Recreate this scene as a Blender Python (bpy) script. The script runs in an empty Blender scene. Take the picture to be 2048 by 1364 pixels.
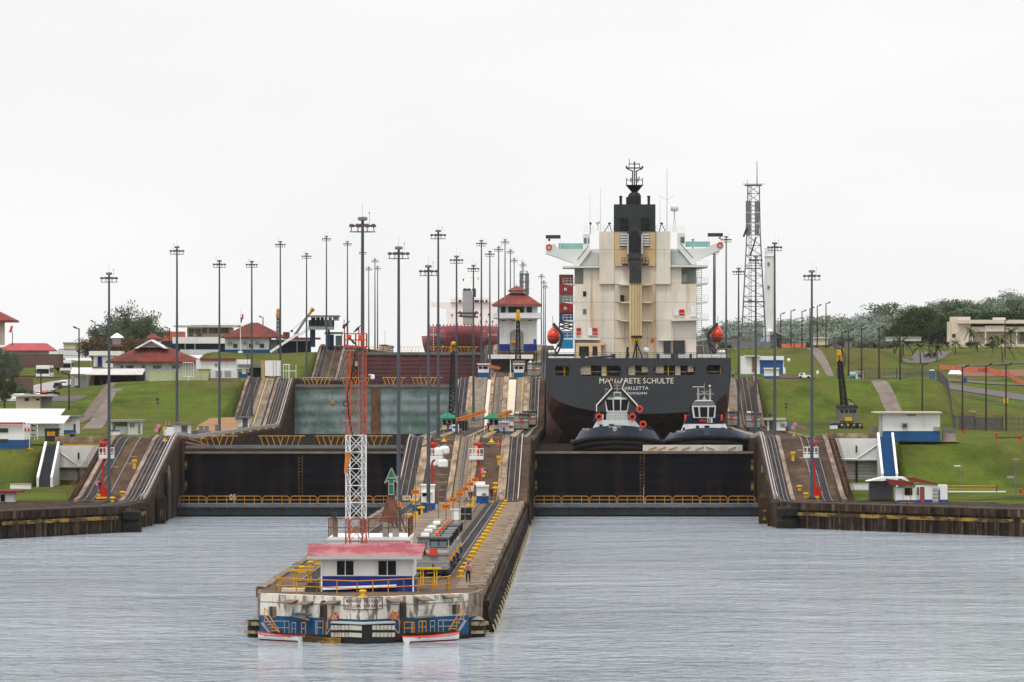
import bpy, math, random
from mathutils import Vector, Matrix
R = math.radians
rnd = random.Random(7)
SC = bpy.context.scene
COL = SC.collection

# ------------------------------------------------------------------ camera
# Camera on the deck of a ship, 19.6 m above the water, 200 mm lens.
F, VX, HY, CH = 11380.0, 1162.0, 765.0, 19.6
cd = bpy.data.cameras.new("camera"); cam = bpy.data.objects.new("camera", cd); COL.objects.link(cam)
cam.location = (0, 0, CH); cam.rotation_euler = (R(90), 0, 0)
cd.lens = 200.04; cd.sensor_width = 36.0; cd.sensor_fit = 'HORIZONTAL'
cd.shift_x = -(VX - 1024) / 2048; cd.shift_y = (HY - 682) / 2048
cd.clip_start = 1.0; cd.clip_end = 30000
SC.camera = cam
# ------------------------------------------------------------------ sky
SUN_EL, SUN_AZ = 64.0, 202.0          # degrees; azimuth clockwise from +Y
wd = bpy.data.worlds.new("World"); SC.world = wd; wd.use_nodes = True
nt = wd.node_tree; nt.nodes.clear()
N = nt.nodes.new
out = N('ShaderNodeOutputWorld'); bg = N('ShaderNodeBackground'); bg.inputs[1].default_value = 0.1
sky = N('ShaderNodeTexSky'); sky.sky_type = 'NISHITA'; sky.sun_disc = False
sky.sun_elevation = R(SUN_EL); sky.sun_rotation = R(SUN_AZ)
tc = N('ShaderNodeTexCoord'); sep = N('ShaderNodeSeparateXYZ')
rmp = N('ShaderNodeValToRGB')
els = rmp.color_ramp.elements
els[0].position = 0.0; els[0].color = (.3, .31, .32, 1); els[1].position = 1.0; els[1].color = (.80, .80, .81, 1)
for p, c in ((0.49, (.42, .43, .44)), (0.5, (.473, .473, .472)), (0.56, (.480, .479, .476))): els.new(p).color = (*c, 1)
ma = N('ShaderNodeMath'); ma.operation = 'MULTIPLY_ADD'; ma.inputs[1].default_value = .5; ma.inputs[2].default_value = .5
nz = N('ShaderNodeTexNoise'); nz.inputs['Scale'].default_value = 7; nz.inputs['Detail'].default_value = 4
mp = N('ShaderNodeMapping'); mp.inputs['Scale'].default_value = (1, 1, 3)
mr = N('ShaderNodeMapRange'); mr.inputs[1].default_value = .3; mr.inputs[2].default_value = .7; mr.inputs[3].default_value = 19.3; mr.inputs[4].default_value = 21.2
mul = N('ShaderNodeVectorMath'); mul.operation = 'SCALE'
mix = N('ShaderNodeMix'); mix.data_type = 'RGBA'; mix.inputs[0].default_value = .985
L = nt.links.new
L(tc.outputs['Generated'], sep.inputs[0]); L(sep.outputs[2], ma.inputs[0]); L(ma.outputs[0], rmp.inputs[0])
L(tc.outputs['Generated'], mp.inputs[0]); L(mp.outputs[0], nz.inputs[0]); L(nz.outputs[0], mr.inputs[0])
L(rmp.outputs[0], mul.inputs[0]); L(mr.outputs[0], mul.inputs['Scale'])
L(sky.outputs[0], mix.inputs[6]); L(mul.outputs[0], mix.inputs[7]); L(mix.outputs[2], bg.inputs[0]); L(bg.outputs[0], out.inputs[0])
# ------------------------------------------------------------------ sun behind thin cloud
sl = bpy.data.lights.new("sun", 'SUN'); sl.energy = 1.5; sl.angle = R(10); sl.color = (1, .95, .87)
so = bpy.data.objects.new("sun", sl); COL.objects.link(so); so.location = (-100, -100, 300)
a, e = R(SUN_AZ), R(SUN_EL)
so.rotation_euler = Vector((math.sin(a)*math.cos(e), math.cos(a)*math.cos(e), math.sin(e))).to_track_quat('Z', 'Y').to_euler()
SC.view_settings.view_transform = 'Standard'; SC.view_settings.look = 'None'
SC.view_settings.exposure = 0.0; SC.view_settings.gamma = 1.0
SC.cycles.max_bounces = 6; SC.cycles.diffuse_bounces = 2; SC.cycles.glossy_bounces = 2
SC.cycles.transparent_max_bounces = 4; SC.cycles.volume_bounces = 0
SC.cycles.use_denoising = True

# ------------------------------------------------------------------ materials
def mat(name, c, r=.7, var=.18, sc=.6, ov=(), bump=0, bsc=2.0, metal=0, wave=None, emit=0, spec=.16):
    """colour with noise variation; ov: overlays (colour, (sx,sy,sz) noise scale, lo, hi, strength)"""
    m = bpy.data.materials.new(name); m.use_nodes = True
    t = m.node_tree; n = t.nodes; b = n['Principled BSDF']; l = t.links.new
    b.inputs['Roughness'].default_value = r; b.inputs['Metallic'].default_value = metal
    b.inputs['Specular IOR Level'].default_value = spec
    g = n.new('ShaderNodeNewGeometry')
    x = n.new('ShaderNodeTexNoise'); x.inputs['Scale'].default_value = sc; x.inputs['Detail'].default_value = 5; x.inputs['Roughness'].default_value = .65
    l(g.outputs['Position'], x.inputs['Vector'])
    rp = n.new('ShaderNodeValToRGB'); el = rp.color_ramp.elements
    el[0].position = .3; el[0].color = (*[v*(1-var) for v in c], 1); el[1].position = .7; el[1].color = (*[min(v*(1+var), 1) for v in c], 1)
    l(x.outputs['Fac'], rp.inputs[0]); cur = rp.outputs[0]
    for (oc, os_, lo, hi, st) in ov:
        mpn = n.new('ShaderNodeMapping'); mpn.inputs['Scale'].default_value = os_
        l(g.outputs['Position'], mpn.inputs[0])
        y = n.new('ShaderNodeTexNoise'); y.inputs['Scale'].default_value = 1; y.inputs['Detail'].default_value = 6; y.inputs['Roughness'].default_value = .62
        l(mpn.outputs[0], y.inputs['Vector'])
        q = n.new('ShaderNodeMapRange'); q.inputs[1].default_value = lo; q.inputs[2].default_value = hi; q.inputs[4].default_value = st
        l(y.outputs['Fac'], q.inputs[0])
        mx = n.new('ShaderNodeMix'); mx.data_type = 'RGBA'; mx.inputs[7].default_value = (*oc, 1)
        l(q.outputs[0], mx.inputs[0]); l(cur, mx.inputs[6]); cur = mx.outputs[2]
    l(cur, b.inputs['Base Color'])
    if emit: l(cur, b.inputs['Emission Color']); b.inputs['Emission Strength'].default_value = emit
    h = None
    if wave:                                   # corrugation / planks: (axis, period in m, depth)
        sp = n.new('ShaderNodeSeparateXYZ'); l(g.outputs['Position'], sp.inputs[0])
        k = n.new('ShaderNodeMath'); k.operation = 'MULTIPLY'; k.inputs[1].default_value = 2*math.pi/wave[1]; l(sp.outputs[wave[0]], k.inputs[0])
        s = n.new('ShaderNodeMath'); s.operation = 'SINE'; l(k.outputs[0], s.inputs[0]); h = s.outputs[0]
        bn = n.new('ShaderNodeBump'); bn.inputs['Distance'].default_value = wave[2]; bn.inputs['Strength'].default_value = 1
        l(h, bn.inputs['Height']); l(bn.outputs[0], b.inputs['Normal'])
    if bump:
        z = n.new('ShaderNodeTexNoise'); z.inputs['Scale'].default_value = bsc; z.inputs['Detail'].default_value = 4
        l(g.outputs['Position'], z.inputs['Vector'])
        b2 = n.new('ShaderNodeBump'); b2.inputs['Distance'].default_value = bump; b2.inputs['Strength'].default_value = .8
        l(z.outputs['Fac'], b2.inputs['Height'])
        if h: l(bn.outputs[0], b2.inputs['Normal'])
        l(b2.outputs[0], b.inputs['Normal'])
    return m

V = dict(
 grass=mat('grass', (.078, .110, .013), .95, .3, .16, [((.100, .084, .022), (.035, .012, .05), .42, .60, .8), ((.026, .046, .008), (.1, .04, .1), .50, .68, .75), ((.125, .150, .024), (.35, .13, .35), .56, .74, .65), ((.11, .080, .035), (.6, .22, .6), .66, .78, .6), ((.035, .055, .010), (1.6, .5, 1.6), .5, .7, .55)], bump=.4, bsc=.9, spec=.03),
 concrete=mat('weathered_concrete', (.22, .18, .14), .9, .25, .5, [((.06, .048, .038), (.5, .06, .5), .45, .72, .75)], bump=.03, spec=.03),
 pale=mat('pale_concrete', (.37, .275, .19), .9, .25, .4, [((.11, .080, .058), (.9, .06, .9), .40, .62, .85), ((.07, .05, .04), (.35, .35, .35), .55, .72, .6)], spec=.03),
 brown=mat('brown_concrete', (.088, .056, .036), .9, .35, .25, [((.040, .028, .022), (.3, .07, .3), .42, .60, .85), ((.24, .19, .14), (.35, .6, .35), .60, .74, .6)], bump=.03, spec=.03),
 tan=mat('tan_concrete', (.21, .152, .10), .9, .25, .35, [((.10, .075, .055), (.5, .04, .5), .48, .7, .7)], spec=.03),
 track=mat('track_bed', (.036, .031, .033), .85, .3, .5, [((.10, .085, .075), (1.2, .04, 1), .5, .7, .6)], spec=.03),
 darkwall=mat('stained_wall', (.062, .040, .026), .9, .35, .3, [((.010, .008, .007), (.5, .5, .07), .4, .62, .85), ((.19, .14, .10), (1.1, 1.1, .05), .60, .76, .7)], bump=.05, spec=.03),
 quaywall=mat('quay_face', (.056, .035, .023), .9, .35, .4, [((.009, .007, .006), (.6, .6, .12), .42, .6, .85), ((.19, .145, .105), (1.3, 1.3, .05), .54, .70, .8)], bump=.05, spec=.03),
 rail=mat('steel_rail', (.15, .135, .125), .5, .3, 1),
 pipe=mat('pale_rail', (.40, .37, .36), .5, .2, .5),
 steel=mat('grey_steel', (.13, .145, .16), .55, .2, .4, [((.09, .07, .06), (.3, .3, .1), .55, .75, .6)]),
 mast=mat('mast_grey', (.068, .078, .094), .45, .12, .3),
 darkhead=mat('lamp_housing', (.10, .075, .072), .6, .2, 1),
 white=mat('white_paint', (.72, .72, .71), .6, .06, .4, [((.36, .33, .29), (.6, .6, .10), .52, .78, .6)]),
 white2=mat('bright_white_paint', (.78, .78, .77), .55, .05, .4, [((.46, .43, .38), (.7, .7, .10), .54, .82, .5)]),
 blue=mat('blue_paint', (.018, .085, .22), .6, .15, .4),
 navy=mat('deep_blue_paint', (.015, .03, .20), .55, .15, .4),
 yellow=mat('yellow_paint', (.68, .40, .012), .6, .18, .8, [((.20, .10, .02), (1.5, 1.5, 1.5), .62, .8, .6)]),
 orange=mat('orange_yellow_paint', (.52, .235, .022), .65, .22, .8, [((.16, .08, .03), (1.4, 1.4, 1.4), .56, .74, .7)]),
 orangesign=mat('orange_sign', (.72, .19, .012), .6, .08, .8),
 red=mat('red_paint', (.46, .020, .018), .5, .15, .6),
 lifered=mat('orange_red', (.68, .062, .03), .45, .12, .6),
 black=mat('black_paint', (.013, .013, .015), .6, .3, .5, spec=.25),
 gate=mat('gate_black', (.0060, .0055, .0075), .85, .35, .25, [((.040, .022, .015), (.45, .45, .03), .50, .76, .75), ((.008, .009, .014), (.12, .12, .2), .45, .65, .8)], spec=.03, wave=(2, 1.9, .05)),
 rubber=mat('black_rubber', (.012, .011, .010), .8, .35, .8, spec=.2),
 glass=mat('dark_glass', (.012, .014, .016), .25, .2, .5, spec=.08),
 ggreen=mat('green_glass', (.06, .12, .12), .08, .2, .5, spec=.6),
 greengate=mat('green_gate', (.215, .265, .265), .75, .18, .5, [((.070, .155, .115), (.13, .13, .19), .53, .58, .7), ((.11, .17, .15), (.7, .7, .35), .55, .62, .6), ((.34, .36, .35), (.9, .9, 1.2), .58, .70, .5), ((.10, .075, .05), (1.3, 1.3, .06), .60, .76, .6)], wave=(2, 2.2, .06)),
 redgate=mat('maroon_gate', (.115, .040, .044), .7, .2, .3, [((.060, .034, .034), (.3, .3, .05), .5, .7, .7)], wave=(2, 1.1, .03)),
 roof=mat('red_roof', (.235, .050, .038), .75, .22, .5, [((.11, .035, .028), (.35, .35, .35), .48, .68, .7)], wave=(0, .45, .05)),
 roofold=mat('old_red_tiles', (.19, .045, .034), .8, .22, .5, [((.085, .035, .028), (.30, .30, .30), .46, .62, .75)], wave=(0, .5, .06)),
 pinkroof=mat('faded_red_sheet', (.30, .060, .072), .6, .16, .25, [((.42, .19, .20), (.30, .30, .9), .46, .56, .85), ((.20, .05, .055), (1.4, .25, .5), .56, .72, .6)], wave=(0, .17, .02)),
 greyroof=mat('pale_sheet_roof', (.55, .53, .50), .6, .15, .4, [((.25, .2, .17), (.5, .2, .5), .55, .75, .6)], wave=(0, .4, .03)),
 green=mat('green_paint', (.012, .16, .085), .6, .2, .5),
 rust=mat('rusty_steel', (.17, .075, .045), .85, .35, .8, [((.06, .035, .025), (.9, .9, .5), .45, .65, .8)]),
 latred=mat('tower_orange_red', (.42, .070, .028), .55, .15, .8),
 earth=mat('bare_earth', (.30, .165, .085), .95, .2, .3, [((.20, .15, .07), (.4, .4, .4), .5, .7, .6)], spec=.05),
 asphalt=mat('asphalt', (.125, .115, .115), .9, .18, .25, spec=.03),
 path=mat('old_path', (.19, .155, .135), .92, .22, .3, [((.10, .08, .07), (.5, .12, .5), .5, .7, .6)], spec=.03),
 wood=mat('wood', (.22, .13, .07), .85, .3, .8),
 polewood=mat('pole_wood', (.055, .036, .030), .85, .25, .8),
 trunk=mat('bark', (.085, .065, .05), .9, .3, 1),
 cream=mat('cream_wall', (.60, .52, .40), .8, .08, .3),
 skin=mat('skin', (.17, .085, .055), .6, .1, 3),
 clothblue=mat('light_blue_cloth', (.25, .38, .58), .85, .1, 4),
 clothdark=mat('dark_cloth', (.014, .014, .018), .9, .2, 4),
 silver=mat('silver_grey', (.29, .28, .26), .5, .14, .7, [((.16, .13, .11), (.8, .8, .4), .56, .75, .6)]),
 dgrey=mat('dark_grey', (.045, .045, .048), .6, .25, .6),
 mgrey=mat('mid_grey', (.17, .17, .175), .65, .2, .6),
 stair=mat('dark_stair', (.045, .052, .06), .8, .2, .6),
 fencegrey=mat('fence_mesh', (.11, .10, .10), .8, .2, .6),
)
# ------------------------------------------------------------------ mesh helpers
def W(px, py, Y): return Vector(((px-VX)*Y/F, Y, CH+(HY-py)*Y/F))
def X_(px, Y): return (px-VX)*Y/F
def Z_(py, Y): return CH+(HY-py)*Y/F

class MB:
    def __init__(s): s.v = []; s.f = []
    def add(s, vs, fs):
        o = len(s.v); s.v += [tuple(v) for v in vs]; s.f += [tuple(i+o for i in f) for f in fs]; return s
    def hexa(s, a): return s.add(a, [(0,3,2,1),(4,5,6,7),(0,1,5,4),(1,2,6,5),(2,3,7,6),(3,0,4,7)])
    def box(s, x0, x1, y0, y1, z0, z1):
        return s.hexa([(x0,y0,z0),(x1,y0,z0),(x1,y1,z0),(x0,y1,z0),(x0,y0,z1),(x1,y0,z1),(x1,y1,z1),(x0,y1,z1)])
    def cb(s, c, d): return s.box(c[0]-d[0]/2, c[0]+d[0]/2, c[1]-d[1]/2, c[1]+d[1]/2, c[2]-d[2]/2, c[2]+d[2]/2)
    def pb(s, x0, x1, y0, y1, Y, d):            # box whose front is measured in photo pixels at distance Y
        return s.box(X_(min(x0,x1),Y), X_(max(x0,x1),Y), Y, Y+d, Z_(max(y0,y1),Y), Z_(min(y0,y1),Y))
    def frustum(s, c, a, b, z0, z1):            # a, b: half sizes (x, y) at bottom and top
        x, y = c
        return s.hexa([(x-a[0],y-a[1],z0),(x+a[0],y-a[1],z0),(x+a[0],y+a[1],z0),(x-a[0],y+a[1],z0),(x-b[0],y-b[1],z1),(x+b[0],y-b[1],z1),(x+b[0],y+b[1],z1),(x-b[0],y+b[1],z1)])
    def tube(s, p, q, r0, r1=None, n=8):
        p, q = Vector(p), Vector(q); r1 = r0 if r1 is None else r1; d = q-p
        if d.length < 1e-6: return s
        u = d.orthogonal().normalized() if abs(d.normalized().z) < .999 else Vector((1,0,0)); w = d.normalized().cross(u).normalized()
        vs = []
        for c, r in ((p,r0),(q,r1)):
            for k in range(n):
                t = 2*math.pi*(k+.5)/n; vs.append(c+(u*math.cos(t)+w*math.sin(t))*r)
        return s.add(vs, [(k,(k+1)%n,n+(k+1)%n,n+k) for k in range(n)]+[tuple(range(n))[::-1], tuple(range(n,2*n))])
    def bar(s, p, q, w): return s.tube(p, q, w*.707, n=4)
    def path(s, pts, r, n=6):
        for a, b in zip(pts[:-1], pts[1:]): s.tube(a, b, r, n=n)
        return s
    def lathe(s, c, prof, n=16):
        c = Vector(c); vs = []
        for r, z in prof:
            for k in range(n):
                t = 2*math.pi*k/n; vs.append(c+Vector((r*math.cos(t), r*math.sin(t), z)))
        fs = []; m = len(prof)
        for i in range(m-1):
            for k in range(n): fs.append((i*n+k, i*n+(k+1)%n, (i+1)*n+(k+1)%n, (i+1)*n+k))
        return s.add(vs, fs+[tuple(range(n))[::-1], tuple(range((m-1)*n, m*n))])
    def prism(s, poly, z0, z1):                 # plan polygon (x, y) counter-clockwise
        n = len(poly)
        return s.add([(x,y,z0) for x,y in poly]+[(x,y,z1) for x,y in poly], [(k,(k+1)%n,n+(k+1)%n,n+k) for k in range(n)]+[tuple(range(n))[::-1], tuple(range(n,2*n))])
    def fprism(s, poly, y0, y1):                # front polygon (x, z) seen from -Y
        n = len(poly)
        return s.add([(x,y0,z) for x,z in poly]+[(x,y1,z) for x,z in poly], [(k,n+k,n+(k+1)%n,(k+1)%n) for k in range(n)]+[tuple(range(n)), tuple(range(n,2*n))[::-1]])
    def ppoly(s, pts, Y, d): return s.fprism([(X_(x,Y), Z_(y,Y)) for x,y in pts], Y, Y+d)
    def sprism(s, poly, x0, x1):                # side polygon (y, z)
        n = len(poly)
        return s.add([(x0,y,z) for y,z in poly]+[(x1,y,z) for y,z in poly], [(k,(k+1)%n,n+(k+1)%n,n+k) for k in range(n)]+[tuple(range(n))[::-1], tuple(range(n,2*n))])
    def ring(s, c, R_, r, axis='y', n=18, m=6):
        vs = []; c = Vector(c)
        for i in range(n):
            t = 2*math.pi*i/n
            for k in range(m):
                p = 2*math.pi*k/m; rr = R_+r*math.cos(p); h = r*math.sin(p)
                v = (rr*math.cos(t), h, rr*math.sin(t)) if axis == 'y' else (rr*math.cos(t), rr*math.sin(t), h)
                vs.append(c+Vector(v))
        return s.add(vs, [(i*m+k, ((i+1)%n)*m+k, ((i+1)%n)*m+(k+1)%m, i*m+(k+1)%m) for i in range(n) for k in range(m)])
    def ball(s, c, rx, ry=None, rz=None, n=10, m=7):
        ry = ry or rx; rz = rz or rx; c = Vector(c); vs = []; fs = []
        for i in range(m+1):
            t = math.pi*i/m
            for k in range(n):
                p = 2*math.pi*k/n; vs.append(c+Vector((rx*math.sin(t)*math.cos(p), ry*math.sin(t)*math.sin(p), rz*math.cos(t))))
        for i in range(m):
            for k in range(n): fs.append((i*n+k, (i+1)*n+k, (i+1)*n+(k+1)%n, i*n+(k+1)%n))
        return s.add(vs, fs)
    def railing(s, pts, h=1.1, r=.035, step=2.0, mid=1):   # pts along the foot
        for a, b in zip(pts[:-1], pts[1:]):
            a, b = Vector(a), Vector(b); n = max(1, round((b-a).length/step)); u = Vector((0,0,1))
            s.tube(a+u*h, b+u*h, r, n=5)
            for k in range(mid): s.tube(a+u*h*(k+1)/(mid+1), b+u*h*(k+1)/(mid+1), r, n=5)
            for k in range(n+1):
                p = a.lerp(b, k/n); s.tube(p, p+u*h, r, n=5)
        return s
    def lattice(s, b, t, n, rl, rb, x_brace=True):   # b, t: four corner points bottom and top
        b = [Vector(v) for v in b]; t = [Vector(v) for v in t]; k4 = len(b)
        for k in range(k4): s.tube(b[k], t[k], rl, n=5)
        for i in range(n):
            p = [b[k].lerp(t[k], i/n) for k in range(k4)]; q = [b[k].lerp(t[k], (i+1)/n) for k in range(k4)]
            for k in range(k4):
                j = (k+1) % k4
                s.tube(q[k], q[j], rb, n=4)
                if x_brace or i % 2 == 0: s.tube(p[k], q[j], rb, n=4)
                if x_brace or i % 2: s.tube(p[j], q[k], rb, n=4)
        return s
    def build(s, name, m, parent=None, org=None, smooth=False):
        o3 = Vector(parent['org']) if parent is not None else Vector(org or (0,0,0))
        me = bpy.data.meshes.new(name)
        me.from_pydata([tuple(Vector(v)-o3) for v in s.v], [], s.f); me.update()
        me.materials.append(V[m] if isinstance(m, str) else m)
        if smooth: me.polygons.foreach_set('use_smooth', [True]*len(me.polygons))
        o = bpy.data.objects.new(name, me); COL.objects.link(o); o['org'] = tuple(o3)
        if parent is not None: o.parent = parent
        else: o.location = o3
        return o

def build_each(mb, name, m, parent):            # every separate piece of the builder becomes a part of its own
    par = list(range(len(mb.v)))
    def fd(a):
        while par[a] != a: par[a] = par[par[a]]; a = par[a]
        return a
    for f in mb.f:
        for i in f[1:]: par[fd(i)] = fd(f[0])
    g = {}
    for f in mb.f: g.setdefault(fd(f[0]), []).append(f)
    for fs in g.values():
        ids = sorted({i for f in fs for i in f}); k = {i: n for n, i in enumerate(ids)}
        q = MB(); q.v = [mb.v[i] for i in ids]; q.f = [tuple(k[i] for i in f) for f in fs]; q.build(name, m, parent)
def tag(o, label, cat, group=None):
    o['label'] = label; o['category'] = cat
    if group: o['group'] = group
    return o
def thing(name, label, cat, loc, group=None):
    o = bpy.data.objects.new(name, None); COL.objects.link(o); o.location = loc; o.empty_display_size = .3
    o['org'] = tuple(loc); return tag(o, label, cat, group)
def one(mb, name, m, label, cat, org, group=None, smooth=False): return tag(mb.build(name, m, None, org, smooth), label, cat, group)
def setting(mb, name, m, smooth=False):
    o = mb.build(name, m, None, (0,0,0), smooth); o['kind'] = 'structure'; return o
def dup(root, loc, label, rz=0, sc=1, group=None):
    def cp(o, par):
        c = o.copy(); COL.objects.link(c)
        if par: c.parent = par
        for ch in o.children: cp(ch, c)
        return c
    r = cp(root, None); r.location = loc; r.rotation_euler = (0,0,rz); r.scale = (sc,)*3 if not isinstance(sc, tuple) else sc
    r['label'] = label; r['org'] = tuple(loc)
    if group: r['group'] = group
    return r
_txt = {}
def text(s, cx, y, cz, w, h, m, parent, name='lettering', th=.01):
    """raised lettering facing the camera (-Y): centre cx, cz, size w x h, front at y"""
    if s not in _txt:
        cu = bpy.data.curves.new('t', 'FONT'); cu.body = s; cu.extrude = .02; cu.resolution_u = 2
        o = bpy.data.objects.new('t', cu); COL.objects.link(o)
        me = bpy.data.meshes.new_from_object(o.evaluated_get(bpy.context.evaluated_depsgraph_get()))
        vs = [v.co.copy() for v in me.vertices]; fs = [tuple(p.vertices) for p in me.polygons]
        bpy.data.objects.remove(o); bpy.data.curves.remove(cu); bpy.data.meshes.remove(me); _txt[s] = (vs, fs)
    vs, fs = _txt[s]
    xs = [v.x for v in vs]; ys_ = [v.y for v in vs]; x0, x1, y0, y1 = min(xs), max(xs), min(ys_), max(ys_)
    mb = MB(); mb.add([(cx+(v.x-(x0+x1)/2)/(x1-x0)*w, y+(th if v.z < 0 else 0), cz+(v.y-(y0+y1)/2)/(y1-y0)*h) for v in vs], fs)
    return mb.build(name, m, parent)
def ptext(s, x0, x1, y0, y1, Y, m, parent, name='lettering', th=.02):
    return text(s, X_((x0+x1)/2, Y), Y, Z_((y0+y1)/2, Y), (x1-x0)*Y/F, (y1-y0)*Y/F, m, parent, name, th)
def plate(outer, holes, y0, y1):
    """plate in the x-z plane with holes, thickness from y0 to y1"""
    cu = bpy.data.curves.new('pl', 'CURVE'); cu.dimensions = '2D'; cu.fill_mode = 'BOTH'; cu.extrude = abs(y1-y0)/2
    for poly in [outer]+list(holes):
        sp = cu.splines.new('POLY'); sp.points.add(len(poly)-1)
        for p, (x, z) in zip(sp.points, poly): p.co = (x, z, 0, 1)
        sp.use_cyclic_u = True
    o = bpy.data.objects.new('pl', cu); COL.objects.link(o)
    me = bpy.data.meshes.new_from_object(o.evaluated_get(bpy.context.evaluated_depsgraph_get()))
    mb = MB(); ym = (y0+y1)/2
    mb.add([(v.co.x, ym-v.co.z, v.co.y) for v in me.vertices], [tuple(p.vertices) for p in me.polygons])
    bpy.data.objects.remove(o); bpy.data.curves.remove(cu); bpy.data.meshes.remove(me)
    return mb
def rrect(x0, x1, z0, z1, r, n=3):
    pts = []
    for cx, cz, a0 in ((x1-r,z1-r,0),(x0+r,z1-r,90),(x0+r,z0+r,180),(x1-r,z0+r,270)):
        for k in range(n+1):
            t = R(a0+90*k/n); pts.append((cx+r*math.cos(t), cz+r*math.sin(t)))
    return pts
def lerpt(t, tab):
    if t <= tab[0][0]: return tab[0][1]
    for (a, za), (b, zb) in zip(tab[:-1], tab[1:]):
        if t <= b: return za+(zb-za)*(t-a)/(b-a)
    return tab[-1][1]
ORD = ['nearest', 'second nearest', 'third nearest', 'fourth nearest', 'fifth nearest', 'sixth nearest', 'seventh nearest', 'eighth nearest', 'ninth nearest', 'tenth nearest', 'eleventh nearest', 'twelfth nearest', 'thirteenth nearest', 'fourteenth nearest', 'fifteenth nearest', 'sixteenth nearest', 'seventeenth nearest', 'eighteenth nearest', 'nineteenth nearest', 'twentieth nearest', 'twenty-first nearest', 'twenty-second nearest', 'twenty-third nearest', 'twenty-fourth nearest']
# ------------------------------------------------------------------ levels of the lock walls along the canal (Y)
L0, L1, L2, L3 = 3.4, 10.7, 20.1, 29.0
def _g(t):                                     # straight grade with rounded ends
    a = .16
    if t < a: return t*t/(2*a*(1-a))
    if t > 1-a: return 1-(1-t)**2/(2*a*(1-a))
    return (t-a/2)/(1-a)
def zw(Y):
    if Y < 772: return L0
    if Y < 842: return L0+(11.5-L0)*_g((Y-772)/70)
    if Y < 880: return 11.5-(11.5-L1)*_g((Y-842)/38)
    if Y < 1115: return L1
    if Y < 1180: return L1+(20.6-L1)*_g((Y-1115)/65)
    if Y < 1215: return 20.6-(20.6-L2)*_g((Y-1180)/35)
    if Y < 1445: return L2
    if Y < 1510: return L2+(29.4-L2)*_g((Y-1445)/65)
    if Y < 1545: return 29.4-(29.4-L3)*_g((Y-1510)/35)
    return L3
YS = [770]+[772+3.5*k for k in range(21)]+[842+6*k for k in range(1,7)]+[880,1000,1115]+[1115+3.25*k for k in range(1,21)]+[1185+6*k for k in range(6)]+[1300,1445]+[1445+3.25*k for k in range(1,21)]+[1515+6*k for k in range(6)]+[1750,2000]
def wallbody(mb, x0, x1, ys, zb=-4):
    vs = []; fs = []
    for y in ys: z = zw(y); vs += [(x0,y,zb),(x1,y,zb),(x1,y,z),(x0,y,z)]
    n = len(ys)
    for i in range(n-1):
        a = 4*i; b = a+4
        for k in range(4): fs.append((a+k, a+(k+1)%4, b+(k+1)%4, b+k))
    fs += [(0,3,2,1), (4*n-4,4*n-3,4*n-2,4*n-1)]
    return mb.add(vs, fs)
def strip(mb, x0, x1, ya, yb, h, base=0.0):    # band laid on the wall top, following the grade
    ys = [ya]+[y for y in YS if ya < y < yb]+[yb]; vs = []; fs = []
    for y in ys:
        z = zw(y)+base; vs += [(x0,y,z-.05),(x1,y,z-.05),(x1,y,z+h),(x0,y,z+h)]
    n = len(ys)
    for i in range(n-1):
        a = 4*i; b = a+4
        for k in range(4): fs.append((a+k, a+(k+1)%4, b+(k+1)%4, b+k))
    fs += [(0,3,2,1), (4*n-4,4*n-3,4*n-2,4*n-1)]
    return mb.add(vs, fs)

# ------------------------------------------------------------------ water
def water_mat(name, c, sx, sy, d, r=.06, dark=1.0):
    m = bpy.data.materials.new(name); m.use_nodes = True; t = m.node_tree; n = t.nodes; l = t.links.new; b = n['Principled BSDF']
    b.inputs['Base Color'].default_value = (*c, 1); b.inputs['Roughness'].default_value = r; b.inputs['IOR'].default_value = 1.33
    g = n.new('ShaderNodeNewGeometry'); last = None; pt = None
    if d > .1:                                  # wind patches: calmer and ruffled areas
        pm = n.new('ShaderNodeMapping'); pm.inputs['Scale'].default_value = (.022, .010, 1); l(g.outputs['Position'], pm.inputs[0])
        pn = n.new('ShaderNodeTexNoise'); pn.inputs['Detail'].default_value = 4; pn.inputs['Scale'].default_value = 1; l(pm.outputs[0], pn.inputs['Vector'])
        pr = n.new('ShaderNodeMapRange'); pr.inputs[1].default_value = .36; pr.inputs[2].default_value = .6; pr.inputs[3].default_value = .7; pr.inputs[4].default_value = 1.0; l(pn.outputs['Fac'], pr.inputs[0]); pt = pr.outputs[0]
    for (kx, ky, dist) in ((sx, sy, d), (sx*.36, sy*.30, d*2.6), (sx*.03, sy*.05, d*5)):
        mpn = n.new('ShaderNodeMapping'); mpn.inputs['Scale'].default_value = (kx, ky, 1); mpn.inputs['Rotation'].default_value = (0, 0, .15)
        l(g.outputs['Position'], mpn.inputs[0])
        z = n.new('ShaderNodeTexNoise'); z.inputs['Detail'].default_value = 5; z.inputs['Scale'].default_value = 1; z.inputs['Roughness'].default_value = .6; z.inputs['Distortion'].default_value = .4
        l(mpn.outputs[0], z.inputs['Vector'])
        bp = n.new('ShaderNodeBump'); bp.inputs['Distance'].default_value = dist; bp.inputs['Strength'].default_value = 1
        l(z.outputs['Fac'], bp.inputs['Height'])
        if pt is not None and kx > .2: l(pt, bp.inputs['Strength'])
        if last: l(last, bp.inputs['Normal'])
        last = bp.outputs[0]
    l(last, b.inputs['Normal'])
    return m
V['water'] = water_mat('canal_water', (.44, .505, .57), 1.75, 1.1, .72, .05)
V['chamber'] = water_mat('chamber_water', (.020, .017, .014), .8, .8, .01, .04)
V['chamber'].node_tree.nodes['Principled BSDF'].inputs['Specular IOR Level'].default_value = 0
setting(MB().add([(-700,-300,0),(700,-300,0),(700,850,0),(-700,850,0)], [(0,1,2,3)]), 'water', 'water')
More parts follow.
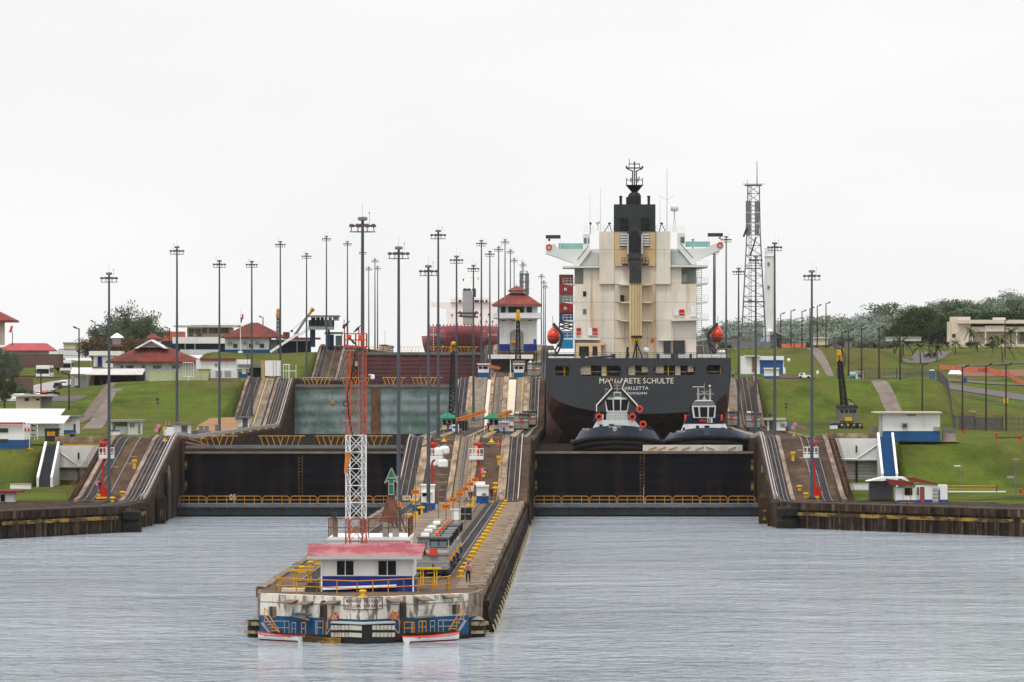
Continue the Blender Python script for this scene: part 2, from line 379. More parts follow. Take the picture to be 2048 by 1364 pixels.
for x0, x1, y0, y1, z in ((-59.2,-25.6,847,1171,9.0), (-7.4,26.1,847,1171,8.9), (-59.2,-25.6,1174,1501,18.0), (-7.4,26.1,1174,1501,18.0), (-59.2,-25.6,1504,2000,26.6), (-7.4,26.1,1504,2000,26.6)):
    setting(MB().add([(x0,y0,z),(x1,y0,z),(x1,y1,z),(x0,y1,z)], [(0,1,2,3)]), 'chamber_water', 'chamber')
setting(MB().add([(-300,2000,26.6),(300,2000,26.6),(400,2700,26.6),(-400,2700,26.6)], [(0,1,2,3)]), 'lake_water', 'chamber')

# ------------------------------------------------------------------ ground
TL = [(780,3.45),(818,4.3),(820,4.4),(846,9.9),(1010,10.5),(1022,10.6),(1030,10.8),(1090,12.4),(1100,13.3),(1152,18.9),(1166,19.75),(1395,20.2),(1405,20.9),(1478,27.0),(1492,27.6),(2600,28.2)]
TLV = [(780,3.45),(818,4.3),(820,4.4),(846,9.9),(1000,10.5),(1100,14.8),(1200,16.6),(1390,20.4),(1500,22.2),(1700,25.0),(2000,27.2),(2600,28.2)]
TR = [(780,3.45),(822,4.3),(824,4.4),(845.5,10.75),(1085,10.8),(1093,11.4),(1142,19.4),(1154,20.3),(1395,20.6),(1405,21.4),(1480,28.0),(1494,28.6),(2200,30.5),(2600,34)]
TRV = [(780,3.45),(822,4.3),(824,4.4),(845.5,10.75),(1040,11),(1150,13.2),(1250,16.8),(1400,21.2),(1500,25.2),(1600,29.6),(1900,31),(2200,34),(2600,40)]
def sm(t): t = max(0, min(1, t)); return t*t*(3-2*t)
def terr(x, y):
    if 780 < y < 850 and (-80.2 < x < 0 or 0 <= x < 47.2):   # cut for the retaining walls and steps
        return lerpt(y, [(780,3.45),(818,4.3),(842.8,4.5),(843.2,9.7 if x < 0 else 10.7),(850,10.0 if x < 0 else 10.75)])
    if x < 0:
        k = sm((-x-97)/6); z = lerpt(y, TL)*(1-k)+lerpt(y, TLV)*k
        if y > 1000: z += .35*math.sin(x*.11+y*.03)*sm((-x-70)/10)*sm((y-1100)/60)
    else:
        xb = 68+(y-1060)*.03 if y < 1400 else 72+(y-1400)*.06
        k = sm((x-xb)/9); z = lerpt(y, TR)*(1-k)+lerpt(y, TRV)*k
        if y > 900: z += .3*math.sin(x*.13+y*.02+1)*sm((x-40)/10)*sm((y-1090)/60)*(1-sm((y-1150)/10)+sm((y-1420)/30))
        z += sm((x-90)/120)*sm((y-1900)/300)*10
    return z
def ground():
    mb = MB()
    ysl = [752,760,770,780]+list(range(785,840,5))+[842.8,843.2]+list(range(850,1240,5))+list(range(1240,1520,8))+list(range(1520,2000,25))+[2000,2100,2200,2300,2450,2600,3200,4200,6000]
    for sgn, xs in ((-1, [-69.2,-69.25,-71,-73,-75,-77,-79,-80.1,-80.3,-82,-83,-85,-88,-91,-94,-96,-98,-100,-102,-104,-107,-110,-115,-120,-130,-140,-160,-200,-300,-600]), (1, [36.4,36.45,38,40,42,44,46,47.1,47.3,48.5,50,53,56,59,62,64,66,68,70,72,74,76,78,80,83,86,90,95,100,106,112,120,130,140,160,200,300,600])):
        pts = {}; vs = []; fs = []
        for i, y in enumerate(ysl):
            for j, x in enumerate(xs):
                z = terr(x, y)
                if sgn < 0 and y < 780 and x > -72.8-(780-y)*.35-6: z = -4
                if sgn > 0 and y < 780 and x < 45+(780-y)*.5: z = -4
                if j == 0: z = min(z, zw(y)-.6)
                vs.append((x, y, z))
        n = len(xs)
        for i in range(len(ysl)-1):
            for j in range(n-1):
                q = (i*n+j, i*n+j+1, (i+1)*n+j+1, (i+1)*n+j)
                fs.append(q if sgn > 0 else q[::-1])
        mb.add(vs, fs)
    # land far behind the lake
    mb.add([(-600,2600,24),(600,2600,24),(2500,6000,30),(-2500,6000,30)], [(0,1,2,3)])
    return mb
setting(ground(), 'ground', 'grass', smooth=True)
def drape(pts_l, pts_r, n, dz=.06):             # ribbon laid on the ground between two edge polylines
    mb = MB(); vs = []; fs = []; m = 6
    def at(p, t):
        k = t*(len(p)-1); i = min(int(k), len(p)-2); f = k-i
        return (p[i][0]+(p[i+1][0]-p[i][0])*f, p[i][1]+(p[i+1][1]-p[i][1])*f)
    for i in range(n+1):
        a, b = at(pts_l, i/n), at(pts_r, i/n)
        for j in range(m+1):
            x, y = a[0]+(b[0]-a[0])*j/m, a[1]+(b[1]-a[1])*j/m; vs.append((x, y, terr(x,y)+dz))
    for i in range(n):
        for j in range(m): fs.append((i*(m+1)+j, i*(m+1)+j+1, (i+1)*(m+1)+j+1, (i+1)*(m+1)+j))
    return mb.add(vs, fs)
def road(pts, w, n=40, dz=.07):                 # centre line -> ribbon
    l, r = [], []
    for i, p in enumerate(pts):
        a = Vector(pts[max(i-1,0)]); b = Vector(pts[min(i+1,len(pts)-1)]); d = (b-a).normalized(); nrm = Vector((-d.y, d.x))
        l.append((p[0]-nrm.x*w/2*-1, p[1]+nrm.y*w/2)); r.append((p[0]-nrm.x*w/2, p[1]-nrm.y*w/2))
    return drape(l, r, n, dz)
def G(px, py, side):                            # ground point seen at a photo pixel (marches along the ray)
    y = 760.0
    while y < 3000:
        x = X_(px, y)
        if Z_(py, y) <= terr(x, y): return (x, y)
        y += 1.0
    return (X_(px, 1500), 1500)

V['yellowworn'] = mat('worn_yellow_timber', (.34, .20, .03), .85, .25, .8, [((.035, .024, .014), (.35, .35, 1.2), .42, .52, .95), ((.20,.13,.06), (1.2,1.2,1.2), .5, .65, .7)])
# ------------------------------------------------------------------ lock walls
lw = thing('lock_wall', 'left stepped concrete lock wall with ramps beside the half-hidden green gate', 'wall', (-64, 800, 3.4))
wallbody(MB(), -69.2, -59.2, YS).build('wall_body', 'brown', lw)
cw = thing('lock_wall', 'stepped concrete centre wall between the two lock lanes, with three ramps', 'wall', (-16.5, 800, 3.4))
wallbody(MB(), -25.6, -7.4, YS).build('wall_body', 'brown', cw)
rw = thing('lock_wall', 'right stepped concrete lock wall beside the grey container ship', 'wall', (31, 800, 3.4))
wallbody(MB(), 26.1, 36.4, YS).build('wall_body', 'brown', rw)
def face(x0, x1, par, ya=771):                  # stained side facings, just proud of the body
    ys = [ya]+[y for y in YS if y > ya and y < 1800]
    mb = MB(); vs = []; fs = []
    for y in ys: z = zw(y); vs += [(x0,y,-3.5),(x1,y,-3.5),(x1,y,z-.25),(x0,y,z-.25)]
    n = len(ys)
    for i in range(n-1):
        a = 4*i; b = a+4
        for k in range(4): fs.append((a+k, a+(k+1)%4, b+(k+1)%4, b+k))
    fs += [(0,3,2,1), (4*n-4,4*n-3,4*n-2,4*n-1)]
    mb.add(vs, fs).build('side_facing', 'darkwall', par)
face(-59.2, -59.05, lw); face(-25.75, -25.6, cw); face(-7.4, -7.25, cw); face(25.95, 26.1, rw)
def trackset(par, bands, ya=772, yb=1990):
    """bands: (x0, x1, material, height, name)"""
    for x0, x1, m, h, nm in bands: strip(MB(), x0, x1, ya, yb, h).build(nm, m, par)
V['palered'] = mat('worn_pinkish_concrete', (.30, .225, .185), .9, .25, .4, [((.11, .078, .06), (.9, .05, .9), .42, .62, .85)], spec=.03)
trackset(lw, [(-68.9,-68.35,'palered',.4,'coping_band'), (-67.9,-66.4,'track',.05,'return_track'), (-64.9,-64.75,'rail',.12,'steel_rail'),
              (-62.75,-62.2,'palered',.3,'coping_band'), (-62.0,-60.5,'track',.06,'towing_track')])
mb = MB()
for x in (-67.75,-66.6,-61.85,-60.7,-61.3): strip(mb, x-.05, x+.05, 772, 1990, .13)
mb.build('track_rails', 'rail', lw)
mb = MB(); 
for x in (-59.9,-59.5): strip(mb, x-.06, x+.06, 774, 1170, .5, .35)
mb.build('edge_pipes', 'pipe', lw)
trackset(cw, [(-24.6,-23.2,'track',.06,'towing_track'), (-23.1,-22.0,'pale',.3,'coping_band'), (-18.5,-17.75,'pale',.25,'coping_band'), (-17.6,-15.95,'tan',.05,'return_track'),
              (-15.9,-14.85,'pale',.28,'coping_band'), (-11.55,-10.4,'pale',.3,'coping_band'), (-10.3,-9.1,'track',.06,'towing_track')])
mb = MB()
for x in (-24.75,-23.9,-17.3,-16.75,-9.3,-10.1): strip(mb, x-.05, x+.05, 772, 1990, .14)
mb.build('track_rails', 'rail', cw)
mb = MB()
for x in (-25.2,-8.6): strip(mb, x-.06, x+.06, 774, 1170, .3, .2)
mb.build('edge_pipes', 'pipe', cw)
mb = MB(); strip(mb, -16.95, -16.5, 772, 1990, .10); mb.build('rack_groove', 'black', cw)
trackset(rw, [(27.0,28.5,'track',.06,'towing_track'), (28.65,29.2,'palered',.3,'coping_band'), (33.0,34.4,'track',.06,'return_track'), (32.2,32.35,'rail',.12,'steel_rail'), (35.55,36.15,'palered',.4,'coping_band')])
mb = MB()
for x in (27.2,28.3,27.75,33.2,34.2): strip(mb, x-.05, x+.05, 772, 1990, .13)
mb.build('track_rails', 'rail', rw)
mb = MB()
for x in (26.4,26.75): strip(mb, x-.06, x+.06, 774, 1170, .5, .35)
mb.build('edge_pipes', 'pipe', rw)
# cross beams, steps and plates on the ramps
mb = MB()
for i in range(9):
    y = 780+i*6.8; z = zw(y)
    mb.box(-21.6, -18.7, y, y+.5, z-.3, z+.16)
for i in (0, 1, 3, 6, 7):
    y = 782+i*8; z = zw(y); mb.box(-14.6, -13.4 if i % 2 else -11.7, y, y+.5, z-.3, z+.16)
mb.build('cross_beams', 'pale', cw)
mb = MB()
for i in range(44):
    y = 774+i*1.5; z = zw(y); mb.box(-15.7, -15.45, y, y+.5, z+.2, z+.36); mb.box(-11.4, -11.2, y, y+.5, z+.2, z+.36)
mb.build('rack_blocks', 'brown', cw)
mb = MB()
for i in range(3): mb.box(-21.8, -18.7, 836+i*2.2, 838+i*2.2, 9.2, zw(838)+.1-(2-i)*.8); mb.box(-14.6, -11.8, 836+i*2.2, 838+i*2.2, 9.2, zw(838)+.1-(2-i)*.8)
mb.build('stone_steps', 'concrete', cw)
mb = MB(); strip(mb, -19.2, -17.75, 1121, 1172, .16); strip(mb, -14.9, -13.3, 1121, 1172, .16); mb.build('white_slab', 'cream', cw)
mb = MB(); strip(mb, -21.9, -19.4, 1117, 1178, .1); strip(mb, -13.1, -11.0, 1117, 1178, .1); mb.build('paved_strip', 'concrete', cw)
mb = MB(); strip(mb, -22.1, -21.95, 1117, 1500, .22); strip(mb, -12.0, -11.9, 1117, 1500, .22); mb.build('painted_kerb', 'yellow', cw)
for par, x0, x1 in ((lw, -64.6, -63.0), (rw, 29.5, 32.0)):
    mb = MB()
    for i in range(3): mb.box(x0, x1, 834+i*2.4, 836.4+i*2.4, 9, zw(838)+.12-(2-i)*.75)
    mb.build('stone_steps', 'concrete', par)
mb = MB(); strip(mb, -65.8, -65.0, 1117, 1178, .1); strip(mb, -64.6, -63.2, 1117, 1178, .12); mb.build('paved_strip', 'concrete', lw)
mb = MB(); strip(mb, -64.75, -64.62, 1117, 1440, .2); mb.build('painted_kerb', 'yellow', lw)
mb = MB(); strip(mb, 29.6, 31.8, 1117, 1178, .12); mb.build('paved_strip', 'concrete', rw)
mb = MB(); strip(mb, 29.45, 29.58, 1090, 1178, .25); mb.build('painted_kerb', 'yellow', rw)
# pier faces beside the lower gates: buttresses, arched niche, yellow plates
for par, x, s in ((lw, -59.05, 1), (rw, 25.95, -1)):
    mb = MB()
    for y, w in ((776, 2.2), (806, 1.6), (838, 3)): mb.box(min(x,x+s*.45), max(x,x+s*.45), y, y+w, -3, zw(y)-.5)
    mb.build('buttress', 'darkwall', par)
    mb = MB(); pts = [(815+3.2*math.cos(t), 4.6+3.2*math.sin(t)) for t in [math.pi*k/10 for k in range(11)]]
    mb.sprism([(818.2,-.5)]+pts+[(811.8,-.5)], min(x,x+s*.06), max(x,x+s*.06)); mb.build('arched_niche', 'concrete', par)
    mb = MB(); mb.sprism([(817.2,-.5)]+[(815+2.2*math.cos(t), 4.2+2.2*math.sin(t)) for t in [math.pi*k/10 for k in range(11)]]+[(812.8,-.5)], min(x,x+s*.1), max(x,x+s*.1)); mb.build('niche_opening', 'black', par)
    mb = MB()
    for z in (7.4, 4.3, .9): mb.box(min(x+s*.46,x+s*.85), max(x+s*.46,x+s*.85), 840.9, 840.99, z-.75, z+.75)
    build_each(mb, 'yellow_plate', 'yellowworn', par)
for x, s in ((-25.75,-1),(-7.25,1)):
    mb = MB()
    for y, w in ((777, 2), (812, 2), (839, 3)): mb.box(min(x,x+s*.45), max(x,x+s*.45), y, y+w, -3, zw(y)-.4)
    mb.build('buttress', 'darkwall', cw)
    mb = MB()
    for z in (7.4, 4.3, .9): mb.box(min(x+s*.46,x+s*.75), max(x+s*.46,x+s*.75), 841.9, 841.99, z-.75, z+.75)
    build_each(mb, 'yellow_plate', 'yellowworn', cw)

# ------------------------------------------------------------------ quays flaring from the lock mouth
V['ribmat'] = mat('quay_rib', (.11, .08, .058), .9, .4, .4, [((.014,.010,.008), (.8,.8,.25), .42, .62, .9)], spec=.03)
def quay(name, label, path, back, org, ext):
    q = thing(name, label, 'quay', org)
    MB().prism(path+back, -4, L0).build('quay_body', 'quaywall', q)
    cap = MB(); tim = MB(); ribs = MB(); holes = MB(); trk = MB(); rl = MB()
    sgn = 1 if path[0][0] > path[-1][0] else -1
    for (a, b) in zip(path[:-1], path[1:]):
        a, b = Vector((*a, 0)), Vector((*b, 0)); d = (b-a); ln = d.length; d.normalize(); nr = Vector((d.y, -d.x, 0))
        if nr.y > 0: nr = -nr
        if nr.dot(Vector((-a.x-16, -200, 0))) < 0: nr = -nr
        def slab(mb, t0, t1, o0, o1, z0, z1):
            p = [a+d*t0+nr*o0, a+d*t1+nr*o0, a+d*t1+nr*o1, a+d*t0+nr*o1]
            mb.hexa([(v.x,v.y,z0) for v in p]+[(v.x,v.y,z1) for v in p])
        slab(cap, 0, ln, -.6, .35, L0-.9, L0+.02)
        if ln > 20:
            slab(tim, 2, ln, .36, .62, 1.75, 2.2)
            k = 3.0
            while k < ln: slab(ribs, k, k+.2+.5*rnd.random(), -.1, .08+.1*rnd.random(), -2, 1.7); k += 1.6+4*rnd.random()
            k = 1.5
            while k < ln: slab(holes, k, k+.55, .02, .06, .25, .75); k += 2.3
        slab(trk, 0, ln, -2.9, -1.3, L0-.02, L0+.05)
        for o in (-2.7,-1.5): slab(rl, 0, ln, o-.05, o+.05, L0, L0+.16)
    cap.build('coping', 'quaywall', q); tim.build('timber_fender', 'yellowworn', q); build_each(ribs, 'wall_rib', 'ribmat', q)
    holes.build('drain_holes', 'black', q); trk.build('track_bed', 'track', q); rl.build('track_rails', 'rail', q)
    return q
quay('quay_wall', 'stained left quay with yellow timber rail flaring from the lock mouth', [(-59.25,772),(-60.2,744),(-72.8,712),(-112,640)], [(-140,650),(-140,800),(-69.2,800),(-69.2,772)], (-70, 730, 0), -1)
quay('quay_wall', 'stained right quay with yellow timber rail flaring from the lock mouth', [(100,655),(56.4,722),(28.9,765),(26.15,772)], [(36.4,772),(36.4,800),(140,800),(140,670)], (50, 735, 0), 1)
def rollers(c, label):
    t = thing('roller_fender', label, 'fender', c)
    MB().lathe(c, [(1.3,.1),(1.75,.35),(1.75,1.35),(1.3,1.6)], 20).build('rubber_wheel', 'rubber', t, smooth=False)
    MB().lathe((c[0],c[1],c[2]+1.75), [(1.3,0),(1.75,.25),(1.75,1.2),(1.3,1.45)], 20).build('rubber_wheel', 'rubber', t)
    MB().tube((c[0],c[1],c[2]-.4), (c[0],c[1],c[2]+3.4), .3, n=10).build('axle', 'rust', t)
rollers((-59.3, 745.5, -.3), 'two stacked black rubber roller fenders at the corner of the left quay')
rollers((28.0, 765.2, -.3), 'two stacked black rubber roller fenders at the corner of the right quay')
for x, lb in ((-58.3, 'left quay mouth'), (25.3, 'right quay mouth')):
    t = thing('mooring_dolphin', 'dark concrete pillar with yellow bumper standing in the water at the '+lb, 'pillar', (x, 790, 0))
    MB().box(x-.6, x+.6, 789, 791, -3, 3.6).frustum((x,790), (.6,1), (.4,.7), 3.6, 4.2).build('pillar', 'darkwall', t)
    MB().box(x-.1, x+.35, 788.85, 789, .5, 2.0).build('bumper', 'yellowworn', t)
# ------------------------------------------------------------------ lock gates
def gate(x0, x1, Y, zb, zt, m, label, foldrail=True, board=None, rib=True):
    xm = (x0+x1)/2; t = thing('lock_gate', label, 'lock gate', (xm, Y, zb))
    for a, b in ((x0, xm-.04), (xm+.04, x1)):
        lf = MB().box(a, b, Y, Y+2.1, zb, zt).build('gate_leaf', m, t)
        mb = MB(); k = a+1.2
        while k < b-.5: mb.box(k, k+.06, Y-.04, Y, zb, zt-.2); k += 2.75
        mb.build('plate_seams', m, lf)
    mb = MB(); mb.box(x0-.2, x1+.2, Y-.35, Y+2.3, zt-.02, zt+.28); mb.build('top_timber', 'tan', t)
    return t
def walkway(t, x0, x1, Y, z, seg, lean=True, m='orange'):
    MB().box(x0, x1, Y-.2, Y+1.3, z+.15, z+.62).build('walkway', 'steel', t)
    for a, b in seg:
        mb = MB(); h = 1.3; mb.tube((a,Y-.1,z+.7+h), (b,Y-.1,z+.7+h), .06, n=5)
        n = max(4, int((b-a)/.8))
        for i in range(n):
            x = a+(b-a)*(i+.3)/n; s = .55 if i < n/2 else -.55
            mb.tube((x,Y-.1,z+.7+h), (x+s,Y-.1,z+.5), .055, n=5)
        mb.build('folding_railing', m, t)
g1 = gate(-59.0, -25.8, 846, -4, 9.05, 'gate', 'black lower lock gate marked 05 on the left lane')
walkway(g1, -58.8, -26.4, 846.2, 9.65, [(-57,-51),(-48,-41),(-39.5,-34.5),(-33.2,-28.0)])
ptext('05', 459, 472, 988.5, 999.5, 845.9, 'white', g1, 'gate_number')
mb = MB()
for k in range(16): mb.box(-42.0, -41.4, 845.8, 845.9, .8+k*.5, .9+k*.5)
mb.tube((-42.0,845.85,.4),(-42.0,845.85,8.8),.06,n=5).tube((-41.4,845.85,.4),(-41.4,845.85,8.8),.06,n=5); mb.build('ladder', 'brown', g1)
g2 = gate(-7.2, 25.9, 846, -4, 9.05, 'gate', 'black lower lock gate in front of the tugs on the right lane')
b = MB().box(9.2, 24.0, 845.6, 847.2, 9.4, 10.3).build('pale_walkway_board', 'greyroof', g2)
mb = MB()
for x, s in ((10.6,1),(12.0,1),(13.6,1),(15.6,1),(17.6,1),(19.2,-1),(22.4,1)): mb.bar((x-.6*s,845.5,9.65),(x+.6*s,845.5,10.05),.13)
build_each(mb, 'folded_rail', 'orange', g2)
mb = MB()
for k in range(16): mb.box(8.8, 9.4, 845.8, 845.9, .8+k*.5, .9+k*.5)
mb.tube((8.8,845.85,.4),(8.8,845.85,8.8),.06,n=5).tube((9.4,845.85,.4),(9.4,845.85,8.8),.06,n=5); mb.build('ladder', 'brown', g2)
g3 = gate(-59.0, -25.8, 1172, 2, 18.6, 'greengate', 'mottled grey-green lock gate across the left lane behind the pool')
walkway(g3, -58.8, -26, 1172.2, 18.6, [(-57.5,-51),(-49.5,-43),(-41,-36),(-35,-28.5)], m='yellow')
mb = MB(); mb.box(-43.2, -41.4, 1171.5, 1171.95, 8, 18.4); mb.build('rusty_mitre_post', 'rust', g3)
mb = MB(); mb.box(-51.6, -50.9, 1171.8, 1171.95, 15.2, 15.9); mb.build('orange_patch', 'orange', g3)
g4 = gate(-7.2, 25.9, 1172, 2, 18.6, 'greengate', 'lock gate hidden behind the grey container ship')
walkway(g4, -7, 26, 1172.2, 18.6, [(-6,0)], m='yellow')
g5 = gate(-59.0, -25.8, 1502, 10, 26.9, 'redgate', 'maroon upper lock gate in front of the red ship')
walkway(g5, -58.8, -26, 1502.2, 27.0, [(-57,-50),(-48,-42),(-40,-34),(-33,-27)], m='yellow')
g6 = gate(-7.2, 25.9, 1502, 10, 26.9, 'redgate', 'maroon upper lock gate far behind the container ship')
for par in (g1,):
    MB().bar((-58.9,846,10.6),(-55,847,9.9),.35).bar((-58.6,848,11.2),(-54,849,9.6),.3).build('gate_strut', 'rust', par)

# ------------------------------------------------------------------ low service bridges in front of the lower gates
def lowbridge(x0, x1, label, posts):
    t = thing('service_bridge', label, 'footbridge', ((x0+x1)/2, 833, 0))
    MB().box(x0, x1, 832, 835.5, .25, 1.35).build('girder', 'dgirder', t)
    MB().box(x0-.0, x1+.0, 831.6, 835.8, 1.36, 1.9).build('deck', 'steel', t)
    mb = MB(); k = x0+.6
    while k < x1: mb.box(k, k+.12, 831.3, 831.58, 1.2, 2.0); k += 2.2
    build_each(mb, 'bracket', 'steel', t)
    MB().box(x0, x1, 832.3, 835, -2, .22).build('pontoon', 'black', t)
    n = 8; w = (x1-x0-.6)/n
    for i in range(n):
        a = x0+.3+i*w; b = a+w-.18; mb = MB(); y = 831.5; c = .28
        mb.path([(a,y,1.9),(a,y,3.0-c),(a+c,y,3.0),(b-c,y,3.0),(b,y,3.0-c),(b,y,1.9)], .05, 5)
        mb.tube((a,y,2.45),(b,y,2.45),.045,n=5)
        for q in (.35,.7): mb.tube((a+w*q,y,1.7),(a+w*q,y,3.0),.045,n=5)
        mb.build('railing_panel', 'orange', t)
V['dgirder'] = mat('dark_girder', (.040, .046, .050), .6, .2, .3, [((.02,.015,.015), (.8,.8,.15), .5, .7, .7)])
lowbridge(-59.0, -25.9, 'low grey service bridge with orange rails under the gate marked 05', 8)
lowbridge(-7.1, 25.9, 'low grey service bridge with orange rails under the black gate on the right lane', 8)

# ------------------------------------------------------------------ high-mast lights
def highmast():
    t = thing('light_mast', 'tall grey high-mast light', 'light mast', (0,0,0), 'high-mast lights along the lock walls')
    MB().tube((0,0,0),(0,0,31),.27,.13,10).box(-.45,.45,-.45,.45,0,.25).build('pole', 'mast', t)
    mb = MB().ring((0,0,30.2),1.05,.05,'z',20,5)
    for k in range(4):
        a = math.pi/4+k*math.pi/2; mb.bar((0,0,30.35),(1.05*math.cos(a),1.05*math.sin(a),30.2),.08)
    mb.ring((0,0,29.65),1.15,.03,'z',20,4)
    for k in range(8):
        a = math.pi/8+k*math.pi/4; mb.tube((1.05*math.cos(a),1.05*math.sin(a),30.2),(1.12*math.cos(a),1.12*math.sin(a),29.65),.025,n=4)
    mb.build('head_ring', 'darkhead', t)
    for k in range(8):
        a = k*math.pi/4+math.pi/8
        MB().lathe((1.05*math.cos(a),1.05*math.sin(a),30.08), [(.22,0),(.24,.1),(.15,.26),(.06,.28)], 8).build('luminaire', 'darkhead', t)
    MB().lathe((0,0,30.65), [(.30,0),(.44,.06),(.42,.28),(.36,.33)], 14).build('mast_cap', 'mgrey', t)
    MB().tube((0,0,31),(0,0,32.2),.015,n=4).build('lightning_rod', 'mgrey', t)
    b = MB().tube((.6,0,30.3),(.6,0,31.25),.02,n=4).build('beacon_stem', 'dgrey', t)
    MB().ball((.6,0,31.35),.055,.055,.10,6,5).build('beacon_lamp', 'red', b)
    return t
HM = highmast(); first = True
masts = []
def zg(x, y, side): return zw(y)
rows = {'on the left lock wall': [(-64.2,774,3.6),(-65.4,921,L1),(-65.2,1026,L1),(-65.5,1132,None),(-66.9,1266,L2),(-66.7,1383,L2),(-66.7,1491,None),(-66.7,1625,L3),(-66.6,1735,L3),(-67.1,1853,L3),(-70.5,1972,L3),(-74,1984,L3)],
        'on the long centre wall': [(-19.5,508,L0),(-19.8,618,L0),(-19.2,716,L0),(-21.3,849,None),(-21.65,990,L1),(-21.3,1127,None),(-22,1257,L2),(-21.8,1361,L2),(-21.3,1472,None),(-21.4,1603,L3),(-21.4,1724,L3),(-21.7,1847,L3),(-19.5,1916,L3),(-14.2,2043,27.5),(-14.2,2168,27.5),(-14.2,2267,27.5)],
        'on the right lock wall': [(31.4,774,3.9),(30.5,896,L1),(30.4,990,L1),(30.3,1094,L1),(31.2,1223,L2),(31,1316,L2),(31.2,1338,L2),(31.5,1603,L3)]}
for rk, lst in rows.items():
    for i, (x, y, z) in enumerate(lst):
        z = zw(y) if z is None else z; hgt = {L0:34.4,L1:41.9,L2:51.4,L3:60.0}.get(z)
        lab = 'tall grey light mast, %s of the row %s' % (ORD[i], rk)
        sz = 1.0
        if z == L0: sz = 1.0
        if first: HM.location = (x,y,z); HM['org'] = (x,y,z); HM['label'] = lab; o = HM; first = False
        else: o = dup(HM, (x,y,z), lab, rz=[0,math.pi][1 if x < -50 else 0])
# ------------------------------------------------------------------ grey container ship, stern towards us
V['hullgrey'] = mat('hull_grey', (.043, .048, .054), .55, .1, .12, [((.16, .075, .04), (.7, .7, .05), .68, .86, .45), ((.035,.042,.048), (.2,.2,.2), .5, .7, .5)])
V['hullred'] = mat('hull_red_brown', (.085, .030, .024), .6, .3, .2, [((.020, .013, .012), (.12, .12, .25), .42, .62, .85), ((.22, .16, .14), (.4, .4, .15), .64, .76, .5)])
V['shipwhite'] = mat('rust_streaked_white', (.76, .72, .63), .6, .07, .25, [((.66, .50, .31), (.20, .20, .03), .46, .70, .62), ((.42, .20, .065), (.9, .9, .045), .57, .72, .75), ((.42, .40, .36), (.35, .35, .12), .5, .75, .5)])
V['shiporange'] = mat('soot_and_rust_white', (.66, .47, .27), .65, .1, .2, [((.50, .26, .09), (.5, .5, .05), .5, .75, .7), ((.30, .22, .15), (.4, .4, .15), .62, .8, .5)])
V['boomcream'] = mat('boom_cream', (.66, .50, .27), .6, .08, .3, [((.42, .26, .11), (.9, .9, .04), .58, .78, .6)])
V['funnel'] = mat('funnel_dark_green', (.030, .040, .037), .6, .25, .3)
V['winggrey'] = mat('wing_grey_white', (.66, .68, .66), .6, .05, .3)
V['teal'] = mat('teal_paint', (.22, .42, .38), .6, .1, .4)
sh = thing('container_ship', 'grey-hulled container ship seen from astern, lettered MARGARETE SCHULTE', 'ship', (10, 990, 8.9))
YT = 990.0
ol = [(1092,716),(1092,768),(1095,782),(1104,794),(1120,804),(1148,814),(1190,822),(1235,827),(1277,828),(1325,827),(1375,824),(1408,817),(1434,803),(1452,786),(1460,770),(1462,755),(1462,716)]
OA = [(X_(x,YT), Z_(y,YT)) for x,y in ol]
def hole(x0,x1,y0,y1): return rrect(X_(x0,YT), X_(x1,YT), Z_(y1,YT), Z_(y0,YT), .55, 3)
HO = [hole(1109,1139,732,751), hole(1160,1242,731,751.5), hole(1254,1297,731,750), hole(1308,1391,731,750), hole(1413,1444,730,748.5)]
plate(OA, HO, YT, YT+.4).build('transom', 'hullgrey', sh)
xl, xr = -6.15, 26.05
OB = [(xl,23.86),(xl,15.4),(xl,13.5),(xl,11.5),(xl,9.5),(xl,7.5),(xl,5),(xl+4,2),(10,1),(xr-4,2),(xr,5),(xr,7.5),(xr,9.5),(xr,11.5),(xr,13.5),(xr,15.4),(xr,23.86)]
OM = [((a[0]*.35+b[0]*.65), a[1]*.62+b[1]*.38) for a, b in zip(OA, OB)]
red = MB(); gry = MB()
secs = [(YT+.4, OA), (YT+9, OM), (YT+22, OB), (1185, OB), (1230, [(10+(x-10)*.15, z) for x, z in OB])]
for (ya, A), (yb, B) in zip(secs[:-1], secs[1:]):
    for i in range(len(A)-1):
        tgt = gry if i in (0, len(A)-2) else red
        tgt.add([(A[i][0],ya,A[i][1]),(A[i+1][0],ya,A[i+1][1]),(B[i+1][0],yb,B[i+1][1]),(B[i][0],yb,B[i][1])], [(0,1,2,3)])
gry.build('upper_hull', 'hullgrey', sh); red.build('lower_hull', 'hullred', sh, smooth=True)
MB().box(xl+.1, xr-.1, 990.5, 1185, 23.6, 23.86).build('main_deck', 'mgrey', sh)
MB().box(xl+.3, xr-.3, 990.5, 999, 20.4, 20.6).build('mooring_deck', 'rust', sh)
MB().box(xl+.3, xr-.3, 999, 999.3, 20.6, 23.5).build('mooring_back_wall', 'cream', sh)
mb = MB()
for x in (-4, 1.6, 3.0, 6.2, 9.6, 12.5, 17.2, 19.2, 23): mb.tube((x-1,992,21.3),(x+.9,992,21.3),.62,n=10).box(x-1.3,x-1.05,991.3,992.8,20.6,22.3).box(x+1,x+1.25,991.3,992.8,20.6,22.2)
mb.build('mooring_winches', 'dgrey', sh)
mb = MB()
for x in (-4.6,-2.9,4.4,8.6,15.2,20,24.3): mb.box(x-.1,x+.1,990.8,991,20.6,22.8)
mb.box(xl+1,xr-1,990.55,990.6,21.45,21.51); mb.build('mooring_posts', 'yellow', sh)
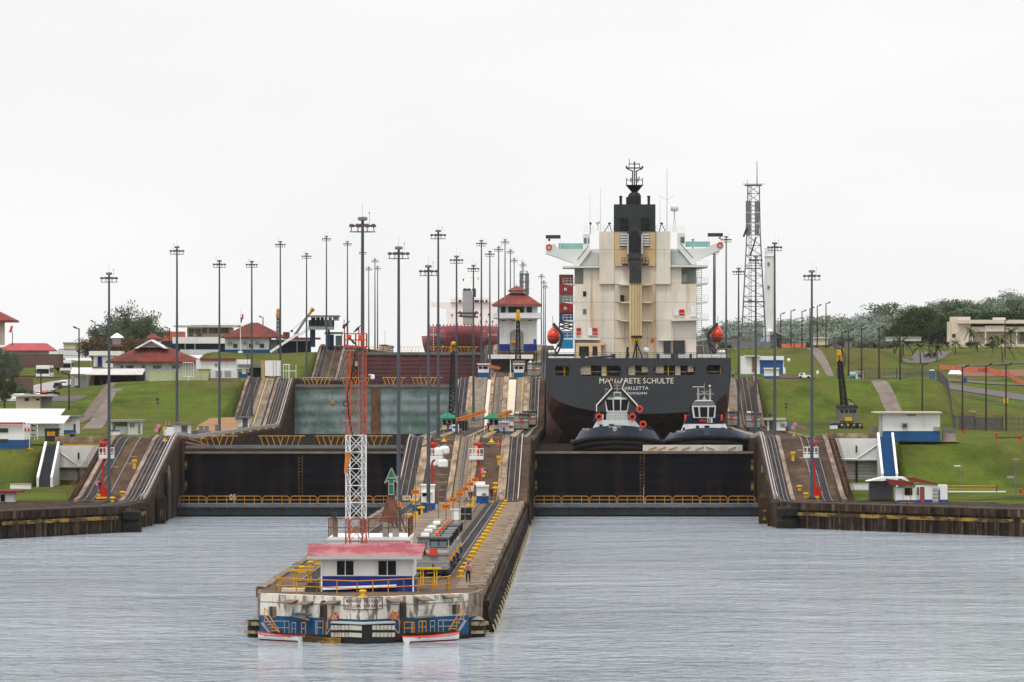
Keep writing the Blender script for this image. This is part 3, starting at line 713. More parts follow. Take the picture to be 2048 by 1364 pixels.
mb = MB(); mb.box(-.2,1.7,990.7,991.6,21.0,22.7).box(3.6,4.3,990.7,991.6,20.6,22.6).box(8.2,9.4,990.7,991.6,20.6,22.6).box(10.6,11.7,990.7,991.4,21.3,22.7).box(13.0,14.4,990.7,991.6,21.2,22.8).box(16.4,17.3,990.7,991.6,20.6,22.6).box(18.6,19.6,990.7,991.5,21.5,22.8); mb.build('deck_lockers', 'cream', sh)
V['namewhite'] = mat('name_white', (.82, .78, .70), .6, .04, .4, [((.62, .30, .05), (.35, .35, .6), .55, .62, .9)])
ptext('MARGARETE SCHULTE', 1199, 1347, 756, 767, YT-.03, 'namewhite', sh, 'ship_name')
ptext('VALLETTA', 1248, 1297, 773, 779.5, YT-.03, 'white2', sh, 'home_port')
ptext('IMO9302944', 1251, 1294, 784, 789, YT-.03, 'white2', sh, 'hull_number')
YS0 = 1000.0
h = sh
def sb(nm, m, lst, Y, d, par=None):
    for q in lst: o = MB().pb(*q, Y, d).build(nm, m, par or sh)
    return o
house = sb('deckhouse', 'shipwhite', [(1149,1392.5,568,717)], YS0, 14)
sb('deckhouse_upper', 'shipwhite', [(1167,1230,532,568.2)], YS0, 14); sb('deckhouse_upper', 'shipwhite', [(1310,1363,532,568.2)], YS0, 14)
sb('deckhouse_back', 'winggrey', [(1149,1392.5,500,568)], YS0+5, 9)
MB().pb(1125,1198,532,535.5,YS0-1,12).pb(1341,1415,530,534,YS0-1,12).build('bridge_deck_slab', 'winggrey', sh)
cas = sb('engine_casing', 'shipwhite', [(1198.6,1341,462.7,568)], YS0-.6, 9)
sb('engine_casing_centre', 'shiporange', [(1228.3,1311,463,532)], YS0-1.0, 8)
V['shiptan'] = mat('stained_cream', (.70, .62, .49), .65, .08, .25, [((.58, .38, .18), (.28, .28, .03), .46, .68, .7), ((.36, .17, .06), (1, 1, .05), .60, .74, .7)])
sb('engine_casing_centre', 'shiptan', [(1229,1311,532,717)], YS0-.5, .6)
fn = sb('funnel', 'funnel', [(1228,1311,408.5,463)], YS0-1.1, 9)
for x0, x1 in ((1240,1256.5),(1282,1299)):
    mb = MB()
    for k in range(5): mb.pb(x0, x1, 435+k*5.2, 438.2+k*5.2, YS0-1.4, .3)
    mb.build('louvre', 'black', fn)
for x0, x1 in ((1240,1255),(1284,1299)):
    mb = MB()
    for k in range(5): mb.pb(x0, x1, 467+k*5.3, 470.6+k*5.3, YS0-1.35, .35)
    mb.build('louvre', 'winggrey', cas)
for x0, x1 in ((1240,1255),(1284,1299)): MB().pb(x0-.4, x1+.4, 466, 493.5, YS0-1.05, .1).build('louvre_recess', 'dgrey', cas)
for x in (1241.5, 1297.5): MB().lathe((X_(x,1002), 1002, Z_(408.5,1002)), [(.24,0),(.24,1.2),(.3,1.25),(.3,1.45),(.22,1.5)], 10).build('vent_pipe', 'black', fn)
MB().lathe((X_(1269,1003),1003,Z_(408.5,1003)), [(1.15,0),(1.15,1.5),(.85,2.0),(.55,2.1)], 16).lathe((X_(1256,1003),1003,Z_(408.5,1003)), [(.35,0),(.35,1.2),(.2,1.3)], 10).build('exhaust_dome', 'black', fn)
ms = MB().frustum((X_(1269,1004),1004), (.3,.3), (1.55,1.2), Z_(387,1004), Z_(370,1004)).build('mast_platform', 'black', sh)
Ym = 1004
def mt(mb, a, b, w): return mb.bar(W(*a,Ym), W(*b,Ym), w)
mb = MB()
for a, b, w in (((1269,387),(1269,370),1.0),((1265,370),(1265.5,341),.22),((1273,370),(1272.5,341),.22),((1269,370),(1269,324),.2),((1253,370),(1253,356),.14),((1285,370),(1285,356),.14),((1253,360),(1285,360),.1),
                ((1253,336),(1285,336),.16),((1253,337),(1267,343),.14),((1285,337),(1271,343),.14),((1253,336),(1253,332),.3),((1285,336),(1285,332),.3),((1258,336),(1258,327),.12),((1279,336),(1279,326),.12),((1258,328),(1279,328),.12),((1258.5,328),(1258.5,317),.1),((1269,326),(1269,323),.25),((1279,360),(1279,352),.1),
                ((1262,365),(1262,355),.18),((1276,365),(1276,355),.18)): mt(mb, a, b, w)
mb.build('mast', 'black', ms)
for sx, wing, tip in ((1, [(1091.5,489),(1110,488),(1116,498),(1198.6,498),(1198.6,532),(1150,532),(1146,526),(1091.5,507)], 1098), (-1, [(1341,498),(1411,496.5),(1424,489.5),(1444,484),(1447,487),(1447,496),(1395,522),(1390,530),(1341,530)], 1440)):
    wg = MB().ppoly(wing, YS0+1.5, 5).build('bridge_wing', 'winggrey', sh)
    if sx > 0:
        MB().pb(1117,1167,486.5,497.8,YS0+6,.4).build('wing_bulwark', 'teal', wg); MB().pb(1091.5,1121,470,476.5,YS0+2,3).build('wing_canopy', 'dgrey', wg)
        build_each(MB().pb(1091.5,1092.5,476,490,YS0+2,.1).pb(1120,1121,476,498,YS0+2,.1), 'canopy_post', 'winggrey', wg)
        MB().pb(1166,1180,468,498,YS0+3,5).build('wheelhouse_end', 'winggrey', sh); MB().pb(1168,1173,476,487,YS0+2.9,.15).pb(1176,1178,476,487,YS0+2.9,.15).build('wheelhouse_window', 'ggreen', sh)
        MB().ppoly([(1178,499),(1183,499),(1158,532),(1152,532)],YS0+.9,.5).build('stairway', 'winggrey', wg)
        MB().ppoly([(1150,531.8),(1184,501),(1198,504),(1198,531.8)],YS0+1.42,.08).build('recess_panel', 'mgreywall', wg) if False else None
        MB().bar(W(1177,492,YS0+.8), W(1155,520,YS0+.8), .1).build('stair_rail', 'dgrey', wg)
        MB().ring(W(1098,494,YS0+1.4), .42, .13, 'y', 14, 5).build('life_ring', 'lifered', wg)
        MB().ball(W(1098.5,480,YS0+2.5),.22,.2,.22).build('searchlight', 'black', wg)
    else:
        MB().pb(1371,1420,483,494,YS0+6,.4).build('wing_bulwark', 'teal', wg); MB().pb(1416,1446,466,472.5,YS0+2,3).build('wing_canopy', 'dgrey', wg)
        build_each(MB().pb(1416,1417,472,494,YS0+2,.1).pb(1445,1446,472,486,YS0+2,.1), 'canopy_post', 'winggrey', wg)
        MB().pb(1356,1370,466,498,YS0+3,5).build('wheelhouse_end', 'winggrey', sh); MB().pb(1361,1369,474,486,YS0+2.9,.15).build('wheelhouse_window', 'ggreen', sh)
        MB().ppoly([(1355,496),(1362,496),(1390,529),(1384,529)],YS0+.9,.5).build('stairway', 'winggrey', wg)
        MB().bar(W(1361,488,YS0+.8), W(1386,516,YS0+.8), .1).build('stair_rail', 'dgrey', wg)
        MB().ring(W(1440,490,YS0+1.4), .42, .13, 'y', 14, 5).build('life_ring', 'lifered', wg)
        MB().ball(W(1440,476,YS0+2.5),.22,.2,.22).build('searchlight', 'teal', wg)
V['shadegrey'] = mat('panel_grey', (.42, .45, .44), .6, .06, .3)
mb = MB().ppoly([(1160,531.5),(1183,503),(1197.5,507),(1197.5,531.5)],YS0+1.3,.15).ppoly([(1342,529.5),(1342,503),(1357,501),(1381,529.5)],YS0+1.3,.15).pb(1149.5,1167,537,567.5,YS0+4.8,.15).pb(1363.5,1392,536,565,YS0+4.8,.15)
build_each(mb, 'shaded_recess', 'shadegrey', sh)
# seams, doors, windows
mb = MB()
for y, x0, x1 in ((498.5,1199,1340),(532.5,1230,1341),(565.5,1230,1392),(604,1149,1392),(640,1149,1343),(676,1149,1392)): mb.pb(x0,x1,y,y+.4,YS0-1.02 if y<530 else YS0-.56,.05)
for x, y0, y1 in ((1229,463,716),(1311,463,716),(1343,500,566),(1343,640,716)): mb.pb(x-.2,x+.2,y0,y1,YS0-1.03,.05)
mb.build('plate_seams', 'rust', sh)
sb('window', 'black', [(1166,1172.5,582.5,592.5)], YS0-.1, .15); sb('window', 'ggreen', [(1166,1172.5,618,628)], YS0-.1, .15)
sb('door', 'winggrey', [(1363.5,1374,549,565)], YS0+4.6, .2)
sb('fire_box', 'red', [(1153,1162,656,671)], YS0-.5, .5); sb('fire_box', 'red', [(1185,1194.5,656,671)], YS0-.5, .5); sb('fire_box', 'red', [(1359,1369,619,631)], YS0-.5, .5)
sb('locker', 'white2', [(1176,1184,656,671),(1347,1357,619.5,631),(1381,1391,614,633),(1316,1345,677.5,681)], YS0-.55, .5)
sb('side_cabin', 'shiporange', [(1152,1202,690,717),(1151,1210,686,690.5)], YS0-2.2, 2.3)
sb('cabin_opening', 'black', [(1158,1178,692.5,712),(1185,1195,692.5,711)], YS0-2.25, .1)
sb('doorway', 'dgrey', [(1327,1341,682,707),(1347,1369,681.5,706)], YS0-.62, .12); sb('door_frame', 'rust', [(1346,1370,680.5,707)], YS0-.58, .06)
sb('black_box', 'black', [(1240.5,1248,590,604)], YS0-1.6, 1.0)
mb = MB()
for y in (568,603.5,640):
    for x0, x1 in ((1236,1259),(1284,1305)): mb.ppoly([(x0,y),(x1,y),(x1,y+2.5),(x0+ (8 if x0<1260 else 0),y+2.5)], YS0-2.6, 2.1)
build_each(mb, 'crane_platform', 'shipwhite', sh)
# balconies and outside ladders
mb = MB(); rl = MB()
for y in (567,604,640,676):
    mb.ppoly([(1126,y),(1149,y),(1149,y+4),(1130,y+1.5)],YS0+1,6) if y < 676 else mb.ppoly([(1122,y),(1200,y),(1200,y+4),(1122,y+3)],YS0-1.8,6)
    a, b = W(1126,y,YS0+1), W(1149,y,YS0+1)
    rl.railing([a,b],.9,.035,.7) if y < 676 else rl.railing([W(1122,y,YS0-1.7), W(1199,y,YS0-1.7)],1.0,.035,1.2)
for y in (534,567,604,641,678):
    if y == 641: mb.ppoly([(1343,y-3),(1417,y-4),(1417,y-1),(1343,y+1)],YS0-1.6,7); rl.railing([W(1343,y-3,YS0-1.5), W(1416,y-3,YS0-1.5)],1.0,.035,1.2)
    else: mb.ppoly([(1392,y),(1416,y-2),(1416,y+1),(1392,y+5)],YS0+1,6)
    rl.railing([W(1393,y-1,YS0+1), W(1416,y-2,YS0+1)],.95,.035,.7)
build_each(mb, 'balcony', 'winggrey', sh); rl.build('balcony_railing', 'winggrey', sh)
mb = MB()
for k in range(44): mb.pb(1394,1403,536+k*4,536.8+k*4,YS0+2,.15)
mb.pb(1393.4,1394.2,534,712,YS0+2,.12).pb(1403,1403.8,534,712,YS0+2,.12).build('outside_ladder', 'mgrey', sh)
# deck crane folded down the front of the casing
cr = MB().ppoly([(1262,454),(1276,454),(1285,464),(1286,505),(1280,517),(1259,517),(1254,505),(1255,464)], YS0-4.2, 3.2).build('crane_housing', 'dgrey', sh)
MB().ppoly([(1263,462),(1275,462),(1279,474),(1279,500),(1260,500),(1260,474)], YS0-4.5, .3).build('crane_cab_frame', 'black', cr)
MB().pb(1254,1257.5,468,508,YS0-4.4,.3).pb(1282.5,1286,468,508,YS0-4.4,.3).build('crane_side_beam', 'shadegrey', cr)
MB().railing([W(1244,527,YS0-2), W(1256,527,YS0-2)],1.0,.05,.6).railing([W(1285,527,YS0-2), W(1297,527,YS0-2)],1.0,.05,.6).pb(1244,1256,527,529,YS0-2.2,1.2).pb(1285,1297,527,529,YS0-2.2,1.2).build('crane_landing', 'dgrey', cr)
MB().ppoly([(1256,517),(1284,517),(1283,531),(1283,566),(1259,566),(1259,531)], YS0-4.0, 2).build('crane_arm', 'dgrey', cr)
MB().pb(1258.6,1283.4,566,712,YS0-3.8,1.8).build('crane_boom', 'boomcream', cr)
mb = MB()
for x in (1263.5,1269.5,1275,1279.5): mb.pb(x-.3,x+.3,530,671,YS0-4.05,.06)
mb.build('boom_cables', 'dgrey', cr)
MB().ppoly([(1262,671),(1284.5,671),(1284,676),(1280,681),(1275,683.5),(1271,683.5),(1266,681),(1262.5,676)], YS0-6.3, 2).build('boom_rest', 'black', sh)
mb = MB()
for x in (1265,1268.5,1273,1277.5,1281): mb.bar(W(1273+(x-1273)*.55,682,YS0-6.35), W(x,676.5,YS0-6.35), .1)
mb.build('boom_rest_stripes', 'yellow', sh)
mb = MB()
for x in (1266,1273,1285): mb.bar(W(1273,684,YS0-5.5), W(x,716,YS0-5.5+(1 if x == 1273 else 0)), .16)
mb.bar(W(1270,700,YS0-5.5), W(1279,700,YS0-5.5), .1).bar(W(1254,716,YS0-6), W(1255.5,694,YS0-6), .3).bar(W(1251.5,716,YS0-6), W(1255,700,YS0-6), .1).bar(W(1258.5,716,YS0-6), W(1255.5,700,YS0-6), .1)
mb.build('boom_trestle', 'black', sh)
MB().ball(W(1291.5,701,YS0-4), .62, .6, .58, 12, 8).build('white_tank', 'winggrey', sh)
# roof aerials
mb = MB()
for x, y0, y1, w in ((1180,470,388,.035),(1201,462,376,.035),(1334,466,338,.06),(1320,462,390,.03)): mb.tube(W(x,y0,YS0+5), W(x,y1,YS0+5), w, w*.5, 5)
mb.tube(W(1320,392,YS0+5), W(1334,400,YS0+5), .02, n=4).tube(W(1348,390,YS0+5), W(1334,400,YS0+5), .02, n=4); mb.build('whip_aerial', 'mgrey', sh)
dm = MB().lathe(W(1349,423,YS0+5), [(.3,0),(.68,.15),(.7,.75),(.5,1.15),(.2,1.25)], 14).build('radar_dome', 'winggrey', sh, smooth=True)
MB().lattice([W(1345,464,YS0+4.7),W(1353,464,YS0+4.7),W(1353,464,YS0+5.4),W(1345,464,YS0+5.4)], [W(1347.5,438,YS0+4.9),W(1350.5,438,YS0+4.9),W(1350.5,438,YS0+5.1),W(1347.5,438,YS0+5.1)], 4, .05, .03).tube(W(1349,438,YS0+5), W(1349,423,YS0+5), .12).build('dome_mast', 'winggrey', sh)
MB().ball(W(1195.5,445,YS0+5), .38).tube(W(1195.5,462,YS0+5), W(1195.5,448,YS0+5), .07).build('satellite_dome', 'winggrey', sh)
MB().ball(W(1181,447,YS0+5), .22).tube(W(1181,468,YS0+5), W(1181,448,YS0+5), .06).build('black_ball', 'black', sh)
mb = MB().railing([W(1168,468,YS0+4), W(1187,468,YS0+4)],1.3,.03,.6,2).railing([W(1356,466,YS0+4), W(1369,466,YS0+4)],1.3,.03,.5,2).railing([W(1198,462.7,YS0), W(1227,462.7,YS0)],1.0,.03,.8).railing([W(1312,462.7,YS0), W(1341,462.7,YS0)],1.0,.03,.8); mb.build('roof_railing', 'winggrey', sh)
mb = MB()
for x0, x1, y1 in ((1219,1209,447),(1219,1223,447),(1323,1331,447),(1323,1318,447)): mb.bar(W(x0,y1,YS0+2), W(x1,463,YS0+2), .1)
mb.pb(1216,1222,445,448,YS0+2,.4).pb(1320,1326,445,448,YS0+2,.4).build('funnel_stay', 'dgrey', sh)
# stern rail and fittings
mb = MB().railing([(xl+.1,990.6,23.86),(xr-.1,990.6,23.86)], .95, .03, 1.6, 2); mb.build('stern_railing', 'dgrey', sh)
sb('roller_fairlead', 'hullgrey', [(1223,1231,707.5,717),(1314,1319,707,717),(1342,1350,707,717),(1351,1356,707,717),(1379,1384,707,717),(1161,1170,709,717)], 991, 1.2)
sb('bulwark_plate', 'winggrey', [(1097,1149,712,716.5),(1316,1346,709.5,715.5),(1352,1382,709.5,715.5),(1395,1452,708,715)], 992.5, .15)
MB().bar(W(1174,716,992), W(1224,712.5,992), .25).build('accommodation_pole', 'dgrey', sh)
fl = MB().add([W(1308,677,991),W(1300,680,991.3),(W(1301,683,991.1)),W(1299.5,685,991.4),W(1304,686,991),W(1308,685,991)], [(0,1,2,3,4,5)]).build('ensign', 'red', sh)
MB().tube(W(1308,716,991), W(1308,675,991), .04, n=5).build('ensign_staff', 'mgrey', sh)
# mooring gear clutter beside the house
mb = MB()
for x in (1100,1106,1447,1441): mb.ball(W(x,704,996),.35)
mb.build('white_floats', 'winggrey', sh)
def davit(cx, sgn, par):
    mb = MB()
    mb.bar(W(cx+sgn*(-1),647,997), W(cx+sgn*18,668,997), .4).bar(W(cx+sgn*18,668,997), W(cx+sgn*16,682,997), .4).bar(W(cx+sgn*16,682,997), W(cx+sgn*8,693,997), .35).bar(W(cx+sgn*-1,647,997), W(cx+sgn*-1,656,997), .12)
    mb.bar(W(cx+sgn*-1,647,997), W(cx+sgn*-2,632,997), .06)
    mb.bar(W(cx+sgn*4,716,997), W(cx+sgn*16,688,997), .22).bar(W(cx-4,716,997), W(cx+sgn*8,692,997), .18).bar(W(cx+sgn*10,716,997), W(cx-sgn*2,694,997), .18)
    mb.build('davit', 'dgrey', par)
davit(1107, 1, sh); davit(1434, -1, sh)
def lifeboat(cx, cy, label):
    c = W(cx, cy, 997); t = thing('lifeboat', label, 'lifeboat', c, 'lifeboats hung at the ship\'s quarters')
    def sect(zs):
        mb = MB(); n = 12; vs = []; fs = []
        for rx, z, ry in zs:
            for k in range(n):
                a = 2*math.pi*k/n; vs.append(c+Vector((rx*math.cos(a), ry*math.sin(a)+3, z)))
        m = len(zs)
        for i in range(m-1):
            for k in range(n): fs.append((i*n+k, i*n+(k+1)%n, (i+1)*n+(k+1)%n, (i+1)*n+k))
        mb.add(vs, fs+[tuple(range(n))[::-1], tuple(range((m-1)*n, m*n))]); mb.v = [(c.x+(v[0]-c.x)*.88, v[1], c.z+(v[2]-c.z)*.88) for v in mb.v]; return mb
    sect([(1.28,-.35,3.4),(1.22,.2,3.3),(1.1,.8,3.1),(.75,1.25,2.6),(.45,1.6,1.2),(.4,1.75,1.0)]).build('canopy', 'lifered', t, smooth=True)
    sect([(.5,-1.65,2.2),(.95,-1.35,2.9),(1.2,-.8,3.3),(1.3,-.36,3.45)]).build('boat_hull', 'rustred', t, smooth=True)
    MB().ring(c+Vector((0,3,-.36)), 1.3, .06, 'z', 16, 4).build('grab_rail', 'black', t) if False else None
    MB().box(c.x-.12,c.x+.12,c.y-.45,c.y-.3,c.z+.5,c.z+.62).build('marking', 'white2', t)
V['rustred'] = mat('lifeboat_lower', (.28, .035, .025), .5, .15, .5)
lifeboat(1107, 671, 'orange-red enclosed lifeboat hanging at the left quarter of the grey ship')
lifeboat(1434.5, 668, 'orange-red enclosed lifeboat hanging at the right quarter of the grey ship')
# containers showing past the left side of the deckhouse
V['cbrown'] = mat('container_brown', (.16, .035, .035), .6, .12, .5, wave=(0, .3, .03)); V['cred'] = mat('container_red', (.33, .030, .030), .6, .12, .5, wave=(0, .3, .03))
V['cgrey'] = mat('container_grey', (.20, .19, .18), .6, .12, .5, wave=(0, .3, .03)); V['cnavy'] = mat('container_navy', (.025, .045, .15), .6, .12, .5, wave=(0, .3, .03))
V['cblue'] = mat('container_sky_blue', (.02, .26, .56), .5, .1, .5, wave=(0, .3, .03))
for y0, y1, m, lb in ((549,567.5,'cbrown','brown-red container on top of the deck stack left of the deckhouse'), (568,588.5,'cred','bright red container second from the top of the deck stack'), (589,607,'cgrey','grey container in the middle of the deck stack'),
                      (607.5,625.5,'cred','red container between the grey and the navy one in the stack'), (626,645,'cnavy','navy container at the foot of the dark lashing frame'), (662,697,'cblue','sky-blue container lowest beside the left lifeboat')):
    t = thing('shipping_container', lb, 'container', W(1132, y1, 1030), 'containers stacked on the grey ship')
    MB().pb(1118.2,1146.5,y0,y1-.4,1030,12.2).build('container_shell', m, t)
    mb = MB()
    for x in (1124,1129.5,1135,1140.5): mb.pb(x-.25,x+.25,y0+1,y1-1.2,1029.93,.07)
    mb.build('lock_rods', 'mgrey', t)
    mb = MB()
    for k in range(2):
        for q in range(2): mb.pb(1128+k*3,1130.2+k*3,(y0+y1)/2-2.5+q*3,(y0+y1)/2-.2+q*3,1029.85,.05)
    if m == 'cred': mb.build('white_squares', 'white', t)
mb = MB().lattice([W(1119,661,1029.5),W(1146,661,1029.5),W(1146,661,1030.5),W(1119,661,1030.5)], [W(1119,645,1029.5),W(1146,645,1029.5),W(1146,645,1030.5),W(1119,645,1030.5)], 2, .12, .1); mb.build('lashing_frame', 'dgrey', sh)

# ------------------------------------------------------------------ tugs
V['tugblue'] = mat('tug_blue', (.009, .015, .032), .45, .12, .3)
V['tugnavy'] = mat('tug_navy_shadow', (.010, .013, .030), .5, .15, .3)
def tughull(t, cx, y0, hb, zdeck, ln=27):
    def secs(scale, z, off=0):
        pts = []
        for k in range(25):
            a = -math.pi/2+math.pi*k/24                      # starboard .. round the bow .. port
            x = hb*scale*math.sin(a); yy = y0+off+ (1-abs(math.cos(a))**.9)*9
            pts.append((cx+x, yy, z))
        pts = [(cx-hb*scale, y0+off+ln, z)]+pts+[(cx+hb*scale, y0+off+ln, z)]
        return [(x, y, q-.95*min(1, abs(x-cx)/(hb*scale))**2.6*(1 if y < y0+14 else 1)) for x, y, q in pts]
    rows_ = [secs(.55,8.0,3.5), secs(.80,9.4,2.0), secs(.93,10.6,.9), secs(.97,11.3,.4)]
    def loft(rows, m, nm, cap=False):
        vs = sum(rows, []); n = len(rows[0]); fs = []
        for i in range(len(rows)-1):
            for k in range(n-1): fs.append((i*n+k, i*n+k+1, (i+1)*n+k+1, (i+1)*n+k))
        if cap: fs.append(tuple(range((len(rows)-1)*n, len(rows)*n)))
        return MB().add(vs, fs).build(nm, m, t, smooth=False)
    loft(rows_, 'black', 'hull_lower')
    up = [secs(.97,11.3,.4), secs(.90,12.0,.8), secs(.82,zdeck,1.3), secs(.79,zdeck,1.7), secs(.79,12.0,1.7)]
    loft(up, 'tugblue', 'bulwark', True)
    mb = MB()
    for z, s, r in ((11.15,1.0,.38),(10.35,.965,.34),(9.6,.88,.34)):
        p = [Vector(q) for q in secs(s, z, .3)]; mb.path(p, r, 8)
    mb.build('rubber_fender', 'rubber', t)
def lring(c, t, R_=.5): return MB().ring(c, R_, .14, 'y', 16, 6).build('life_ring', 'lifered', t)
tg = thing('tugboat', 'dark blue tug with crossed white mast struts behind the right lower gate', 'tugboat', (5.7, 878, 8.9), 'tugs waiting behind the grey ship')
tughull(tg, 5.7, 876, 7.0, 12.95)
YA = 884
MB().ppoly([(1183,862),(1194,841),(1270,841),(1286,862)],YA,8).build('deckhouse_front', 'white2', tg)
MB().ppoly([(1186,844),(1192,824),(1200,823),(1200,844)],YA+.3,8).ppoly([(1268,844),(1268,823),(1275,824),(1282,844)],YA+.3,8).build('funnel_casing', 'tugblue', tg)
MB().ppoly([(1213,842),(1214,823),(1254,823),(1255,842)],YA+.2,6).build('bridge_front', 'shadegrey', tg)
wh = MB().ppoly([(1213,823),(1209,797),(1260,797),(1255,823)],YA+.5,5.5).build('wheelhouse', 'white2', tg)
for q in ([(1212,799),(1225,799),(1226,821),(1215.5,821)], [(1228,799),(1240,799),(1240,821),(1228,821)], [(1243,799),(1257,799),(1253.5,821),(1242,821)]): MB().ppoly(q, YA+.42, .1).build('wheelhouse_window', 'glass', wh)
MB().ppoly([(1214,797),(1219,784),(1250,784),(1256,797)],YA+.8,5).build('roof_cap', 'white2', wh)
for q in ([(1217,795),(1221,786),(1227,785),(1228,795)], [(1229,793),(1230,786),(1240,786),(1242,793)], [(1243,795),(1242,785),(1248,786),(1253,795)]): MB().ppoly(q, YA+.72, .1).build('roof_window', 'ggreen', wh)
mb = MB()
for s in (-1, 1):
    c = 1234
    pts = [(c+s*41,823),(c+s*41,811),(c+s*10,777),(c+s*17,760)]
    for a, b in zip(pts[:-1], pts[1:]): mb.bar(W(*a,YA-.2), W(*b,YA-.2), .15)
mb.build('mast_strut', 'white2', tg)
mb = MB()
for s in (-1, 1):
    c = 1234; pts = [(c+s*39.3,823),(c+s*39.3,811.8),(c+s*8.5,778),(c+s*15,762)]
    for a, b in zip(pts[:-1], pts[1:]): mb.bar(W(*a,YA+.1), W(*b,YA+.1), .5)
mb.build('strut_brown_bar', 'brown', tg)  # brown inner bar behind the white edge of each strut
mb = MB()
for x, y0, y1, w in ((1226,784,765,.12),(1234,784,758,.14),(1242,784,764,.12),(1230,775,775,.1)): mb.bar(W(x,y0,YA+2), W(x,y1-1,YA+2), w)
for y in (777,771,766): mb.bar(W(1222,y,YA+2), W(1246,y,YA+2), .1)
for x in (1211,1216,1252,1256): mb.bar(W(x,797,YA+2), W(x,778,YA+2), .07)
mb.bar(W(1210,778,YA+2), W(1220,778,YA+2), .07).bar(W(1249,778,YA+2), W(1258,778,YA+2), .07).bar(W(1208,790,YA+2), W(1214,790,YA+2), .07)
mb.build('mast_gear', 'silver', tg)
MB().ball(W(1234,757,YA+2),.2).ball(W(1226,764,YA+2),.16).pb(1217,1224,777,779.5,YA+1.8,.2).build('radar', 'dgrey', tg)
MB().railing([W(1213,842,YA-.6), W(1256,842,YA-.6)],1.0,.03,.9,2).build('bridge_railing', 'winggrey', tg)
for x, y in ((1198,834),(1265,834),(1279,818.5),(1286,849)): lring(W(x,y,YA-.45), tg, .43)
MB().pb(1218,1228,848,857,YA-.1,.12).pb(1199,1206,849,857,YA-.1,.12).build('deckhouse_opening', 'black', tg)
MB().bar(W(1206,855,YA-1.5), W(1206,828,YA-1.5), .14).bar(W(1231,855,YA-1.5), W(1231,840,YA-1.5), .3).build('bow_post', 'winggrey', tg)
mb = MB().cb(W(1229,855,880), (.9,.5,.7)).cb(W(1242,854,880), (1.6,.6,.5)); mb.build('anchor_winch', 'dgrey', tg)
ptext('CERRO', 1260,1284,857,861, 878.4, 'white2', tg, 'tug_name'); ptext('ANCON', 1164,1178,856,860.5, 879.4, 'white2', tg, 'tug_name'); ptext('PANAMA R.P.', 1217,1243,852.5,855, 876.2, 'white2', tg, 'home_port')
MB().lathe((X_(1229.5,875), 876.2, Z_(858,875)), [(.0,0),(.0,0)], 3) if False else None
MB().ring(W(1229.5,858.5,875.9), .22, .07, 'y', 12, 5).build('bow_fairlead', 'winggrey', tg)
MB().ppoly([(1284,852),(1304,854),(1318,868),(1326,880),(1300,880)],897,3).build('stern_quarter', 'tugnavy', tg)
tg2 = thing('tugboat', 'dark blue tug with round-fronted wheelhouse nearest the right lock wall', 'tugboat', (19.9, 882, 8.9), 'tugs waiting behind the grey ship')
tughull(tg2, 19.9, 880, 6.9, 12.6)
YB = 890
MB().ppoly([(1362,866),(1369,848),(1451,848),(1459,866)],YB,7).build('deckhouse_front', 'white2', tg2)
MB().ppoly([(1368,848),(1374,832),(1384,828),(1384,850),(1368,850)],YB+.5,6).ppoly([(1434,850),(1434,828),(1443,832),(1448,850)],YB+.5,6).build('funnel_casing', 'tugnavy', tg2)
MB().ppoly([(1385,849),(1387,836),(1432,836),(1433,849)],YB+.2,5).build('bridge_front', 'tugnavy', tg2)
wh = MB().ppoly([(1387,836),(1384,811),(1432,811),(1430,836)],YB,5).build('wheelhouse', 'white2', tg2)
for q in ([(1387,814),(1396.5,814),(1398,834),(1390,834)], [(1399.5,814),(1415,814),(1414.5,834),(1401,834)], [(1418,814),(1429.5,814),(1427,834),(1417.5,834)]): MB().ppoly(q, YB-.08, .1).build('wheelhouse_window', 'glass', wh)
MB().ppoly([(1384,811),(1391,802),(1426,802),(1432,811)],YB-.05,5).build('wheelhouse_brow', 'mgrey', wh)
MB().ppoly([(1390,802),(1398,800),(1420,800),(1427,802)],YB,5).build('roof_cap', 'white2', wh)
mb = MB()
for x, y0, y1, w in ((1396.5,801,775,.3),(1420,801,778,.3),(1408.5,801,766,.1),(1420,778,772,.1)): mb.bar(W(x,y0,YB+2), W(x,y1,YB+2), w)
mb.bar(W(1385,774,YB+2), W(1408,774,YB+2), .16).bar(W(1400,790,YB+2), W(1416,782,YB+2), .1).bar(W(1416,790,YB+2), W(1402,782,YB+2), .1).bar(W(1392,788,YB+2), W(1428,788,YB+2), .08)
mb.ppoly([(1404,801),(1409,790),(1414,801)],YB+1.5,.4); mb.build('mast_gear', 'silver', tg2)
MB().ball(W(1419.5,772,YB+2),.17).build('radar', 'white2', tg2)
MB().ppoly([(1379,812),(1383,803),(1384,826),(1377,832)],YB+2,2).ppoly([(1432,803),(1436,812),(1439,832),(1433,826)],YB+2,2).build('exhaust_stack', 'black', tg2)
for x in (1370.5,1443.5): MB().lathe(W(x,842,YB-.4), [(.1,0),(.16,.2),(.16,.8),(.08,1.05)], 8).build('life_jacket', 'lifered', tg2)
MB().pb(1399,1413,839,844,YB,.15).build('red_nameboard', 'red', tg2); MB().pb(1414.5,1425,837,845.5,YB-.1,.2).build('air_conditioner', 'winggrey', tg2); MB().ring(W(1418.5,841,YB-.15), .22,.06,'y',12,4).build('fan_grille', 'black', tg2)
MB().pb(1365,1370,855,860,YB-.1,.15).pb(1392,1398,851,860,YB-.1,.15).pb(1409,1419,851,860,YB-.1,.15).pb(1442,1450,855,860,YB-.1,.15).build('deckhouse_opening', 'black', tg2)
ptext('CERRO PANDO', 1352,1378,861,864.5, 882.9, 'white2', tg2, 'tug_name'); ptext('CERRO PANDO', 1437,1466,861,864.5, 883.0, 'white2', tg2, 'tug_name')
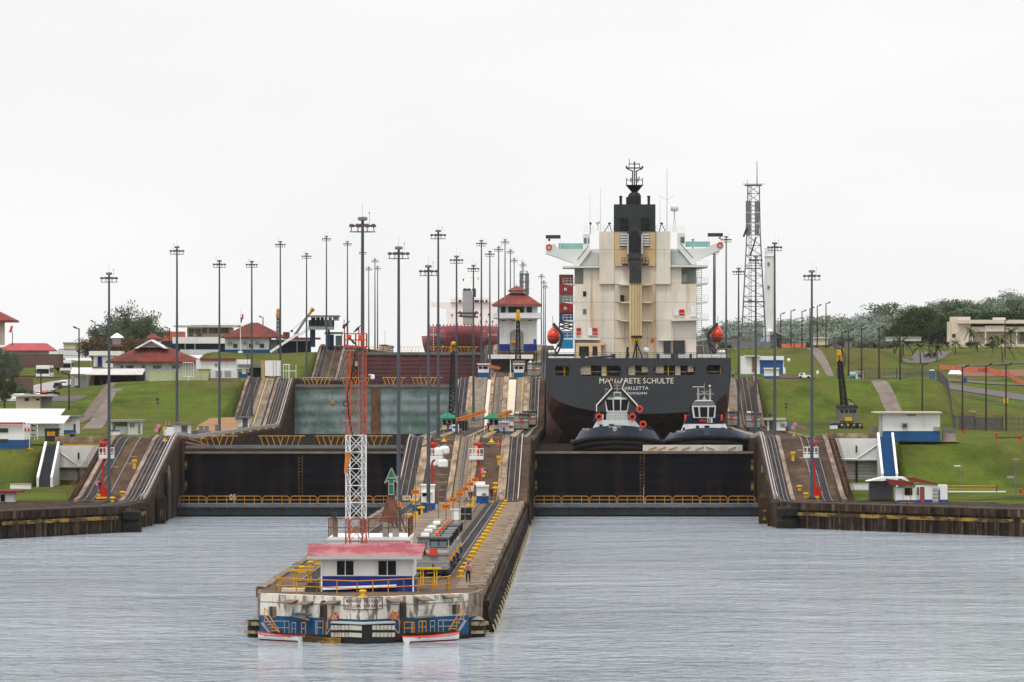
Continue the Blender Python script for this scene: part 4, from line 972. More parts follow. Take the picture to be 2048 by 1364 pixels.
st = [(math.cos(R(90+36*k))*(.38 if k%2==0 else .16), math.sin(R(90+36*k))*(.38 if k%2==0 else .16)) for k in range(10)]
c = W(1431,861,881.8); MB().fprism([(c.x+x, c.z+z) for x, z in st], 881.7, 881.8).build('star_emblem', 'white2', tg2)
MB().ring(W(1402,863,879.8), .28, .09, 'y', 12, 5).build('bow_fairlead', 'black', tg2)
# ------------------------------------------------------------------ builders for small buildings and kit
def B(name, label, cat, Y, parts, group=None, loc=None):
    """parts: (name, material, [(px0, px1, py0, py1) ...], dY, depth); every box is a part of its own"""
    q = parts[0][2][0]; base = max(max(b[2], b[3]) for p in parts for b in p[2])
    t = thing(name, label, cat, loc or W((q[0]+q[1])/2, base, Y), group)
    for nm, m, boxes, dy, dp in parts:
        for q in boxes: MB().pb(*q, Y+dy, dp).build(nm, m, t)
    return t
def hiproof(par, x0, x1, ye, ax0, ax1, ya, Y, d, m='roof', th=.25, nm='roof'):
    z0, z1 = Z_(ye, Y), Z_(ya, Y); a, b, c, e = X_(x0,Y), X_(x1,Y), X_(ax0,Y), X_(ax1,Y); ym = Y+d/2
    hy = min(d*.3, (e-c)/2) if d > 2 else 0
    return MB().hexa([(a,Y,z0-th),(b,Y,z0-th),(b,Y+d,z0-th),(a,Y+d,z0-th),(a,Y,z0),(b,Y,z0),(b,Y+d,z0),(a,Y+d,z0)]).hexa(
        [(a,Y,z0),(b,Y,z0),(b,Y+d,z0),(a,Y+d,z0),(c,ym-hy,z1),(e,ym-hy,z1),(e,ym+hy,z1),(c,ym+hy,z1)]).build(nm, m, par)
def slope(par, nm, m, x0, x1, yf, yb, Y, d, th=.12):   # single-pitch roof, front edge at pixel yf, back edge at yb
    a, b, z0, z1 = X_(x0,Y), X_(x1,Y), Z_(yf,Y), Z_(yb,Y)
    return MB().hexa([(a,Y,z0-th),(b,Y,z0-th),(b,Y+d,z1-th),(a,Y+d,z1-th),(a,Y,z0),(b,Y,z0),(b,Y+d,z1),(a,Y+d,z1)]).build(nm, m, par)
def on_wall(px, py):                            # point of the centre or side wall top seen at a photo pixel
    y = 771.0
    while y < 2000:
        if Z_(py, y) <= zw(y): return (X_(px,y), y, zw(y))
        y += .5
    return (X_(px,1500), 1500, zw(1500))

# ------------------------------------------------------------------ far red ship beyond the upper gate
V['shipred'] = mat('haze_faded_ship_red', (.28, .066, .078), .6, .14, .08, [((.15, .05, .06), (.06, .06, .1), .5, .75, .6), ((.40, .17, .15), (.3, .3, .03), .6, .8, .4)])  # red is paled in the colour itself to suggest distance haze
V['paleship'] = mat('haze_paled_ship_white', (.88, .87, .84), .6, .05, .2)  # white lightened so the distant superstructure looks veiled by haze
V['cranegrey'] = mat('crane_grey', (.30, .33, .36), .6, .1, .3, [((.36, .37, .33), (.1, .1, .2), .45, .55, .7)])
rs = thing('bulk_carrier', 'big haze-faded red ship bow-on beyond the maroon upper gate', 'ship', (-41.3, 2010, 26.6))
def bowring(hb, z, off, deep): return [(-41.3-hb, 2010+off+150, z)]+[(-41.3+hb*math.sin(-math.pi/2+math.pi*k/20), 2010+off+deep*(1-abs(math.cos(-math.pi/2+math.pi*k/20))), z) for k in range(21)]+[(-41.3+hb, 2010+off+150, z)]
rws = [bowring(12.5,25,14,34), bowring(14.6,29,11,32), bowring(15.6,33,6,30), bowring(15.9,36.2,2,28)]
vs = sum(rws, []); n = 23; MB().add(vs, [(i*n+k, i*n+k+1, (i+1)*n+k+1, (i+1)*n+k) for i in range(3) for k in range(n-1)]+[tuple(range(3*n,4*n))]).build('hull', 'shipred', rs, smooth=True)
fc = lambda hb, z, off: [(-41.3-hb, 2070, z)]+[(-41.3+hb*math.sin(-math.pi/2+math.pi*k/20), 2010+off+24*(1-abs(math.cos(-math.pi/2+math.pi*k/20))), z) for k in range(21)]+[(-41.3+hb, 2070, z)]
rws = [fc(13.2,33,5), fc(13.6,36.2,2), fc(13.3,39.6,.5)]
vs = sum(rws, []); MB().add(vs, [(i*n+k, i*n+k+1, (i+1)*n+k+1, (i+1)*n+k) for i in range(2) for k in range(n-1)]+[tuple(range(2*n,3*n))]).build('forecastle', 'shipred', rs, smooth=True)
for x in (886, 969): MB().lathe(W(x,672,2009), [(1.0,-1.9),(1.3,-.6),(1.1,1.6),(.3,2.1)], 10).build('hawse_pod', 'shipred', rs); MB().ball(W(x+(-3 if x<900 else 3),680,2008),.8,.6,1.3).build('anchor', 'dgrey', rs)
mb = MB()
for k in range(9): mb.pb(866.4,867.6,656+k*5.2,659+k*5.2,2013.5-k*.2,.2)
mb.build('draught_marks', 'white2', rs); ptext('5', 884.5,888,691,695, 2012, 'white2', rs, 'draught_number')
mb = MB()
for x in (858,861.5,865,869.5,873): mb.pb(x,x+1.8,667,672,2017.5+(875-x)*.18,.3)
for x in (976,979.5,983.5,988,991.5): mb.pb(x,x+1.8,667,672,2015+(x-975)*.3,.3)
mb.build('faded_name', 'cream', rs)
sup = MB().pb(893,994,604.5,653,2150,14).build('accommodation', 'paleship', rs)
MB().ppoly([(861.5,604.5),(893,604.5),(893,618),(862,612)],2150,6).ppoly([(994,604.5),(1008,604.5),(1008,612),(994,618)],2150,6).build('bridge_wing', 'paleship', rs)
MB().pb(901,979,596,604.5,2149,10).build('wheelhouse', 'paleship', rs)
for q in ((917,923),(949,958),(960,967),(971,975)): MB().pb(q[0],q[1],600,604,2148.8,.3).build('window', 'dgrey', sup)
for x, y in ((904,630),(961,629),(977,629),(961,643),(973,643),(985,643)): MB().pb(x-1.2,x+1.2,y-1.8,y+1.8,2149.7,.35).build('window', 'dgrey', sup)
MB().ppoly([(925,582),(944,581),(947.5,650),(926,650)],2060,5).build('crane_tower', 'cranegrey', rs)
MB().pb(946,951.5,582,594,2062,4).build('crane_motor', 'blue', rs)
mb = MB()
for x in (930,938,948): mb.ball(W(x,579.5,2062),.8,.8,.6,8,5)
for a, b in (((915,626),(957,626)),((917,632),(956,634)),((919,622),(925,634)),((953,622),(948,634))): mb.bar(W(*a,2060), W(*b,2060), .45)
mb.build('crane_machinery', 'dgrey', rs)
mb = MB().bar(W(943,600,2155),W(943,551,2155),.7)
for y, w in ((553,9),(561,11),(577,4)): mb.bar(W(943-w,y,2155),W(943+w,y,2155),.35)
mb.build('mast', 'paleship', rs)
MB().add([W(925,558,2155),W(928,557,2155),W(928,561,2155),W(926,563,2155)], [(0,1,2,3)]).build('signal_flag', 'navy', rs)
MB().pb(955.3,957,554,560,2155,.2).build('signal_flag', 'red', rs)
mb = MB()
for x in range(858,992,7): mb.pb(x,x+2.5,648+rnd.random()*2,652,2030,.5)
mb.build('deck_fittings', 'rust', rs)

# ------------------------------------------------------------------ control house on the centre wall
ch = thing('control_house', 'white control house with red hipped roof on the centre wall', 'building', W(1035,693,1478))
YC = 1478
MB().pb(999,1073,637,688,YC,14).build('lower_wall', 'white', ch)
MB().pb(998.6,1073.4,688,701,YC-.12,14.2).build('blue_base', 'navy', ch)
MB().pb(995,1074.5,611,640,YC-.6,15).build('upper_wall', 'white', ch)
MB().pb(986,1082,626,636.5,YC-2.6,18).build('balcony', 'white', ch)
for q in ((1001.8,1011),(1016.6,1048),(1053.7,1063.7)): MB().pb(*q,613.5,625,YC-.75,.2).build('window', 'glass', ch)
for q in ((1003.5,1010.5),(1024,1041),(1055.5,1064)): MB().pb(*q,638.5,642,YC-.1,.15).build('window', 'mgrey', ch)
MB().pb(985,1083,609,612.3,YC-3,19).build('eaves', 'white', ch)
hiproof(ch, 983.3, 1083.5, 609, 1020, 1048, 584.5, YC-3.3, 19.6)
MB().pb(1020.5,1048.5,580,586,YC+3,8).build('roof_lantern', 'white', ch)
hiproof(ch, 1016.3, 1051, 580.5, 1031.5, 1034.5, 571, YC+2, 10, nm='lantern_roof'); MB().tube(W(1033,571.5,YC+7),W(1033,568,YC+7),.08).build('finial', 'dgrey', ch)
ad = [(1020,700),(1020,668)]+[(1033.5-13.5*math.cos(math.pi*k/8),668-9*math.sin(math.pi*k/8)) for k in range(1,8)]+[(1047,668),(1047,700)]
MB().ppoly([p for p in ad][::-1],YC-.35,.2).build('arched_door', 'silver', ch)
mb = MB()
for x in (1022,1027.5,1033,1039,1044.5): mb.pb(x-.6,x+.6,664,699,YC-.42,.08)
mb.build('door_bars', 'mgrey', ch)
MB().pb(1022,1032,680,686,YC-1.2,.6).build('orange_sign', 'orange', ch); MB().pb(1067,1073,678,690,YC-1.5,1).build('blue_cabinet', 'blue', ch)
# tower frame with pale panels behind the control house
V['panelgrey'] = mat('antenna_panel', (.15, .165, .165), .6, .08, .5)
def antenna(label, x, Y, z, tall, wb, wt, cat='tower'):
    t = thing('lattice_tower', label, cat, (x,Y,z))
    b = [(x-wb,Y-wb,z),(x+wb,Y-wb,z),(x+wb,Y+wb,z),(x-wb,Y+wb,z)]; q = [(x-wt,Y-wt,z+tall),(x+wt,Y-wt,z+tall),(x+wt,Y+wt,z+tall),(x-wt,Y+wt,z+tall)]
    MB().lattice(b, q, 11, .13, .06).build('lattice_frame', 'steel', t); return t
t = antenna('far lattice tower with pale panels rising behind the control house roof', X_(1048,1900), 1900, 29, 27.8, 1.4, 1.2)
for a, b in ((1039,1047),(1050,1058)): MB().pb(a,b,547,590,1896,1).build('antenna_panel', 'panelgrey', t)
mb = MB()
for y in (547,562,578): mb.pb(1038,1059,y-.6,y+.6,1895.8,.2)
mb.tube(W(1044,547,1897),W(1044,520,1897),.12).build('panel_frame', 'mgrey', t)

# ------------------------------------------------------------------ locomotives on the wall tracks
V['sol'] = mat('amber_lamp', (.75, .26, .01), .4, .05, 1, emit=.12); V['rlamp'] = mat('red_lamp', (.70, .012, .012), .4, .05, 1, emit=.12); V['glamp'] = mat('green_lamp', (.005, .10, .045), .4, .05, 1)
def mule(num=None):
    t = thing('towing_locomotive', 'silver towing locomotive', 'locomotive', (0,0,0), 'towing locomotives on the lock walls')
    MB().box(-1.35,1.35,.15,9.5,.35,.95).build('chassis', 'dgrey', t)
    for y in (1.2,3.0,6.6,8.4):
        for x in (-1,1): MB().tube((x*.85-.1,y,.42),(x*.85+.1,y,.42),.42,n=12).build('wheel', 'dgrey', t)
    for y0, s in ((0,1),(9.65,-1)):
        def sp(poly, a, b): return MB().sprism([(y0+s*y, z) for y, z in (poly if s > 0 else poly[::-1])], a, b)
        sp([(0,.55),(.02,1.05),(0,1.06),(0,1.22),(.12,1.23),(.14,1.75),(.05,1.78),(.05,1.95),(.32,2.12),(1.3,2.15),(1.3,.55)], -1.3, 1.3).build('hood', 'silver', t)
        cb = sp([(1.1,.95),(1.1,2.35),(1.25,3.15),(3.3,3.15),(3.3,.95)], -1.32, 1.32).build('cab', 'silver', t)
        sp([(1.05,2.36),(1.2,3.02),(1.26,3.0),(1.12,2.34)], -.32, 1.2).build('cab_frame', 'black', cb)
        for a, b in ((-.22,.4),(.5,1.1)): sp([(1.0,2.45),(1.09,2.85),(1.14,2.83),(1.05,2.44)], a, b).build('cab_window', 'ggreen', cb)
        sp([(1.0,3.15),(1.0,3.27),(3.4,3.27),(3.4,3.15)], -1.42, 1.42).build('cab_roof', 'mgrey', cb)
        MB().box(-.3,.35,min(y0-s*.1,y0+s*.02),max(y0-s*.1,y0+s*.02),1.72,2.28).build('orange_panel', 'lifered', t)
        MB().railing([(-1.25,y0-s*.05,1.95),(1.2,y0-s*.05,1.95)],.5,.02,1.2,0).build('front_rail', 'silver', t)
        for k, m in enumerate(('sol','rlamp','glamp')): MB().ball((.05+k*.28,y0+s*1.25,3.38),.095,.095,.10,8,6).build('signal_lamp', m, t)
        for x in (-.95,.75): MB().ball((x,y0+s*1.12,3.02),.07,.07,.07,6,5).build('marker_lamp', 'rlamp', t)
        sp([(1.3,3.27),(1.35,3.5),(1.8,3.56),(2.9,3.5),(3.0,3.27)], -1.05, -.4).build('air_conditioner', 'silver' if s < 0 else 'white', t)
        MB().box(1.33,1.5,min(y0+s*1.2,y0+s*1.5),max(y0+s*1.2,y0+s*1.5),2.5,3.3).build('mirror', 'black', t)
        MB().box(-1.42,1.42,min(y0-s*.02,y0+s*.06),max(y0-s*.02,y0+s*.06),.72,.86).build('bumper', 'silver', t)
        MB().box(-.05,.06,min(y0-s*.06,y0+s*.02),max(y0-s*.06,y0+s*.02),.74,1.0).build('coupler', 'black', t)
    MB().box(-1.2,1.2,3.4,6.3,.95,2.35).build('winch_housing', 'mgrey', t)
    for k in range(4): MB().ball((1.36,1.6+k*2.0,1.35),.09,.05,.16,6,5).build('side_lamp', 'sol', t)
    for k in range(2): MB().ring((1.30,3.2+k*2.6,.85),.2,.05,'y',10,4).build('hose_coil', 'black', t)
    if num: text(num, -.93, 1.02, 2.62, .72, .34, 'black', t, 'fleet_number'); MB().box(-1.33,-.5,1.04,1.12,2.32,2.86).build('number_frame', 'mgrey', t)
    return t
MU0 = mule('164'); MU0.location = (-12.3,473,L0+.1); MU0['label'] = 'silver towing locomotive numbered 164, first behind the pier house'
MU1 = mule()
mules = [((-12.35,485.5,L0+.1),'silver towing locomotive directly behind number 164 in the queue'), ((-12.35,497,L0+.1),'silver towing locomotive third from the pier house in the queue'), ((-12.35,513.5,L0+.1),'silver towing locomotive fourth and last in the queue'),
         ((-10.9,1034,L1),'silver locomotive beside the green-roofed kiosk nearest the grey ship'), ((-10.2,1118,L1+.1),'silver locomotive just behind another at the foot of the second ramp'), ((-9.9,1192,20.5),'silver locomotive at the top of the second centre-wall ramp'),
         ((31.9,1054,L1),'silver locomotive on the right wall beside the tug, in front of grass'), ((29.4,1112,L1),'silver locomotive half hidden between right tug and ramp'), ((-66.3,1905,L3),'far silver locomotive above the maroon gate, right one of a pair'), ((-66.2,1960,L3),'far silver locomotive above the maroon gate, left one of a pair')]
for i, (p, lb) in enumerate(mules):
    if i == 0: MU1.location = p; MU1['org'] = p; MU1['label'] = lb
    else: dup(MU1, p, lb)

# ------------------------------------------------------------------ number boards on poles along the centre wall
def numsign(x, y, zg, zc, num, label, m='orangesign', ink='black', w=.86):
    t = thing('distance_board', label, 'sign', (x,y,zg), 'distance number boards on poles')
    MB().tube((x,y,zg-.1),(x,y,zc+.5),.05,n=6).build('pole', 'steel', t)
    bd = MB().box(x-w/2,x+w/2,y-.09,y-.05,zc-.24,zc+.24).build('board', m, t)
    if num: text(num, x, y-.11, zc, w*.72, .30, ink, bd, 'number')
    else: MB().box(x-w*.32,x-w*.12,y-.1,y-.09,zc-.13,zc+.13).box(x-w*.04,x+w*.10,y-.1,y-.09,zc-.13,zc+.13).box(x+w*.18,x+w*.33,y-.1,y-.09,zc-.13,zc+.13).build('worn_digits', ink, bd)
for num, y in (('540',556),('440',587),('340',617),('240',648),('140',678),('40',708)): numsign(-13.2, y, L0, 7.5, num, 'orange distance board reading %s on a tall pole' % num)
numsign(-18.3, 629, L0, 7.5, '290', 'orange distance board reading 290 on a tall pole'); numsign(-18.3, 597, L0, 7.5, '190', 'white distance board reading 190 on a tall pole', 'cream'); numsign(-18.3, 566, L0, 7.5, '490', 'orange distance board reading 490 beside the green arrow')
for k in range(12): numsign(-19.0, 887+k*20.5, L1, 13.9, None, 'orange distance board, %s in the left row on the second level' % ORD[k])
for k in range(8): numsign(-13.8, 968+k*20.5, L1, 13.9, None, 'orange distance board, %s in the right row on the second level' % ORD[k])
for k in range(9): numsign(-20.4, 1235+k*22, L2, 23.2, None, 'orange distance board, %s in the row on the third level' % ORD[k])

# ------------------------------------------------------------------ kiosks, booths, boxes on the centre wall
YK = 1012
def kiosk(x0, x1, label):
    t = thing('kiosk', label, 'kiosk', W((x0+x1)/2, 866, YK)); c = (x0+x1)/2
    MB().pb(c-10,c+10,836,865.5,YK,3).build('wall', 'white', t)
    hiproof(t, x0, x1, 836, c-3, c+3, 825.5, YK-1.2, 5.6, 'green')
    for q in ((c-8,c-2),(c+1,c+8)): MB().pb(*q,840,850,YK-.06,.1).build('window', 'glass', t)
    MB().pb(c-10.3,c+10.3,858,865.5,YK-.05,3.1).build('blue_base', 'blue', t)
    for q in (x0+4,x1-4): MB().pb(q-.6,q+.6,836,866,YK-.9,.12).build('post', 'winggrey', t)
kiosk(871, 917, 'small white kiosk with green hipped roof at the foot of the dark lattice crane'); kiosk(965, 1010, 'small white kiosk with green hipped roof between the number boards')
B('equipment_cabinet', 'white equipment cabinet with small dark window beside the left green kiosk', 'cabinet', 1005, [('body','white2',[(904.5,918,849,866)],0,1.5),('window','glass',[(905.5,912.5,852.5,856)],-.06,.1),('base','blue',[(899,907,862,868.5)],-.3,1)])
B('equipment_cabinet', 'low white and blue cabinet with flat canopy beside the locomotive', 'cabinet', 1008, [('body','white2',[(1000,1027,844,866)],0,2),('base','blue',[(999.7,1027.3,862.5,866.2)],-.05,2.1),('canopy','white2',[(997,1018,842.5,845)],-.8,2),('red_panel','red',[(1018,1026,851,856)],-.08,.1)])
B('shed', 'white open-sided shed with thin dark roof behind the right green kiosk', 'shed', 1040, [('wall','white',[(1013,1030,833,858)],0,2.5),('roof','mgrey',[(1008,1034,829.5,832)],-1,5),('post','white',[(1005,1006.5,832,862)],-.5,.15)])
for x0, x1, lb, yb in ((955,978.5,'white booth with red band and blue base, left one on the third level',752.5),(1027,1048.5,'white booth with red band, right one beside the locomotive on the third level',752.5)):
    B('booth', lb, 'booth', 1188, [('wall','white',[(x0+1,x1-1,731,yb+5)],0,2.2),('roof','white2',[(x0-1,x1+1,727,729.2)],-.4,3),('red_band','lifered',[(x0+.7,x1-.7,729.3,732)],-.1,2.3),('window','glass',[(x0+2.5,x0+9,733,738),(x0+11,x1-3,733,738)],-.06,.1),('blue_base','blue',[(x0+.8,x1-.8,745,yb+5)],-.05,2.3)])
B('open_shed', 'long white flat-roofed open shed below the control house', 'shed', 1425, [('roof','white',[(976,1066,709,717.5)],0,7),('back_wall','dgrey',[(980,1062,717.5,745)],5,.3),('post','white',[(980,982,717.5,762),(1020,1022,717.5,762),(1060,1062,717.5,762)],.5,.3)])
B('booth', 'tall white booth with dark slit window at the foot of the left centre ramp', 'booth', 722, [('wall','white2',[(842.5,869,971,1008)],0,2.6),('roof','white2',[(841.5,870,969,971.5)],-.2,3),('window','glass',[(844.5,855.5,986,992.5)],-.06,.1),('canopy','white2',[(844,864,984,985.5)],-.5,.6),('blue_base','navyblue',[(842.2,869.3,1006,1021)],-.04,2.7),('side_panel','wood',[(869.1,877,978,1008)],1.5,.2)]) if V.setdefault('navyblue', mat('booth_blue', (.012,.07,.24), .6, .1, .5)) else 0
B('booth', 'white booth with grey meter box at the foot of the right centre ramp', 'booth', 761, [('wall','white2',[(953,976.5,973,993)],0,2.4),('roof','white2',[(952,977.5,970.5,973.5)],-.3,3),('blue_base','navyblue',[(953,976.8,992,1008)],-.04,2.5),('meter_box','mgrey',[(964.5,972,986,994)],-.3,.3),('sun_shade','white2',[(946,970,963.5,970)],.5,1.5)])
def redcone(x, y, z, label, h=1.5):
    t = thing('signal_cone', label, 'signal', (x,y,z), 'dark red inverted cones on posts')
    MB().lathe((x,y,z+h), [(.04,-.75),(.34,.35),(.3,.4)], 10).build('cone', 'darkred', t); MB().tube((x,y,z),(x,y,z+h-.6),.05).build('post', 'darkred', t)
    MB().box(x-.35,x+.35,y-.3,y+.3,z-.05,z+.3).build('foot', 'yellow', t)
V['darkred'] = mat('dark_red_paint', (.115, .020, .018), .6, .2, 1)
for px, py, Y, lb in ((941,1006,745,'dark red cone on a post beside the right centre booth, left side'),(983,1000,765,'dark red cone on a post right of the blue-based booth'),(896,868,980,'dark red cone on a post in front of the left green kiosk'),(977,867,982,'dark red cone on a post in front of the right green kiosk'),(319,872,915,'dark red cone with pink disc on the left wall crest'),(200,1000,782,'dark red cone beside the left red lift'),):
    z = zw(Y) if Y > 772 else L0; redcone(X_(px,Y), Y, z, lb)
# service posts, cabinets and blue machines near the centre ramps
def post(px, py, Y, h, label, w=.28, m='yellow', top=False):
    x = X_(px,Y); z = Z_(py,Y); t = MB().box(x-w/2,x+w/2,Y,Y+w,z-.3,z+h)
    if top: t.box(x-w,x+w,Y-.1,Y+w+.1,z+h-.3,z+h-.05)
    return one(t, 'marker_post', m, label, 'post', (x,Y,z), 'yellow posts on the centre wall')
for i, (px, py, h, lb) in enumerate(((828,1012,.9,'left of the blue machine'),(857,1019,1.0,'in front of the tall white booth'),(842,1030,1.1,'beside the orange base'),(948,1015,1.4,'in front of the right centre booth'),(938,1028,1.2,'beside the dark panels'),(832,1040,1.0,'near the sign 490'),(818,1040,.8,'nearest the green arrow tower'))):
    Y = ys_ = (CH-L0)*F/(py-HY); post(px, py, Y, h, 'yellow marker post %s on the approach wall' % lb, .45, 'yellow', i % 2 == 0)
for px, py, lb, m in ((833,1030,'blue machine box with pale top near the number board 290','blue'),(847,1026,'dark blue pump cabinet beside the tall white booth','navyblue')):
    Y = (CH-L0)*F/(py-HY); c = W(px,py,Y); t = thing('machine_cabinet', lb, 'cabinet', c)
    MB().box(c.x-.5,c.x+.5,Y,Y+1.2,L0,L0+1.25).build('body', m, t); MB().box(c.x-.55,c.x+.55,Y-.05,Y+1.25,L0+1.25,L0+1.36).build('lid', 'silver', t); MB().box(c.x-.3,c.x+.3,Y-.06,Y,L0+.5,L0+1).build('panel', 'dgrey', t)
Y = (CH-L0)*F/(1040-HY); c = W(923,1040,Y)
t = thing('panel_rack', 'two black panels on a white stand in front of the right track', 'panel', c); MB().box(c.x-.1,c.x+1.2,Y,Y+.15,L0+.75,L0+1.45).build('upper_panel', 'black', t); MB().box(c.x-.1,c.x+1.2,Y,Y+.15,L0,L0+.65).build('lower_panel', 'black', t); MB().box(c.x-1.1,c.x-.15,Y-.1,Y+.7,L0,L0+1.2).box(c.x-1.3,c.x-.1,Y-.2,Y+.8,L0+1.2,L0+1.3).build('stand', 'white2', t)
# red access lifts with white baskets
def lift(px, py, Y, zb, label, flip=1, basket=(-2.0,-1.1)):
    x = X_(px,Y); t = thing('access_lift', label, 'lift', (x,Y,zb), 'red lifts with white baskets')
    MB().box(x-.9,x+.6,Y-.6,Y+.8,zb+.1,zb+.35).build('outrigger_base', 'yellow', t)
    MB().box(x-.35,x+.35,Y-.3,Y+.5,zb+.3,zb+1.7).box(x+.3,x+.95,Y-.1,Y+.3,zb+.4,zb+1.6).build('motor_unit', 'red', t)
    MB().tube((x,Y,zb+.3),(x,Y,zb+5.2),.17,.15,10).tube((x,Y,zb+5.2),(x-flip*.45,Y,zb+5.7),.15,n=8).build('column', 'red', t)
    bx = x-flip*.5; zb2 = zb+5.6
    b = MB().box(bx-1.0,bx+1.0,Y-.6,Y+.6,zb2,zb2+.16).box(bx-1.0,bx+1.0,Y-.62,Y-.58,zb2+.16,zb2+.5).build('basket', 'white2', t)
    MB().railing([(bx-1,Y-.6,zb2),(bx+1,Y-.6,zb2),(bx+1,Y+.6,zb2),(bx-1,Y+.6,zb2),(bx-1,Y-.6,zb2)],1.45,.045,.55,1).build('basket_rail', 'white2', b)
    MB().tube((x-flip*.3,Y,zb+5.6),(x-flip*.1,Y,zb+7.5),.14,n=8).tube((x-flip*.8,Y,zb+7.7),(x+flip*.5,Y,zb+7.65),.22,n=8).ball((x-flip*.1,Y,zb+7.6),.34).build('nozzle_head', 'red', t)
    MB().tube((x+flip*.5,Y,zb+7.65),(x+flip*1.4,Y+.3,zb+7.35),.1,n=8).build('nozzle', 'dgrey', t) if zb < 3.5 else None
lift(959.5, 970, 776, zw(776), 'red lift with white basket at the foot of the centre right ramp')
lift(864, 972, 776, zw(776), 'red lift with white basket behind the tall booth on the centre wall', -1)
lift(206, 1004, 778, zw(778), 'red lift with white basket at the foot of the left ramp', -1)
lift(1629, 998, 779, zw(779), 'red lift with white basket at the foot of the right ramp')
# big white bags on the centre ramp
for i, (px, py, lb) in enumerate(((877,911,'left bag of the upper pair'),(889,908,'right bag of the upper pair'),(886,935,'right bag of the lower pair'),(869,932,'left bag of the lower pair'))):
    x, y, z = on_wall(px, py); t = thing('bulk_bag', 'big white woven bag on the centre ramp, '+lb, 'bag', (x,y,z), 'white bulk bags on the ramp')
    MB().lathe((x,y,z-.15), [(.58,0),(.72,.25),(.70,.95),(.55,1.2),(.30,1.3)], 10).build('sack', 'white2', t); mb = MB()
    for a in range(4): mb.tube((x+.45*math.cos(a*1.57+.8),y+.45*math.sin(a*1.57+.8),z+1.0),(x+.1,y,z+1.45),.03,n=4)
    mb.build('straps', 'clothblue', t)
# yellow bollards and cleats on the ramps
V['pink'] = mat('pink_disc', (.60, .22, .30), .6, .1, 1)
def bollard_mesh(mb, x, y, z, s=1): return mb.lathe((x,y,z), [(.26*s,0),(.2*s,.1*s),(.17*s,.42*s),(.34*s,.5*s),(.36*s,.62*s),(.2*s,.7*s)], 12)
for px, py, lb in ((269,938,'tall yellow post in the middle of the left ramp'),(998,930,'tall yellow post high on the right side of the centre ramp'),(1586,922,'tall yellow post in the middle of the right ramp')):
    x, y, z = on_wall(px, py); one(MB().lathe((x,y,z-.2), [(.34,0),(.22,.2),(.2,1.0),(.34,1.15),(.36,1.45),(.3,1.5)], 12), 'mooring_post', 'yellow', lb, 'bollard', (x,y,z))
for px, py, lb in ((245,993,'yellow bollard low on the left ramp'),(225,1007,'yellow bollard at the foot of the left ramp'),(1599,981,'yellow bollard low on the right ramp'),(1612,996,'yellow bollard at the foot of the right ramp'),(967,953,'yellow bollard beside the red lift column on the centre wall'),(990,985,'orange-yellow bollard in the middle of the centre right ramp'),(991,975,'upper orange-yellow bollard of the centre right ramp')):
    x, y, z = on_wall(px, py); one(bollard_mesh(MB(), x, y, z-.1, 1.15), 'bollard', 'yellow', lb, 'bollard', (x,y,z), 'yellow bollards')
mb = MB()
for px, py in ((268,913),(231,935),(259,928)):
    x, y, z = on_wall(px, py); mb.box(x-.4,x+.4,y,y+.4,z-.1,z+.06)
mb.build('painted_pads', 'yellow', lw)
mb = MB()
for px, py in ((1600,901),(1605,917),(1638,954),(1646,988)):
    x, y, z = on_wall(px, py); mb.box(x-.4,x+.4,y,y+.4,z-.1,z+.06)
mb.build('painted_pads', 'cream', rw)
# yellow fence posts and signals at the ramp crests
for px, py, side, lb in ((330,883,lw,'left'),(888,883,cw,'centre left'),(983,885,cw,'centre right'),(1590,872,rw,'right')):
    x, y, z = on_wall(px, py); t = thing('crossing_signal', 'slim yellow signal post with round foot at the %s ramp crest' % lb, 'signal', (x,y,z), 'yellow signal posts at ramp crests')
    MB().lathe((x,y,z-.1), [(.5,0),(.5,.12),(.25,.2),(.15,.55)], 10).build('foot', 'yellow', t); MB().tube((x,y,z),(x,y,z+2.4),.06).build('stem', 'orange', t); MB().box(x-.3,x+.3,y-.05,y+.05,z+1.7,z+2.05).build('sign_plate', 'yellow', t)
for px, py, Y, lb, m in ((317,862,905,'two pink discs on a pole at the left ramp crest',-66),(1590,858,905,'two pink discs on a pole at the right ramp crest',31),(470,840,1135,'pink disc on a pole beside the white hut',0),(196,975,784,'pink disc beside the left red lift',0),(963,950,783,'pink disc beside the centre red lift',0)):
    c = W(px,py,Y); t = thing('disc_signal', lb, 'signal', (c.x,Y,c.z-1.2), 'pink disc signals'); MB().tube((c.x,Y,c.z-1.6),(c.x,Y,c.z+.9),.04).build('pole', 'mgrey', t)
    for dx, dz in (((0,.75),(-.3,.25)) if 'two' in lb else ((0,.6),)): MB().tube((c.x+dx,Y-.08,c.z+dz),(c.x+dx,Y-.04,c.z+dz),.36,n=14).build('disc', 'pink', t)

# ------------------------------------------------------------------ approach wall running out towards us
V['prowwhite'] = mat('mouldy_white_wall', (.66, .62, .54), .85, .10, .9, [((.09, .072, .058), (1.6, 1.6, .55), .50, .62, .88), ((.35, .22, .10), (2.2, 2.2, .12), .62, .78, .6)], bump=.02)
V['prowblue'] = mat('worn_blue_wall', (.012, .085, .20), .75, .2, .8, [((.02, .03, .04), (1.2, 1.2, .3), .55, .75, .7)])
V['deckbrown'] = mat('stained_deck', (.13, .088, .060), .9, .25, .4, [((.07, .05, .038), (.35, .12, .3), .45, .66, .8), ((.30, .24, .18), (.3, .9, .3), .62, .78, .5)])
V['decktan'] = mat('tan_walkway', (.23, .165, .112), .9, .25, .5, [((.10, .068, .045), (.3, .22, .3), .44, .64, .85), ((.34, .27, .19), (.4, 1.2, .3), .62, .78, .5)])
V['coping'] = mat('broken_coping', (.25, .19, .135), .95, .3, .8, [((.06, .045, .035), (1.1, .5, 1.1), .46, .6, .85)], bump=.08, bsc=3)
